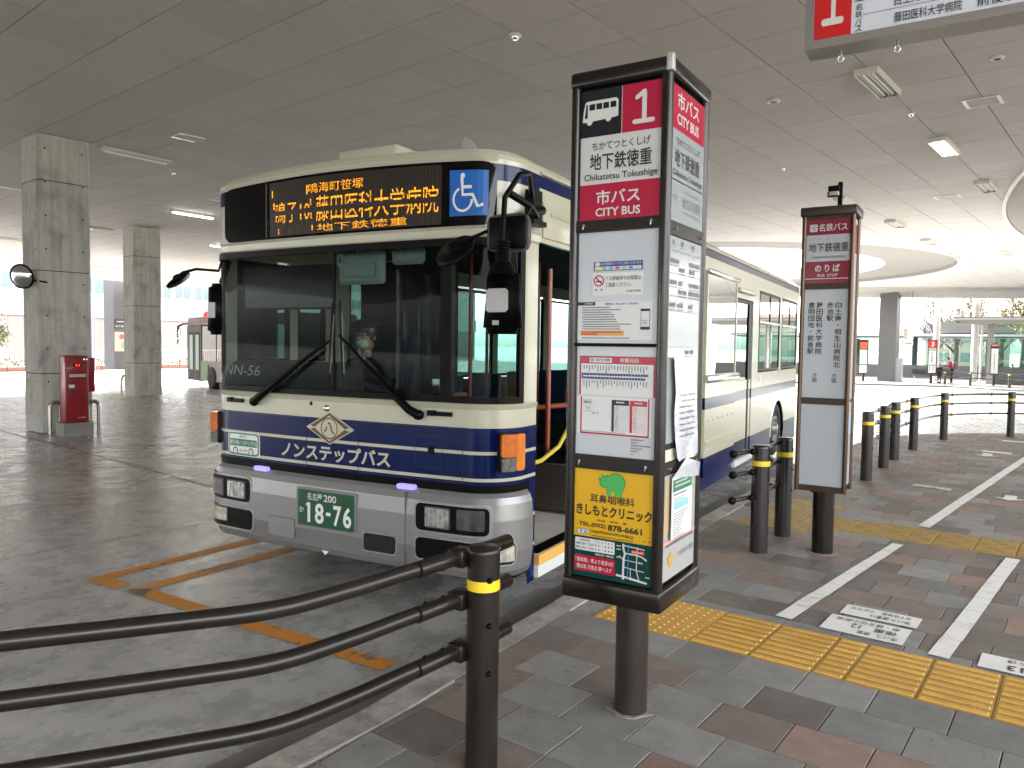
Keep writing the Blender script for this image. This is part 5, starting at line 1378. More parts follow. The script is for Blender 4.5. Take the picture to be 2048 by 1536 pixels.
q.poly([f2(*p) for p in rrect(-1.480, -1.294, .655, .722, .006, 3)], RED); q.text('「緑車庫」停より徒歩3分', -1.474, -1.300, .692, .712, SW, f3, .02); q.text('熊の前 交差点 南へスグ', -1.468, -1.306, .664, .684, SW, f3, .02)
for ki, (pts, w_) in enumerate((([(-1.258, .795), (-1.257, .775), (-1.250, .755), (-1.255, .735), (-1.257, .66), (-1.256, .648)], .0085), ([(-1.258, .789), (-1.165, .783)], .004), ([(-1.250, .757), (-1.20, .757), (-1.175, .752), (-1.155, .740)], .006), ([(-1.255, .730), (-1.17, .726)], .003), ([(-1.255, .700), (-1.165, .692)], .003), ([(-1.288, .662), (-1.255, .660), (-1.152, .648)], .008), ([(-1.225, .70), (-1.223, .65)], .003), ([(-1.196, .790), (-1.199, .695), (-1.185, .650)], .004), ([(-1.275, .745), (-1.258, .73)], .003))): q.stroke(pts, w_, SW, FW(yp - .0018 - .0001 * ki))
q.stroke([(-1.234, .795), (-1.236, .655)], .004, mat('map_blue', (.02, .16, .5), .4), f3); q.poly([f3(*p) for p in rrect(-1.222, -1.165, .762, .776, .003, 2)], REDB); scribble(q, FW(yp - .004), -1.218, -1.17, .766, .006, SW, .9)
for x, z in ((-1.288, .782), (-1.288, .768), (-1.288, .735), (-1.160, .67)): scribble(q, f2, x, x + .02, z, .005, SW, .9)
q.text('N', -1.186, -1.177, .722, .732, SW, f2, .01)
lb(q).build('panel_print', pa)
# --- right-hand face
ya, yb = Y0 + .042, Y1 - .045; xp = X1_ - .012
def rpanel(z0, z1, m, name='sign_panel'):
    q = MB(); q.box(xp - .006, xp, ya, yb, z0, z1, m); return lb(q).build(name, py)
g1, g2, g3 = FX(xp + .001), FX(xp + .002), FX(xp + .003); LBW = mat('side_panel_white', (.31, .34, .345), .15); H0 = (yb - ya)
U = lambda t: ya + H0 * t
pa = rpanel(2.10, 2.632, LBW); q = MB()
rect(q, g1, ya, yb, 2.462, 2.632, RED); q.text('市バス', U(.14), U(.80), 2.545, 2.612, SW, g2, .04); q.text('CITY BUS', U(.14), U(.80), 2.485, 2.528, SW, g2, .035)
q.text('ちかてつとくしげ', U(.14), U(.86), 2.405, 2.435, INK, g2, .006); q.text('地下鉄徳重', U(.10), U(.86), 2.320, 2.388, INK, g2, .02); q.text('Chikatetsu Tokushige', U(.05), U(.95), 2.275, 2.305, INK, g2, .008)
rect(q, g2, ya, yb, 2.262, 2.266, INK)
q.text('みどりぶんかしょうげきじょう', U(.36), U(.92), 2.225, 2.240, GREYINK, g2, 0); q.text('緑文化小劇場', U(.36), U(.93), 2.165, 2.212, GREYINK, g2, .008); q.text('Midori Bunka Shogekijo', U(.36), U(.93), 2.140, 2.155, GREYINK, g2, 0); q.text('つぎは', U(.02), U(.2), 2.185, 2.21, GREYINK, g2, 0)
lb(q).build('panel_print', pa)
pa = rpanel(1.212, 2.042, LBW); q = MB()
LG = mat('faint_rule', (.20, .21, .22), .5)
for z in (1.985, 1.895, 1.805, 1.745, 1.60, 1.555, 1.505, 1.46, 1.38): rect(q, g2, ya + .01, yb - .01, z, z + .0025, LG)
for z, L in ((2.01, ((.1, .16), (.35, .42), (.68, .76))), (1.935, ((.05, .12), (.14, .3), (.62, .95))), (1.905, ((.3, .48), (.62, .8))), (1.85, ((.05, .25), (.3, .42), (.62, .95))), (1.815, ((.3, .55), (.62, .97))), (1.76, ((.02, .22), (.28, .45), (.62, .75))), (1.57, ((.55, .68), (.72, .82))), (1.52, ((.40, .85),)), (1.47, ((.40, .85),))):
    for a, b in L: scribble(q, g2, U(a), U(b), z, .022, LG, .9, int(a * 10)); scribble(q, g2, U(a), U(b), z - .01, .005, LG, .9, int(a * 10))
lb(q).build('panel_print', pa)
pa = rpanel(1.138, 1.190, mat('cream_leaflet', (.62, .60, .48), .4)); 
pa = rpanel(.648, 1.083, mat('white_poster', (.38, .38, .365), .25), 'poster_panel'); q = MB()
q.poly([g1(U(.02), .82), g1(U(.22), .86), g1(U(.20), 1.07), g1(U(.06), 1.07)], mat('poster_tan', (.45, .34, .20), .5)); rect(q, g1, ya, yb, .795, .812, mat('poster_pink', (.55, .30, .28), .5)); scribble(q, g2, U(.1), U(.95), .785, .012, GREYINK, .8)
q.poly([g2(U(.16), .735), g2(U(.22), .70), g2(U(.26), .69), g2(U(.30), .70), g2(U(.34), .735), g2(U(.25), .76)], mat('poster_gold', (.5, .30, .08), .5)); q.text('名古屋市交通局', U(.5), U(.95), .72, .745, GREYINK, g2, 0)
lb(q).build('panel_print', pa)
# hung papers
q = MB(); PLS = mat('plastic_sleeve', (.58, .60, .66), .12, coat=.8, bump=.5, bscale=25)
rows_ = [(1.56, .10, .75), (1.50, .12, .78), (1.42, .16, .82), (1.33, .14, .84), (1.22, .20, .86), (1.15, .24, .90), (1.135, .26, .91)]
vs = []; NX = 7
for i, (z, a, b) in enumerate(rows_):
    for k in range(NX): t_ = k / (NX - 1); vs.append((X1_ + .007 + .006 * math.sin(t_ * 9 + i * 1.3) * (i / 6) + .002 * i / 6, U(a + (b - a) * t_), z))
q.add(vs, [(i * NX + k, i * NX + k + 1, (i + 1) * NX + k + 1, (i + 1) * NX + k) for i in range(6) for k in range(NX - 1)], PLS, True)
o = lb(q).build('plastic_sleeve_notice', py)
q = MB(); gs = FX(X1_ + .0165)
for i in range(8):
    for k in range(3): scribble(q, gs, U(.30 + .16 * k), U(.40 + .16 * k), 1.40 - i * .024, .010, GREYINK, .7, i + k)
lb(q).build('sleeve_print', o)
q = MB(); q.box(X1_ + .0, X1_ + .003, U(.16), U(.78), .815, 1.075, SH); q.poly([(X1_ + .004, U(.14), 1.07), (X1_ + .006, U(.98), 1.04), (X1_ + .010, U(.98), 1.10), (X1_ + .02, U(.75), 1.118), (X1_ + .012, U(.5), 1.14), (X1_ + .008, U(.3), 1.10)], PLS)
gq = FX(X1_ + .0045); rect(q, gq, U(.18), U(.76), 1.01, 1.06, SG); scribble(q, FX(X1_ + .0055), U(.22), U(.6), 1.045, .008, SH, .9); scribble(q, FX(X1_ + .0055), U(.22), U(.7), 1.028, .008, SH, .9, 1)
rect(q, gq, U(.22), U(.66), .935, .965, mat('table_blue', (.25, .52, .68), .5)); rect(q, gq, U(.2), U(.6), .995, 1.0, INK)
for i in range(14): scribble(q, gq, U(.2), U(random.uniform(.4, .7)), .98 - i * .011 - (.04 if i > 1 else 0), .004, GREYINK, .8, i)
lb(q).build('hung_notice', py)

# ================================================================== FARTHER BUS STOP SIGN
X0, X1_, Y0, Y1 = -1.290, -.912, 6.215, 6.50
ox, oy = -1.10, 6.36
m2 = thing('bus_stop_pylon', 'bronze framed bus stop sign with maroon header and vertical destination list', 'bus stop sign', (ox, oy, 0))
q = MB(); q.cyl(-1.10, 6.41, 0, .52, .080, BROWN, 28); q.cyl(-1.10, 6.40, .48, .51, .10, BROWN, 24); lb(q).build('post', m2)
q = MB(); q.prism([(-1.10 + .13 * math.cos(6.2832 * k / 12) * random.uniform(.8, 1.1), 6.40 + .12 * math.sin(6.2832 * k / 12)) for k in range(12)], .001, .005, MATS['mortar_patch']); lb(q).build('mortar_patch', m2)
q = MB(); q.rbox(X0 - .012, X1_ + .012, Y0 - .012, Y1 + .012, 2.605, 2.675, .01, mat('brown_cap', (.035, .026, .02), .4)); lb(q).build('cap', m2)
q = MB(); q.box(X0 + .03, X1_ - .03, Y0 + .01, Y1 - .01, .51, .555, BROWN2)
for z0, z1 in ((2.585, 2.605), (2.055, 2.10), (1.18, 1.23), (.51, .555)): q.box(X0 + .03, X1_ - .03, Y0 + .006, Y0 + .03, z0, z1, mat('bronze_rail', (.055, .036, .025), .35, metal=.5))
lb(q).build('frame_rail', m2)
for x in (X0 + .017, X1_ - .017):
    for y in (Y0 + .015, Y1 - .015):
        q = MB(); q.cyl(x, y, 0.51, 2.61, .017, BROWN2, 16); lb(q).build('corner_post', m2)
q = MB(); q.box(X0 + .03, X1_ - .022, Y0 + .03, Y1 - .03, .52, 2.60, BLACK); lb(q).build('light_box', m2)
a, b = X0 + .034, X1_ - .034; y_ = Y0 + .016; f1, f2, f3 = FW(y_ - .001), FW(y_ - .002), FW(y_ - .003)
U = lambda t: a + (b - a) * t
MAR = mat('maroon', (.22, .012, .035), .2)
def pan2(name, z0, z1, m): q = MB(); q.box(a, b, y_, y_ + .006, z0, z1, m); return lb(q).build(name, m2)
pa = pan2('sign_panel', 2.10, 2.585, mat('sign_grey_white', (.46, .48, .51), .15)); q = MB()
rect(q, f1, a, b, 2.465, 2.585, MAR); rect(q, f1, a, b, 2.10, 2.265, MAR); rect(q, f2, a, b, 2.132, 2.137, SW)
q.poly([f2(*p) for p in rrect(U(.07), U(.25), 2.490, 2.545, .006, 2)], SW); q.stroke([(U(.10), 2.518), (U(.14), 2.534), (U(.17), 2.506), (U(.155), 2.498)], .004, mat('logo_teal', (.02, .2, .2), .4), f3); q.stroke([(U(.15), 2.522), (U(.19), 2.536), (U(.22), 2.522), (U(.16), 2.498)], .003, INK, f3)
q.text('名鉄バス', U(.28), U(.93), 2.490, 2.548, SW, f2, .03)
for x, s_ in ((.11, 'ち'), (.30, 'か'), (.50, 'てつ'), (.70, 'とく'), (.90, 'しげ')): q.text(s_, U(x - .02 * len(s_)), U(x + .02 * len(s_)), 2.425, 2.436, INK, f2, 0)
q.text('地下鉄徳重', U(.06), U(.97), 2.335, 2.405, INK, f2, .03); q.text('CHIKATETSU-TOKUSHIGE', U(.14), U(.90), 2.288, 2.305, INK, f2, .005)
q.text('の り ば', U(.22), U(.78), 2.185, 2.242, SW, f2, .03); q.text('BUS  STOP', U(.28), U(.74), 2.150, 2.170, SW, f2, .015)
lb(q).build('panel_print', pa)
pa = pan2('sign_panel', 1.23, 2.055, mat('sign_grey', (.40, .425, .455), .14)); q = MB()
q.vtext('豊明団地・前後駅', U(.17), 1.56, 1.96, .046, INK, f2, .04); q.vtext('藤田医科大学病院', U(.36), 1.56, 1.96, .046, INK, f2, .04); q.vtext('赤池駅', U(.60), 1.81, 1.96, .046, INK, f2, .04); q.vtext('白土南・相生山病院北', U(.79), 1.46, 1.96, .046, INK, f2, .04)
q.vtext('方面', U(.29), 1.345, 1.42, .034, INK, f2, .02); q.vtext('方面', U(.74), 1.345, 1.42, .034, INK, f2, .02)
lb(q).build('panel_print', pa)
pan2('sign_panel', .555, 1.18, MATS['sign_grey'])
g1, g2 = FX(X1_ - .019), FX(X1_ - .018)
q = MB(); q.box(X1_ - .03, X1_ - .02, Y0 + .035, Y1 - .03, .56, 2.59, mat('side_sheet', (.55, .57, .60), .12)); pa = lb(q).build('side_panel', m2)
q = MB(); rect(q, g1, Y0 + .04, Y1 - .035, 2.33, 2.55, MAR); rect(q, g1, Y0 + .04, Y1 - .035, 1.20, 1.22, BLACK); rect(q, g1, Y0 + .05, Y1 - .05, .95, 1.12, mat('pale_map_blue', (.28, .45, .60), .3))
for i in range(16): scribble(q, g1, Y0 + .06, Y1 - .06, 1.28 + i * .05, .012, GREYINK, .6, i)
for i in range(8): scribble(q, g1, Y0 + .06, Y1 - .06, .72 + i * .024, .008, GREYINK, .5, i)
lb(q).build('side_print', pa)
q = MB(); q.box(-1.06, -1.03, 6.33, 6.36, 2.67, 2.87, BLACK); q.rbox(-1.13, -1.045, 6.31, 6.37, 2.80, 2.845, .01, BLACK); q.tube([(-1.13, 6.34, 2.80), (-1.125, 6.30, 2.76), (-1.05, 6.29, 2.76)], .006, BLACK, 6); q.rbox(-1.12, -1.05, 6.30, 6.36, 2.765, 2.80, .008, mat('lens_cover', (.4, .42, .42), .2)); lb(q).build('lamp_bracket', m2)

# ================================================================== HANGING ROUTE BOARD
hb = thing('hanging_board', 'steel framed hanging route board with red number panel, cut by the top right corner', 'hanging sign', (0, 3.47, 2.86))
q = MB(); L0, L1, Hh, D = -.735, 1.0, .62, .14
for x0, x1, z0, z1 in ((L0, L1, 0, .035), (L0, L1, Hh - .035, Hh), (L0, L0 + .032, .035, Hh - .035), (L1 - .032, L1, .035, Hh - .035)): q.box(x0, x1, 0, D, z0, z1, STEEL)
q.box(L0 + .02, L1 - .02, .02, D - .02, .02, Hh - .02, STEEL); q.build('frame', hb)
f1, f2, f3 = FW(.012), FW(.0105), FW(.009)
q = MB(); q.box(L0 + .032, L1 - .032, .014, .02, .035, Hh - .035, mat('route_board_face', (.62, .65, .70), .25)); bf = q.build('board_face', hb)
q = MB(); RB = mat('board_red', (.55, .012, .012), .3); q.poly([f1(*p) for p in ((-.700, .035), (-.555, .035), (-.555, .585), (-.745 + .045, .585))], RB)
q.one(-.672, -.584, .090, .30, SW, f2)
q.vtext('名鉄バス', -.527, .040, .155, .026, INK, f2, .01)
rect(q, f2, -.545, L1 - .04, .165, .169, INK); rect(q, f2, -.51, L1 - .04, .107, .1085, INK)
q.text('藤田医科大学病院', -.395, -.16, .052, .092, INK, f2, .012); q.text('白土南・相生山病院北', -.395, -.07, .118, .156, INK, f2, .012); q.text('前後駅', -.11, .02, .052, .092, INK, f2, .012)
q.build('board_print', bf)
for x in (-.60, -.385):
    q = MB(); q.tube([(x, .07, 0), (x, .07, -.022)], .006, STEEL, 8); q.tube([(x + .011 * math.cos(k * .6283), .07, -.033 + .014 * math.sin(k * .6283)) for k in range(11)], .003, CHROME, 6, False); q.build('eye_bolt', hb)
for x in (-.45, .6):
    q = MB(); q.tube([(x, .07, Hh), (x, .07, CZ - 2.86)], .02, STEEL, 10); q.build('hanger_rod', hb)

# ================================================================== PIPE BARRIER
PB_ = mat('barrier_black_brown', (.020, .018, .017), .27, coat=.4)
def rail_post(x, y, label, m=PB_, r=.0635, h=.845, z=0, hw=None):
    t = thing('barrier_post', label, 'barrier post', (x, y, z), 0, 'posts of the pipe barrier along the kerb')
    q = MB(); q.cyl(0, 0, 0, h - .018, r, m, 28); q.lathe([(r + .0015, h - .02), (r + .0015, h - .008), (r * .86, h), (0, h + .002)], m, 28); q.build('tube', t)
    q = MB(); q.lathe([(r + .001, h - .16), (r + .001, h - .12)], YEL, 28); q.build('yellow_band', t)
    return t
def bolts(t, zs, ang, r=.0635):
    q = MB()
    for z in zs:
        p = Vector((math.cos(ang), math.sin(ang), 0)) * r; q.lathe([(.0, .012), (.008, .010), (.012, 0)], BLACK, 10, Matrix.Translation((p.x, p.y, z)) @ p.to_track_quat('Z', 'Y').to_matrix().to_4x4())
    q.build('bolt', t)
POS = [(-1.60, 2.375), (-1.522, 6.13), (-1.49, 6.79), (-1.289, 10.30), (-1.234, 11.54), (-1.20, 12.48), (-1.07, 13.93), (-.738, 15.86), (.295, 17.26), (2.3, 18.1)]
LB = ['nearest brown barrier post with a bright yellow band, cut by the bottom of the picture', 'left post of the pair in front of the bus side', 'right post of the pair in front of the bus side, slightly behind', 'barrier post directly behind the right edge of the farther sign',
      'second barrier post right of the farther sign', 'third barrier post right of the farther sign, close behind the second', 'fourth barrier post right of the farther sign', 'fifth barrier post right of the farther sign, at the bend of the kerb', 'barrier post near the right edge of the picture by the white road marking', 'barrier post just outside the right edge']
ZR = (.80, .638, .44)
posts = []
for i, ((x, y), l_) in enumerate(zip(POS, LB)):
    t = rail_post(x, y, l_, POSTB if i == 0 else PB_, .062 if i == 0 else .068); posts.append(t)
    bolts(t, (.73, .56, .38) if i == 0 else (.75, .58, .40), R(-35) if i == 0 else R(-10))
# near rails, bent towards the left
path = [(-1.66, 2.62), (-1.672, 2.45), (-1.69, 2.29), (-1.72, 2.03), (-1.745, 1.80), (-1.80, 1.55), (-1.95, 1.32), (-2.2, .98), (-2.55, .52), (-3.0, -.1)]
def smooth(pts, n=6):
    o = []
    for i in range(len(pts) - 1):
        p0 = Vector(pts[max(i - 1, 0)]); p1 = Vector(pts[i]); p2 = Vector(pts[i + 1]); p3 = Vector(pts[min(i + 2, len(pts) - 1)])
        for k in range(n):
            t = k / n; o.append(.5 * (2 * p1 + (p2 - p0) * t + (2 * p0 - 5 * p1 + 4 * p2 - p3) * t * t + (3 * p1 - p0 - 3 * p2 + p3) * t ** 3))
    o.append(Vector(pts[-1])); return o
nr = thing('pipe_rail', 'three long dark brown handrails bending across the lower left corner from the nearest post', 'guard rail', (-1.66, 2.35, 0))
for z in ZR:
    q = MB(); P = [Vector((p[0] + 1.66, p[1] - 2.35, z)) for p in smooth([(a_, b_, 0) for a_, b_ in path])]
    q.tube(P, .0275, POSTB, 20); o = q.build('rail', nr)
    q = MB()
    # clamp bracket on the post and its coach bolts
    q.rbox(-.055, .015, -.05, .03, z - .033, z + .033, .006, POSTB)
    for dy in (-.10, -.19):
        cx_ = -.035 - (-.10 - dy) * .12
        for s_ in (-1, 1): q.ball((cx_, dy, z + s_ * .028), .0095, BLACK, 1, 1, .8, 8)
    q.tube([(-.028, -.04, z), (-.038, -.15, z), (-.045, -.24, z)], .0305, POSTB, 14); q.build('clamp', o)
    q = MB(); q.tube([(0 - .002, .22, z), (0, .29, z)], .0285, POSTB, 16); q.build('end_cap', o)
bg_ = thing('pipe_rail', 'short rail ends with round knobs between the pair of posts by the bus', 'guard rail', (-1.5, 6.4, 0))
for z in ZR:
    q = MB(); q.tube([(-.16, -.50, z - .01), (-.075, -.34, z), (-.05, .0, z), (-.035, .45, z)], .017, PB_, 12); q.ball((-.17, -.52, z - .01), .032, BLACK, 1, 1.3, 1)
    for dy in (-.36, -.22, .25, .5): q.ball((-.065, dy, z), .026, BLACK, 1, 1.4, 1, 10)
    q.build('rail', bg_)
fr_ = thing('pipe_rail', 'dark three-rail pipe barrier curving round the end of the pavement on the right', 'guard rail', (-1.2, 12, 0))
pp = [(p[0] - .045, p[1]) for p in POS[3:]]
sp = smooth([(a_, b_, 0) for a_, b_ in pp], 5)
for z in ZR:
    q = MB(); q.tube([Vector((p.x + 1.2, p.y - 12, z)) for p in sp], .019, PB_, 10)
    for a_, b_ in pp:
        for s_ in (-.16, .16):
            k = min(range(len(sp)), key=lambda i: abs((sp[i] - Vector((a_, b_, 0))).length - abs(s_)) + (0 if (sp[i].y - b_) * s_ > 0 else 5)); p = sp[k]; q.ball((p.x + 1.2, p.y - 12, z), .030, PB_, 1, 1, 1, 8)
    q.build('rail', fr_)
# ================================================================== SECOND BUS, FAR LEFT
g = onG(375, 772); b2 = thing('distant_bus', 'red and white patterned bus with dark folding doors parked far behind on the left', 'bus', (g.x, g.y, g.z), math.atan2(-1.15, 3.8))
PK = worn('pink_blossom_wrap', (.20, .10, .12), (.15, .005, .02), 2.2, .42, .52, .35); GR2 = mat('grey_bus_frame', (.014, .012, .011), .4); PK2 = worn('pale_wrap', (.16, .125, .125), (.12, .035, .05), 3, .35, .5, .35)
q = MB(); q.rbox(0, 10.5, 0, 2.45, 2.62, 3.0, .10, PK); q.build('roof', b2)
q = MB(); q.box(.02, 10.48, .02, 2.43, .32, 1.0, PK2); q.box(0, .12, 0, 2.45, .30, 2.65, GR2); q.box(10.3, 10.5, 0, 2.45, .30, 2.65, GR2); q.box(0.1, 1.75, -.004, .1, .28, 2.65, GR2); q.box(1.75, 10.3, 0, .03, 1.0, 1.15, PK2)
for x in (3.4, 5.2, 7.0, 8.8): q.box(x, x + .08, 0, .05, 1.0, 2.65, BLACK)
q.box(-.03, .1, .1, 2.35, .28, .62, mat('pale_bumper', (.55, .54, .52), .4)); q.box(1.75, 2.5, -.006, .02, .32, 1.1, mat('wrap_green', (.16, .26, .10), .5)); q.build('body', b2)
BG2 = glass('teal_bus_glass', (.42, .66, .62), 3)
for x0 in (.25, .98):
    q = MB(); q.box(x0, x0 + .60, -.012, -.004, .34, 2.35, BLACK); d_ = q.build('door_leaf', b2)
    q = MB(); q.quad((x0 + .10, -.016, .75), (x0 + .50, -.016, .75), (x0 + .50, -.016, 2.25), (x0 + .10, -.016, 2.25), mat('sky_lit_glass', (.42, .60, .55), .05, spec=1)); q.build('pane', d_)
for x0, x1 in ((1.85, 3.4), (3.48, 5.2), (5.28, 7.0), (7.08, 8.8), (8.88, 10.3)):
    q = MB(); q.quad((x0, .01, 1.15), (x1, .01, 1.15), (x1, .01, 2.60), (x0, .01, 2.60), BG2); q.build('side_window', b2)
for x in (2.9, 8.2):
    q = MB(); M_ = Matrix.Translation((x, -.01, .46)) @ Matrix.Rotation(R(90), 4, 'X'); q.lathe([(0, 0), (.3, .01), (.46, .0), (.5, -.25)], RUBBER, 24, M_); q.build('wheel', b2)
q = MB(); q.tube([(.2, .2, 2.72), (-.5, 0, 2.72), (-.85, -.1, 2.62), (-.9, -.1, 2.35)], .045, BLACK, 8); q.ball((-.92, -.12, 2.05), .26, CHROME, .45, .35, 1.1); q.ball((-.65, -.1, 2.38), .14, CHROME, .8, .4, 1.2); q.build('mirror_arm', b2)

# ================================================================== LEFT SIDE OUTSIDE THE ROOF
WBL = mat('white_render', (.50, .49, .48), .7, var=.05); BEI = mat('beige_cladding', (.34, .29, .26), .7, var=.08, scale=2); WG = mat('pale_office_glass', (.12, .17, .18), .08, spec=1)
lb_ = thing('long_white_building', 'long pale building with ribbon windows and beige panelled lower wall beyond the left side', 'building', (-80, 40, -.7))
q = MB(); q.box(-8, 0, -60, 75, 4.6, 13, WBL); q.box(-8, 0, -60, 75, 0, 4.6, BEI); q.box(0, .25, -60, 75, 4.55, 6.6, WBL); q.build('wall', lb_)
q = MB()
for i in range(45): q.box(.0, .04, -60 + i * 3, -59.96 + i * 3, .3, 4.5, mat('panel_joint', (.35, .31, .28), .8))
for z in (1.4, 2.5, 3.6): q.box(.0, .03, -60, 75, z, z + .03, MATS['panel_joint'])
q.build('cladding_joint', lb_)
for i in range(26):
    y0 = -14 + i * 2.6; q = MB(); q.box(.0, .09, y0, y0 + 2.3, 7.0, 8.7, mat('white_frame', (.7, .7, .7), .5)); w_ = q.build('window', lb_)
    for k in range(2): q = MB(); q.box(.09, .11, y0 + .1 + k * 1.1, y0 + 1.05 + k * 1.1, 7.1, 8.6, WG); q.build('pane', w_)
tb = thing('pale_office_block', 'pale tall block with tinted windows rising over the long white building', 'building', (-105, 48, -.7))
q = MB(); q.box(-12, 0, -26, 26, 0, 24, WBL); q.build('wall', tb)
for i in range(10):
    for j in range(4): q = MB(); q.box(0, .08, -24 + i * 5, -20.5 + i * 5, 8.5 + j * 4, 11 + j * 4, WG); q.build('window', tb)
# fence, planter, hedge along the far road
pl_ = thing('brick_planter', 'low reddish brick planter wall along the far left road', 'planter', (-52.5, 25, -.62))
q = MB(); BRK = mat('brick_red', (.34, .17, .12), .8, var=.3, scale=9); q.box(-.4, .4, -25, 32, -.2, .42, BRK)
for i in range(38): q.box(.40, .41, -25 + i * 1.5, -24.97 + i * 1.5, -.1, .42, JO)
q.build('brick_wall', pl_)
q = MB(); q.box(.4, 3.2, -25, 40, -.2, .12, mat('kerb_pale', (.5, .49, .46), .8)); q.build('footway_edge', pl_)
def leafmass(mb, c, r, n, sz, mats, sx=1, sy=1, sz_=1, seed=0, hollow=.3):
    rd = random.Random(seed)
    for i in range(n):
        while True:
            p = Vector((rd.uniform(-1, 1), rd.uniform(-1, 1), rd.uniform(-1, 1)))
            if hollow < p.length < 1: break
        p = Vector((c[0] + p.x * r * sx, c[1] + p.y * r * sy, c[2] + p.z * r * sz_))
        a = Vector((rd.gauss(0, 1), rd.gauss(0, 1), rd.gauss(0, 1))).normalized() * sz * rd.uniform(.6, 1.3); b_ = a.cross(Vector((rd.gauss(0, 1), rd.gauss(0, 1), rd.gauss(0, 1)))).normalized() * sz * .6
        mb.add([p - a, p + b_, p + a, p - b_], [(0, 1, 2, 3)], rd.choice(mats))
LF = [mat('leaf_a', (.045, .075, .016), .6), mat('leaf_b', (.075, .10, .018), .6), mat('leaf_c', (.11, .115, .02), .6)]
LY = [mat('leaf_yellow', (.20, .165, .015), .6), mat('leaf_gold', (.17, .12, .02), .6), LF[2]]
LO = [mat('leaf_russet', (.12, .06, .035), .6), mat('leaf_tan', (.13, .09, .05), .6), LY[1]]
BARK = mat('bark', (.045, .036, .03), .9, var=.3)
q = MB()
for i in range(110): leafmass(q, (-52.5, 1 + i * .5, -.1), .42, 16, .10, LF + [LY[0]], seed=i)
h_ = struct(q.build('hedge'), 'stuff')
fe = thing('white_railing', 'white vertical bar railing behind the planter on the far left', 'fence', (-54.2, 25, -.55))
q = MB(); FW_ = mat('railing_white', (.70, .70, .70), .4)
for z in (1.45, .25): q.box(-.02, .02, -25, 32, z, z + .05, FW_)
q.build('top_rail', fe); q = MB()
for i in range(28): q.box(-.04, .04, -25 + i * 2.05, -24.92 + i * 2.05, 0, 1.55, FW_)
q.build('fence_post', fe); q = MB()
for i in range(380): q.box(-.01, .01, -25 + i * .15, -24.98 + i * .15, .3, 1.45, FW_)
struct(q.build('railing_bar', fe), 'stuff')
def tree(x, y, z, h, r, mats, label, n=900, seed=1, bare=False, cr=None):
    t = thing('tree', label, 'tree', (x, y, z)); rd = random.Random(seed)
    q = MB(); tips = []
    q.tube([(0, 0, 0), (.05 * h / 6, .03, h * .25), (-.02, .05, h * .5)], [h * .03, h * .024, h * .018], BARK, 8)
    def br(p, d, L, rr, k):
        e = p + d * L; q.tube([p, (p + e) / 2 + Vector((rd.uniform(-.05, .05), rd.uniform(-.05, .05), 0)) * L, e], [rr, rr * .8, rr * .55], BARK, 5, False); tips.append(e)
        if k > 0:
            for _ in range(3): br(e, (d + Vector((rd.uniform(-.7, .7), rd.uniform(-.7, .7), rd.uniform(-.1, .5)))).normalized(), L * .68, rr * .55, k - 1)
    for k in range(7):
        a_ = rd.uniform(0, 6.28); br(Vector((0, .03, h * (.22 + .04 * k))), Vector((math.cos(a_), math.sin(a_), rd.uniform(.5, 1.3))).normalized(), h * .2, h * .016, 3 if bare else 2)
    q.build('trunk', t)
    if mats:
        q = MB()
        for i in range(26):
            c_ = rd.choice(tips); leafmass(q, (c_.x, c_.y, c_.z), r * rd.uniform(.16, .34), n // 26, .035 * h ** .5 * (1.1), mats, seed=seed * 100 + i, hollow=0)
        q.build('crown', t)
    return t
tree(-57.5, 24.8, -.6, 5.6, 2.6, LF + [LY[0]], 'young tree with green and yellow leaves behind the railing at the left edge', 2600, 3)
tree(-58.5, 22.0, -.6, 3.0, 2.0, LY, 'low yellow-leaved tree at the left edge of the picture', 1800, 4)
# ribbed metal columns
RIB = mat('ribbed_aluminium', (.15, .152, .158), .45, metal=.3)
def ribbed(c, w_, d_, z0, z1, rz, label, grp='columns clad in ribbed grey metal'):
    t = thing('clad_column', label, 'column', (c[0], c[1], z0), rz, grp); H_ = z1 - z0
    q = MB(); q.box(.02, w_ - .02, .02, d_ - .02, 0, H_, RIB); q.build('column_core', t)
    q = MB()
    n = int(w_ / .1)
    for i in range(n): q.box(i * w_ / n + .008, (i + 1) * w_ / n - .022, 0, .02, .02, H_, RIB); q.box(i * w_ / n + .008, (i + 1) * w_ / n - .022, d_ - .02, d_, .02, H_, RIB)
    n = int(d_ / .1)
    for i in range(n): q.box(0, .02, i * d_ / n + .008, (i + 1) * d_ / n - .022, .02, H_, RIB); q.box(w_ - .02, w_, i * d_ / n + .008, (i + 1) * d_ / n - .022, .02, H_, RIB)
    q.build('ribbed_cladding', t)
    return t
cl = onX(209, 739, -47); cr_ = ribbed((cl.x, cl.y), 1.05, 1.05, cl.z, CZ, R(0), 'ribbed grey metal column with an arrow sign between the two concrete pillars')
q = MB()
def cfr(u, v): return (1.055, u, v)
rect(q, cfr, .02, 1.0, 2.55, 3.15, mat('dark_sign_brown', (.06, .055, .05), .4)); q.stroke([(.2, 2.98), (.82, 2.98)], .05, SW, lambda u, v: (1.06, u, v)); q.stroke([(.68, 3.07), (.84, 2.98), (.68, 2.89)], .045, SW, lambda u, v: (1.06, u, v)); q.text('地下鉄', .1, .66, 2.62, 2.78, SW, lambda u, v: (1.06, u, v), .02); q.build('arrow_sign', cr_)
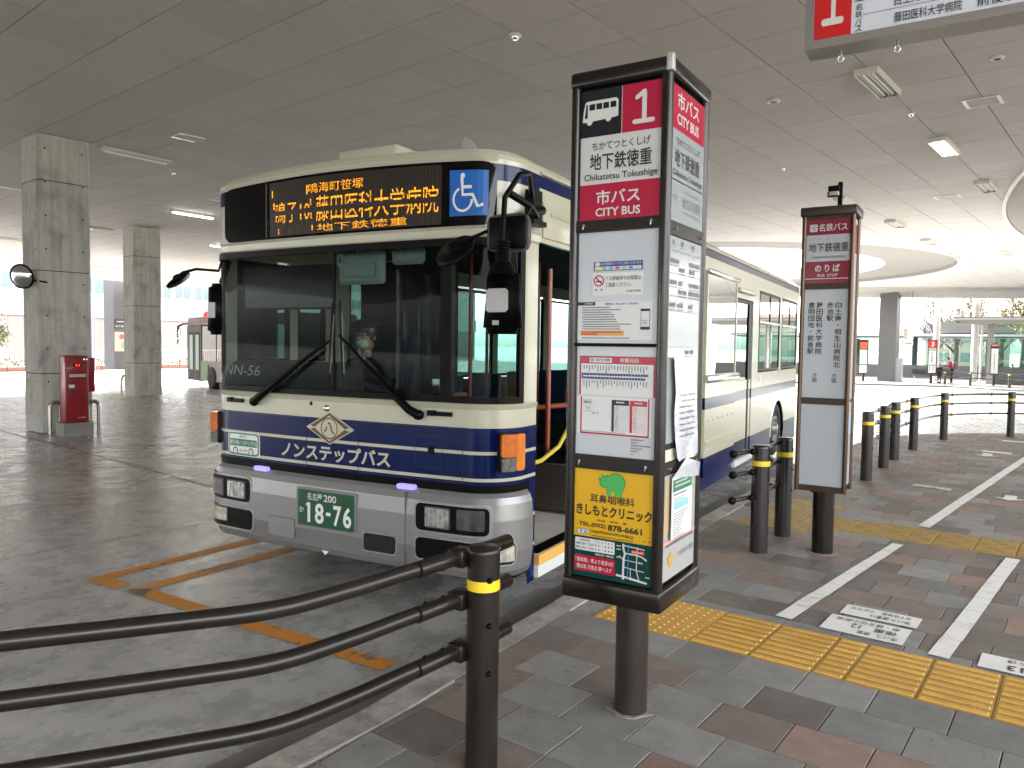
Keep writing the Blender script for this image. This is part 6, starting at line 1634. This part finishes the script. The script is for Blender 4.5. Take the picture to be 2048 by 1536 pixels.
q = MB(); rect(q, cfr, .05, .98, 1.15, 2.35, mat('poster_beige', (.55, .48, .40), .5)); circ(q, lambda u, v: (1.06, u, v), .5, 2.05, .16, mat('poster_red_dot', (.55, .10, .12), .5)); rect(q, lambda u, v: (1.06, u, v), .75, .92, 1.9, 2.15, INK); rect(q, lambda u, v: (1.06, u, v), .45, .85, 1.35, 1.7, mat('poster_green', (.25, .42, .25), .5)); q.build('poster', cr_)
cl2 = onX(440, 770, -42); ribbed((cl2.x, cl2.y), 1.0, 1.0, cl2.z, CZ, 0, 'ribbed grey column half hidden behind the bus')
# red route post near far bus
rp = onX(412, 750, -46); t = thing('route_post', 'slim post with a red disc and small board left of the distant bus', 'bus stop sign', (rp.x, rp.y, rp.z)); q = MB(); q.tube([(0, 0, 0), (0, 0, 4.3)], .04, FW_, 8); q.box(-.02, .02, -.55, .55, 2.9, 3.5, SH); q.build('pole', t); q = MB(); q.lathe([(0, .03), (.3, .03), (.3, -.03), (0, -.03)], REDB, 20, Matrix.Translation((.05, .1, 4.1)) @ Matrix.Rotation(R(90), 4, 'Y')); q.build('red_disc', t)
# steel standard behind the nearest pillar
sp_ = onX(190, 742, -50); t = thing('lamp_standard', 'thin violet-grey steel pole between the first pillar and the ribbed column', 'pole', (sp_.x, sp_.y, sp_.z)); q = MB(); q.tube([(0, 0, 0), (0, 0, 6.2)], .06, mat('violet_grey', (.25, .24, .38), .4), 8); q.build('shaft', t)

# ================================================================== FAR PLATFORM, RIGHT
PAL = mat('pale_platform', (.20, .193, .18), .7, var=.12, scale=3); base = -.57
pf_ = struct(MB().build('far_platform')) if False else None
q = MB(); Pp = [(-60, 44), (-20, 47.8), (-6.4, 51.0), (-2.4, 51.9), (1.2, 48.6), (9, 42), (20, 42), (20, 80), (-60, 80)]
q.prism(Pp, -1.2, -.44, PAL); struct(q.build('far_platform'))
q = MB()
for a_, b_ in zip(Pp[:6], Pp[1:6]):
    gstrip(q, a_, b_, .18, mat('dark_kerb_face', (.25, .25, .24), .8), dz=0, base=0); 
q.v = [(v[0], v[1], -.436) for v in q.v]; struct(q.build('far_kerb'))
PZ = -.44
cc = onY(1762, 766, 56); col3 = ribbed((-6.55, 55.9), 1.05, 1.3, PZ, CZ, R(-4), 'ribbed grey metal column on the far platform, right of the farther bus stop sign')
q = MB(); q.box(1.02, 1.42, .1, .7, 0, 1.55, mat('pale_cabinet', (.36, .37, .38), .4)); q.build('side_cabinet', col3)
# glass station entrance
GG = glass('green_wall_glass', (.50, .68, .61), 1.0)
ge = thing('glass_station_entrance', 'low glass-walled subway entrance with a thin flat roof behind the far platform', 'building', (-12, 66, PZ))
q = MB(); q.box(-8, 19, 0, 6, 3.05, 3.35, mat('thin_roof_grey', (.16, .16, .155), .5)); q.box(-8.3, 19.3, -.8, -.5, 3.12, 3.28, WBL); q.box(-8.3, 19.3, -.5, 0, 3.12, 3.2, WBL); q.build('roof', ge)
q = MB(); q.box(-8, 19, 0, .3, 0, .95, mat('grey_plinth', (.10, .10, .098), .7, var=.1)); q.box(-8, 19, 5.7, 6, 0, .5, MATS['grey_plinth']); q.build('plinth_wall', ge)
for i in range(11):
    q = MB(); x0 = -8 + i * 2.45; q.quad((x0 + .03, .1, .95), (x0 + 2.40, .1, .95), (x0 + 2.40, .1, 3.05), (x0 + .03, .1, 3.05), GG); q.build('glass_pane', ge)
    if i % 2 == 0: q = MB(); q.box(x0 - .18, x0 + .18, 1.2, 1.6, 0, 3.05, mat('column_grey', (.09, .10, .10), .6)); q.build('column', ge)
q = MB(); q.box(-1.5, 2.2, 5.4, 5.6, .5, 3.0, mat('inner_wall_teal', (.14, .26, .23), .6)); q.build('inner_wall', ge)
q = MB(); q.prism([(8.5, 3.36), (13.2, 3.36), (12.6, 3.9), (11.8, 4.15), (8.5, 4.2)], -.4, 2.4, mat('dark_soffit', (.12, .12, .115), .6), lambda u, v, w_: (u, w_, v)); q.build('curved_hood', ge)
# tall white roof columns beyond
for x, l_, r0, r1 in ((-3.2, 'left tall white round roof column behind the far shelter', .20, .20), (-1.1, 'right tall white round roof column behind the far shelter', .19, .22), (-5.5, 'tall white round roof column left of the hanging board pair', .13, .13)):
    t = thing('white_column', l_, 'column', (x * 60 / 56, 60, PZ), 0, 'tall white round columns at the roof edge'); q = MB(); q.tube([(0, 0, 0), (0, 0, 6.2)], [r0, r1], WBL, 20); q.build('shaft', t)
# shelter
sh = thing('bus_shelter', 'flat canopy bus shelter with glass back panels at the right edge of the far platform', 'shelter', (-2.2, 56, PZ))
q = MB(); q.box(0, 9, -1.2, 1.4, 3.72, 3.95, mat('canopy_grey', (.26, .245, .225), .5)); q.box(-.02, 9, -1.25, 1.45, 3.95, 4.08, WBL); q.box(-.1, 9, -1.3, 1.5, 4.08, 4.14, mat('violet_trim', (.22, .21, .27), .5)); q.box(.05, .3, -1.26, -1.25, 3.80, 3.84, INK); q.build('canopy', sh)
for x in (1.45, 5.2): q = MB(); q.tube([(x, -.2, 0), (x, -.2, 3.72)], .06, mat('pale_post', (.55, .53, .48), .4), 12); q.build('shelter_post', sh)
q = MB(); q.box(1.75, 2.1, .6, .9, 0, 3.72, mat('grey_pier', (.28, .29, .28), .6)); q.box(5.1, 5.5, .6, .9, 0, 3.72, MATS['grey_pier']); q.build('pier', sh)
q = MB(); q.box(2.1, 9, .62, .78, 0, 1.0, MATS['grey_plinth']); q.build('low_wall', sh)
for k in range(4): q = MB(); q.quad((2.15 + k * 1.7, .7, 1.0), (3.8 + k * 1.7, .7, 1.0), (3.8 + k * 1.7, .7, 3.7), (2.15 + k * 1.7, .7, 3.7), GG); q.build('glass_pane', sh)
# hanging speed camera / clock pair
hs_ = thing('hanging_sign_box', 'pair of small sign boxes hung on two thin rods in front of the glass entrance', 'hanging sign', (-4.95, 55, 2.3))
q = MB()
for x in (.12, .38): q.tube([(x, 0, .6), (x, 0, CZ - 2.3)], .022, mat('violet_rod', (.20, .18, .30), .4), 8)
q.build('rod', hs_); q = MB(); q.prism([(0, 0), (.14, 0), (.17, .72), (-.04, .72)], -.3, .3, mat('tan_box', (.48, .38, .30), .6), lambda u, v, w_: (u, w_, v)); q.box(.15, .5, -.25, .25, -.02, .62, SH); q.build('sign_box', hs_)
q = MB(); q.box(.06, .50, -.2, .2, -.35, -.12, SH); scribble(q, FW(-.205), .1, .46, -.28, .08, GREYINK); q.build('small_plate', hs_)
# sign 3
s3 = thing('bus_stop_pylon', 'far bus stop pylon with red panel number 3', 'bus stop sign', (-3.33, 55.2, PZ))
q = MB(); q.box(-.26, .24, -.2, .2, .62, 2.72, BROWN); q.cyl(-.05, 0, 0, .62, .085, BROWN, 14); q.build('frame', s3)
q = MB(); f1, f2, f3 = FW(-.203), FW(-.206), FW(-.209)
rect(q, f1, -.215, .20, 2.22, 2.68, REDB); q.text('3', -.10, .085, 2.30, 2.60, SW, f2, .05); rect(q, f1, -.215, .20, 2.09, 2.20, SH); rect(q, f1, -.215, .20, 1.16, 2.06, SH); rect(q, f1, -.215, .20, .66, 1.12, SH)
q.vtext('地下鉄徳重', -.03, 1.36, 1.98, .10, INK, f2, .03); scribble(q, f2, -.18, .15, 2.12, .05, GREYINK); scribble(q, f2, -.17, -.13, 1.9, .06, REDB)
for i in range(4): scribble(q, f2, -.18, -.08, 1.04 - i * .09, .05, GREYINK); scribble(q, f2, .03, .14, 1.04 - i * .09, .05, GREYINK)
q.build('panel_print', s3)
s5 = thing('bus_stop_pylon', 'narrow far bus stop pylon just showing past the right edge of the farther sign', 'bus stop sign', (-7.28, 55, PZ))
q = MB(); q.box(-.25, .25, -.2, .2, .5, 2.7, BROWN); q.cyl(0, 0, 0, .5, .08, BROWN, 12); q.build('frame', s5); q = MB(); rect(q, f1, -.22, .22, 2.1, 2.55, mat('orange_red', (.62, .10, .02), .4)); rect(q, f1, -.22, .22, 1.1, 2.05, SH); rect(q, f1, -.22, .22, .55, 1.05, SH); q.build('panel_print', s5)
s4 = thing('bus_stop_sign', 'far round-topped bus stop sign with a blank pale panel', 'bus stop sign', (-.02, 54.6, PZ))
q = MB(); q.prism([(-.22, .62), (.22, .62), (.22, 2.35)] + arc(0, 2.35, .22, 0, 180, 10) + [(-.22, 2.35)], -.05, .05, BROWN, lambda u, v, w_: (u, w_, v)); q.cyl(0, 0, 0, .64, .07, BROWN, 12); q.build('frame', s4)
q = MB(); rect(q, FW(-.053), -.18, .18, .66, 2.22, SH); q.poly([FW(-.053)(*p) for p in arc(0, 2.35, .185, 0, 180, 10)], mat('dull_red', (.45, .10, .09), .5)); scribble(q, FW(-.056), -.14, .14, 2.38, .06, SH); rect(q, FW(-.056), -.015, .015, .95, 1.95, GREYINK); q.build('panel_print', s4)
# benches
def bench(x, y, L, label):
    t = thing('bench', label, 'bench', (x, y, PZ), 0, 'low slab benches on the far platform'); q = MB(); q.box(0, L, -.2, .2, .40, .48, mat('bench_grey', (.10, .105, .11), .4)); q.build('seat', t); q = MB(); q.box(0, L, .22, .28, .48, .85, mat('bench_back_dark', (.07, .075, .085), .4)); q.build('backrest', t)
    for x_ in (.1, L - .16): q = MB(); q.box(x_, x_ + .06, -.18, .2, 0, .40, mat('bench_leg_white', (.6, .6, .58), .4)); q.build('leg', t)
bench(-4.62, 57.2, 2.4, 'dark slab bench left of the far number 3 pylon'); bench(-.85, 57.4, 2.4, 'dark slab bench under the shelter where a masked person sits')
# far barrier
fb_ = thing('far_barrier', 'dark two-rail pipe barrier along the far platform edge', 'guard rail', (-2.6, 54, PZ))
FPo = [(-2.55, 53.9), (-1.20, 53.4), (.75, 52.0), (3.0, 50.4)]
for x, y in FPo:
    q = MB(); q.cyl(x + 2.6, y - 54, 0, .82, .075, PB_, 12); fp_ = q.build('barrier_post', fb_); q = MB(); q.lathe([(.078, .70), (.078, .76)], YEL, 12, Matrix.Translation((x + 2.6, y - 54, 0))); q.build('yellow_band', fp_)
for z in (.75, .45): q = MB(); q.tube([(x + 2.6, y - 54, z) for x, y in FPo], .035, PB_, 8); q.build('rail', fb_)
# trees and roofs beyond the far platform
tree(-3.5, 92, -.8, 9.5, 4, LO, 'bare-branched tree with a few russet leaves behind the white columns', 2600, 11, True)
tree(.5, 96, -.8, 9, 4, LY, 'tree with sparse yellow leaves right of the white columns', 2000, 12, True)
tree(2.5, 100, -.8, 11, 5, LO, 'bare tree at the right edge beyond the shelter', 700, 13, True)
tree(-6, 100, -.8, 9, 4, None, 'leafless tree left of the white columns', 0, 14, True)
def house(x, y, w_, d_, h_, rh, rc, label, z=-.7, rz=0):
    t = thing('house', label, 'house', (x, y, z), rz); q = MB(); q.box(0, w_, 0, d_, 0, h_, mat('house_wall', (.30, .27, .23), .8, var=.06)); q.build('wall', t)
    q = MB(); m_ = mat('roof_%s' % rc, {'blue': (.035, .05, .12), 'brown': (.09, .06, .045), 'grey': (.08, .08, .085)}[rc], .6, var=.2, scale=4)
    q.add([(-.4, -.4, h_), (w_ + .4, -.4, h_), (w_ + .4, d_ + .4, h_), (-.4, d_ + .4, h_), (-.4, d_ / 2, h_ + rh), (w_ + .4, d_ / 2, h_ + rh)], [(0, 1, 5, 4), (2, 3, 4, 5), (0, 4, 3), (1, 2, 5), (0, 3, 2, 1)], m_); q.build('roof', t)
    for i in range(3):
        for zz in ((1.0, 2.1), (3.7, 4.8)):
            if zz[1] > h_: continue
            q = MB(); q.box(w_ * (.15 + .28 * i), w_ * (.15 + .28 * i) + 1.3, -.05, .02, zz[0], zz[1], WG); q.box(-.05, .02, d_ * (.15 + .28 * i), d_ * (.15 + .28 * i) + 1.3, zz[0], zz[1], WG); q.build('window', t)
    return t
house(-7.5, 110, 9, 8, 3.6, 2.2, 'blue', 'blue-roofed house beyond the far glass entrance')
house(3, 118, 10, 8, 5.5, 2.0, 'brown', 'brown-roofed house beyond the shelter')
# the street on the right-hand side of the roof (seen in the bus windows)
house(26, 8, 9, 9, 5.6, 2.2, 'grey', 'grey-roofed two-storey house across the right-hand street, mirrored in the bus windows', rz=R(0))
house(27, 22, 8, 8, 5.6, 2.0, 'brown', 'brown-roofed two-storey house across the right-hand street, farther along')
house(26, 36, 10, 9, 5.2, 2.0, 'blue', 'blue-roofed house at the far end of the right-hand street')
house(27, -8, 9, 9, 5.6, 2.4, 'brown', 'brown-roofed house across the right-hand street behind the camera')
q = MB(); q.box(20.5, 24.5, -40, 60, -.3, -.12, mat('ochre_verge', (.42, .27, .10), .9, var=.3)); struct(q.build('verge'))
tree(22.5, 14, -.2, 4.2, 2, LF, 'small green street tree on the right-hand verge', 900, 21); tree(22.6, 29, -.2, 3.6, 2, LY, 'small yellow street tree on the right-hand verge', 800, 22)
t = thing('utility_pole', 'concrete utility pole with cross arms on the right-hand street', 'pole', (23.5, 19, -.2)); q = MB(); q.tube([(0, 0, 0), (0, 0, 11)], [.16, .10], mat('pole_concrete', (.4, .39, .37), .8), 12)
for z in (9.2, 10, 10.6): q.box(-.04, .04, -.9, .9, z, z + .07, BLACK)
q.build('shaft', t)

# ================================================================== PEOPLE
def skin(nodes, edges, name, m, parent, sub=2, root=0):
    me = bpy.data.meshes.new(name); me.from_pydata([n[:3] for n in nodes], edges, []); o = bpy.data.objects.new(name, me); COL.objects.link(o)
    sk = o.modifiers.new('s', 'SKIN'); sk.use_smooth_shade = True
    for i, n in enumerate(nodes):
        d_ = me.skin_vertices[0].data[i]; rr = n[3]; d_.radius = (rr, n[4] if len(n) > 4 else rr)
    me.skin_vertices[0].data[root].use_root = True
    sb = o.modifiers.new('u', 'SUBSURF'); sb.levels = sub; sb.render_levels = sub
    dg = bpy.context.evaluated_depsgraph_get(); nm = bpy.data.meshes.new_from_object(o.evaluated_get(dg)); nm.name = name
    nm.polygons.foreach_set('use_smooth', [True] * len(nm.polygons)); nm.materials.clear(); nm.materials.append(m)
    o2 = bpy.data.objects.new(name, nm); COL.objects.link(o2); o2.parent = parent; bpy.data.objects.remove(o); return o2
SKN = mat('skin', (.42, .24, .16), .5); HAIR = mat('dark_hair', (.012, .010, .009), .5)
def head(parent, c, r, mask=True, hair=None, fwd_=(0, -1), cap=None):
    fx, fy = fwd_; q = MB(); q.ball(c, r, SKN, .82, .92, 1.12, 20)
    q.ball((c[0] + fx * r * .92, c[1] + fy * r * .92, c[2] - r * .12), r * .16, SKN, 1, 1, 1.4, 8)
    for s_ in (-1, 1):
        q.ball((c[0] - fy * s_ * r * .84, c[1] + fx * s_ * r * .84, c[2] - r * .05), r * .2, SKN, .5, .7, 1.1, 8)
        q.ball((c[0] + fx * r * .80 - fy * s_ * r * .32, c[1] + fy * r * .80 + fx * s_ * r * .32, c[2] + r * .12), r * .10, INK, 1, 1, .6, 8)
    q.tube([(c[0], c[1], c[2] - r * 1.6), (c[0], c[1], c[2] - r * .5)], r * .45, SKN, 10)
    h_ = q.build('head', parent)
    if mask:
        q = MB(); q.ball((c[0] + fx * r * .42, c[1] + fy * r * .42, c[2] - r * .48), r * .66, mat('white_mask', (.62, .63, .64), .7), 1, .95, .75, 12); q.build('face_mask', h_)
    if hair:
        q = MB(); q.ball((c[0] - fx * r * .14, c[1] - fy * r * .14, c[2] + r * .16), r * 1.02, hair, .92, .98, 1.08, 16); q.build('hair', h_)
# the driver
dv = thing('person', 'bus driver in dark uniform, peaked cap and white face mask sitting behind the windscreen', 'person', (-3.75, 3.83, -.15), R(3))
UN = mat('uniform_navy', (.010, .011, .018), .8)
dx, dy = -.74, 1.16
skin([(dx, dy + .06, 1.12, .16, .13), (dx, dy + .07, 1.30, .15, .11), (dx, dy + .05, 1.48, .17, .11), (dx, dy + .02, 1.62, .07), (dx + .19, dy + .02, 1.56, .075), (dx + .25, dy - .12, 1.33, .055), (dx + .14, dy - .38, 1.47, .038), (dx - .19, dy + .02, 1.56, .075), (dx - .25, dy - .12, 1.33, .055), (dx - .14, dy - .38, 1.47, .038), (dx + .10, dy - .25, 1.10, .085), (dx + .12, dy - .50, 1.05, .065), (dx + .12, dy - .55, .72, .05), (dx - .10, dy - .25, 1.10, .085), (dx - .12, dy - .50, 1.05, .065), (dx - .12, dy - .55, .72, .05)],
     [(0, 1), (1, 2), (2, 3), (2, 4), (4, 5), (5, 6), (2, 7), (7, 8), (8, 9), (0, 10), (10, 11), (11, 12), (0, 13), (13, 14), (14, 15)], 'body', UN, dv)
head(dv, (dx, dy - .03, 1.80), .105, True, HAIR)
q = MB(); q.ball((dx, dy - .02, 1.905), .125, UN, 1.0, 1.05, .42, 20); q.lathe([(.108, 0), (.108, .05)], mat('cap_band', (.02, .02, .022), .3), 24, Matrix.Translation((dx, dy - .02, 1.845))); q.prism([(dx + .085 * math.cos(R(a)), dy - .06 + .10 * math.sin(R(a))) for a in range(200, 341, 14)], 1.842, 1.850, BLACK); q.build('peaked_cap', dv)
q = MB(); circ(q, FW(dy - .135), dx, 1.905, .017, mat('cap_badge', (.35, .32, .22), .3, metal=.6), 12); q.build('cap_badge', dv)
q = MB(); q.poly([(dx - .055, dy - .07, 1.66), (dx, dy - .085, 1.56), (dx + .055, dy - .07, 1.66), (dx + .03, dy - .05, 1.69), (dx - .03, dy - .05, 1.69)], SH); q.poly([(dx - .012, dy - .09, 1.61), (dx + .012, dy - .09, 1.61), (dx + .016, dy - .095, 1.48), (dx - .016, dy - .095, 1.48)], INK); q.build('shirt_collar', dv)
GLV = mat('white_glove', (.5, .5, .5), .7)
for s_ in (-1, 1):
    q = MB(); hx, hy, hz = dx + s_ * .135, dy - .43, 1.50; q.ball((hx, hy, hz), .036, GLV, 1, 1.2, .55, 10)
    for k in range(4): q.tube([(hx + (k - 1.5) * .015, hy - .03, hz + .005), (hx + (k - 1.5) * .016, hy - .065, hz + .012), (hx + (k - 1.5) * .016, hy - .082, hz - .008), (hx + (k - 1.5) * .015, hy - .075, hz - .028)], [.008, .0078, .0072, .006], GLV, 6)
    q.tube([(hx - s_ * .025, hy, hz), (hx - s_ * .045, hy - .03, hz - .005), (hx - s_ * .04, hy - .055, hz - .012)], [.009, .008, .007], GLV, 6); q.build('hand', dv)
def figure(x, y, z, h, top, bottom, label, rz=0, sit=False, bend=.0, pack=None, shoes=None, mask=True, hat=None, armf=.30):
    t = thing('person', label, 'person', (x, y, z), rz); s_ = h / 1.65
    if sit:
        N = [(0, .05, .50, .14, .12), (0, .03, .70, .13, .11), (0, -.02, .92, .15, .11), (0, -.05, 1.06, .06), (.18, -.03, 1.0, .06), (.22, -.12, .74, .05), (.08, -.32, .62, .035), (-.18, -.03, 1.0, .06), (-.22, -.12, .74, .05), (-.08, -.32, .62, .035)]
        L = [(.09, .05, .50, .09), (.13, -.38, .50, .065), (.14, -.42, .10, .045), (.14, -.55, .05, .04)]; hc = (0, -.09, 1.22)
    else:
        b = bend
        N = [(0, 0, .88, .13, .11), (0, -.02 - b * .2, 1.05, .12, .10), (0, -.03 - b * .7, 1.27, .15, .10), (0, -.04 - b, 1.40, .06), (.17, -.03 - b * .7, 1.33, .06), (.20, -.02 - b * .6, 1.08, .048), (.10, -armf - b * .6, 1.06 + .1 * (armf > .2), .034), (-.17, -.03 - b * .7, 1.33, .06), (-.20, -.02 - b * .6, 1.08, .048), (-.10, -armf - b * .6, 1.06 + .1 * (armf > .2), .034)]
        L = [(.08, 0, .84, .09), (.09, -.03, .46, .065), (.09, .02, .10, .045), (.10, -.10, .05, .04)]; hc = (0, -.07 - b * 1.35, 1.53)
    sc = lambda n: (n[0] * s_, n[1] * s_, n[2] * s_) + tuple(k * s_ for k in n[3:])
    skin([sc(n) for n in N], [(0, 1), (1, 2), (2, 3), (2, 4), (4, 5), (5, 6), (2, 7), (7, 8), (8, 9)], 'body', top, t, 1)
    root = (0, N[0][1], N[0][2] - .02, .10)
    Ls = [root] + L + [(-a[0],) + a[1:] for a in L]
    skin([sc(n) for n in Ls], [(0, 1), (1, 2), (2, 3), (3, 4), (0, 5), (5, 6), (6, 7), (7, 8)], 'trousers', bottom, t, 1)
    head(t, tuple(k * s_ for k in hc), .105 * s_, mask, hat or HAIR)
    q = MB()
    for sx in (-1, 1):
        hx, hy, hz = [k * s_ for k in (N[6][0] * sx, N[6][1] - .03, N[6][2])]; q.ball((hx, hy, hz), .035 * s_, SKN, .8, 1.3, .8, 8)
        for k in range(4): q.tube([(hx + (k - 1.5) * .013, hy - .03, hz), (hx + (k - 1.5) * .013, hy - .075, hz - .01)], .007, SKN, 5)
    q.build('hands', t)
    if shoes:
        q = MB()
        for sx in (-1, 1): q.rbox(sx * .09 * s_ - .045, sx * .09 * s_ + .045, (L[2][1] - .17) * s_, (L[2][1] + .07) * s_, 0, .09, .03, shoes)
        q.build('shoes', t)
    if pack:
        q = MB(); q.rbox(-.15 * s_, .15 * s_, .09 * s_, .27 * s_, .95 * s_, 1.38 * s_, .06, pack); q.rbox(-.11 * s_, .11 * s_, .27 * s_, .33 * s_, .98 * s_, 1.18 * s_, .03, mat('pack_pocket', (.20, .15, .14), .8)); q.build('backpack', t)
    return t
figure(-2.25, 54.9, PZ, 1.66, mat('magenta_jacket', (.28, .012, .05), .8), mat('black_trousers', (.012, .012, .014), .8), 'person in dark pink jacket with a backpack, head bent over a phone, far platform', R(-70), False, .12, mat('pack_brown', (.14, .09, .09), .8), mat('white_shoes', (.6, .6, .58), .6), armf=.34)
figure(-2.95, 55.8, PZ, 1.20, mat('child_dark_coat', (.02, .02, .024), .8), MATS['black_trousers'], 'small child in dark clothes standing beside the far number 3 pylon', R(-20), False, 0, None, BLACK, True)
figure(.92, 57.2, PZ, 1.60, mat('dark_plum_coat', (.05, .028, .034), .8), mat('grey_beige_trousers', (.24, .20, .18), .8), 'masked person in dark coat and knitted hat sitting on the far bench', R(5), True, 0, None, mat('brown_shoes', (.06, .045, .04), .6), True, mat('knit_hat', (.22, .14, .13), .9))
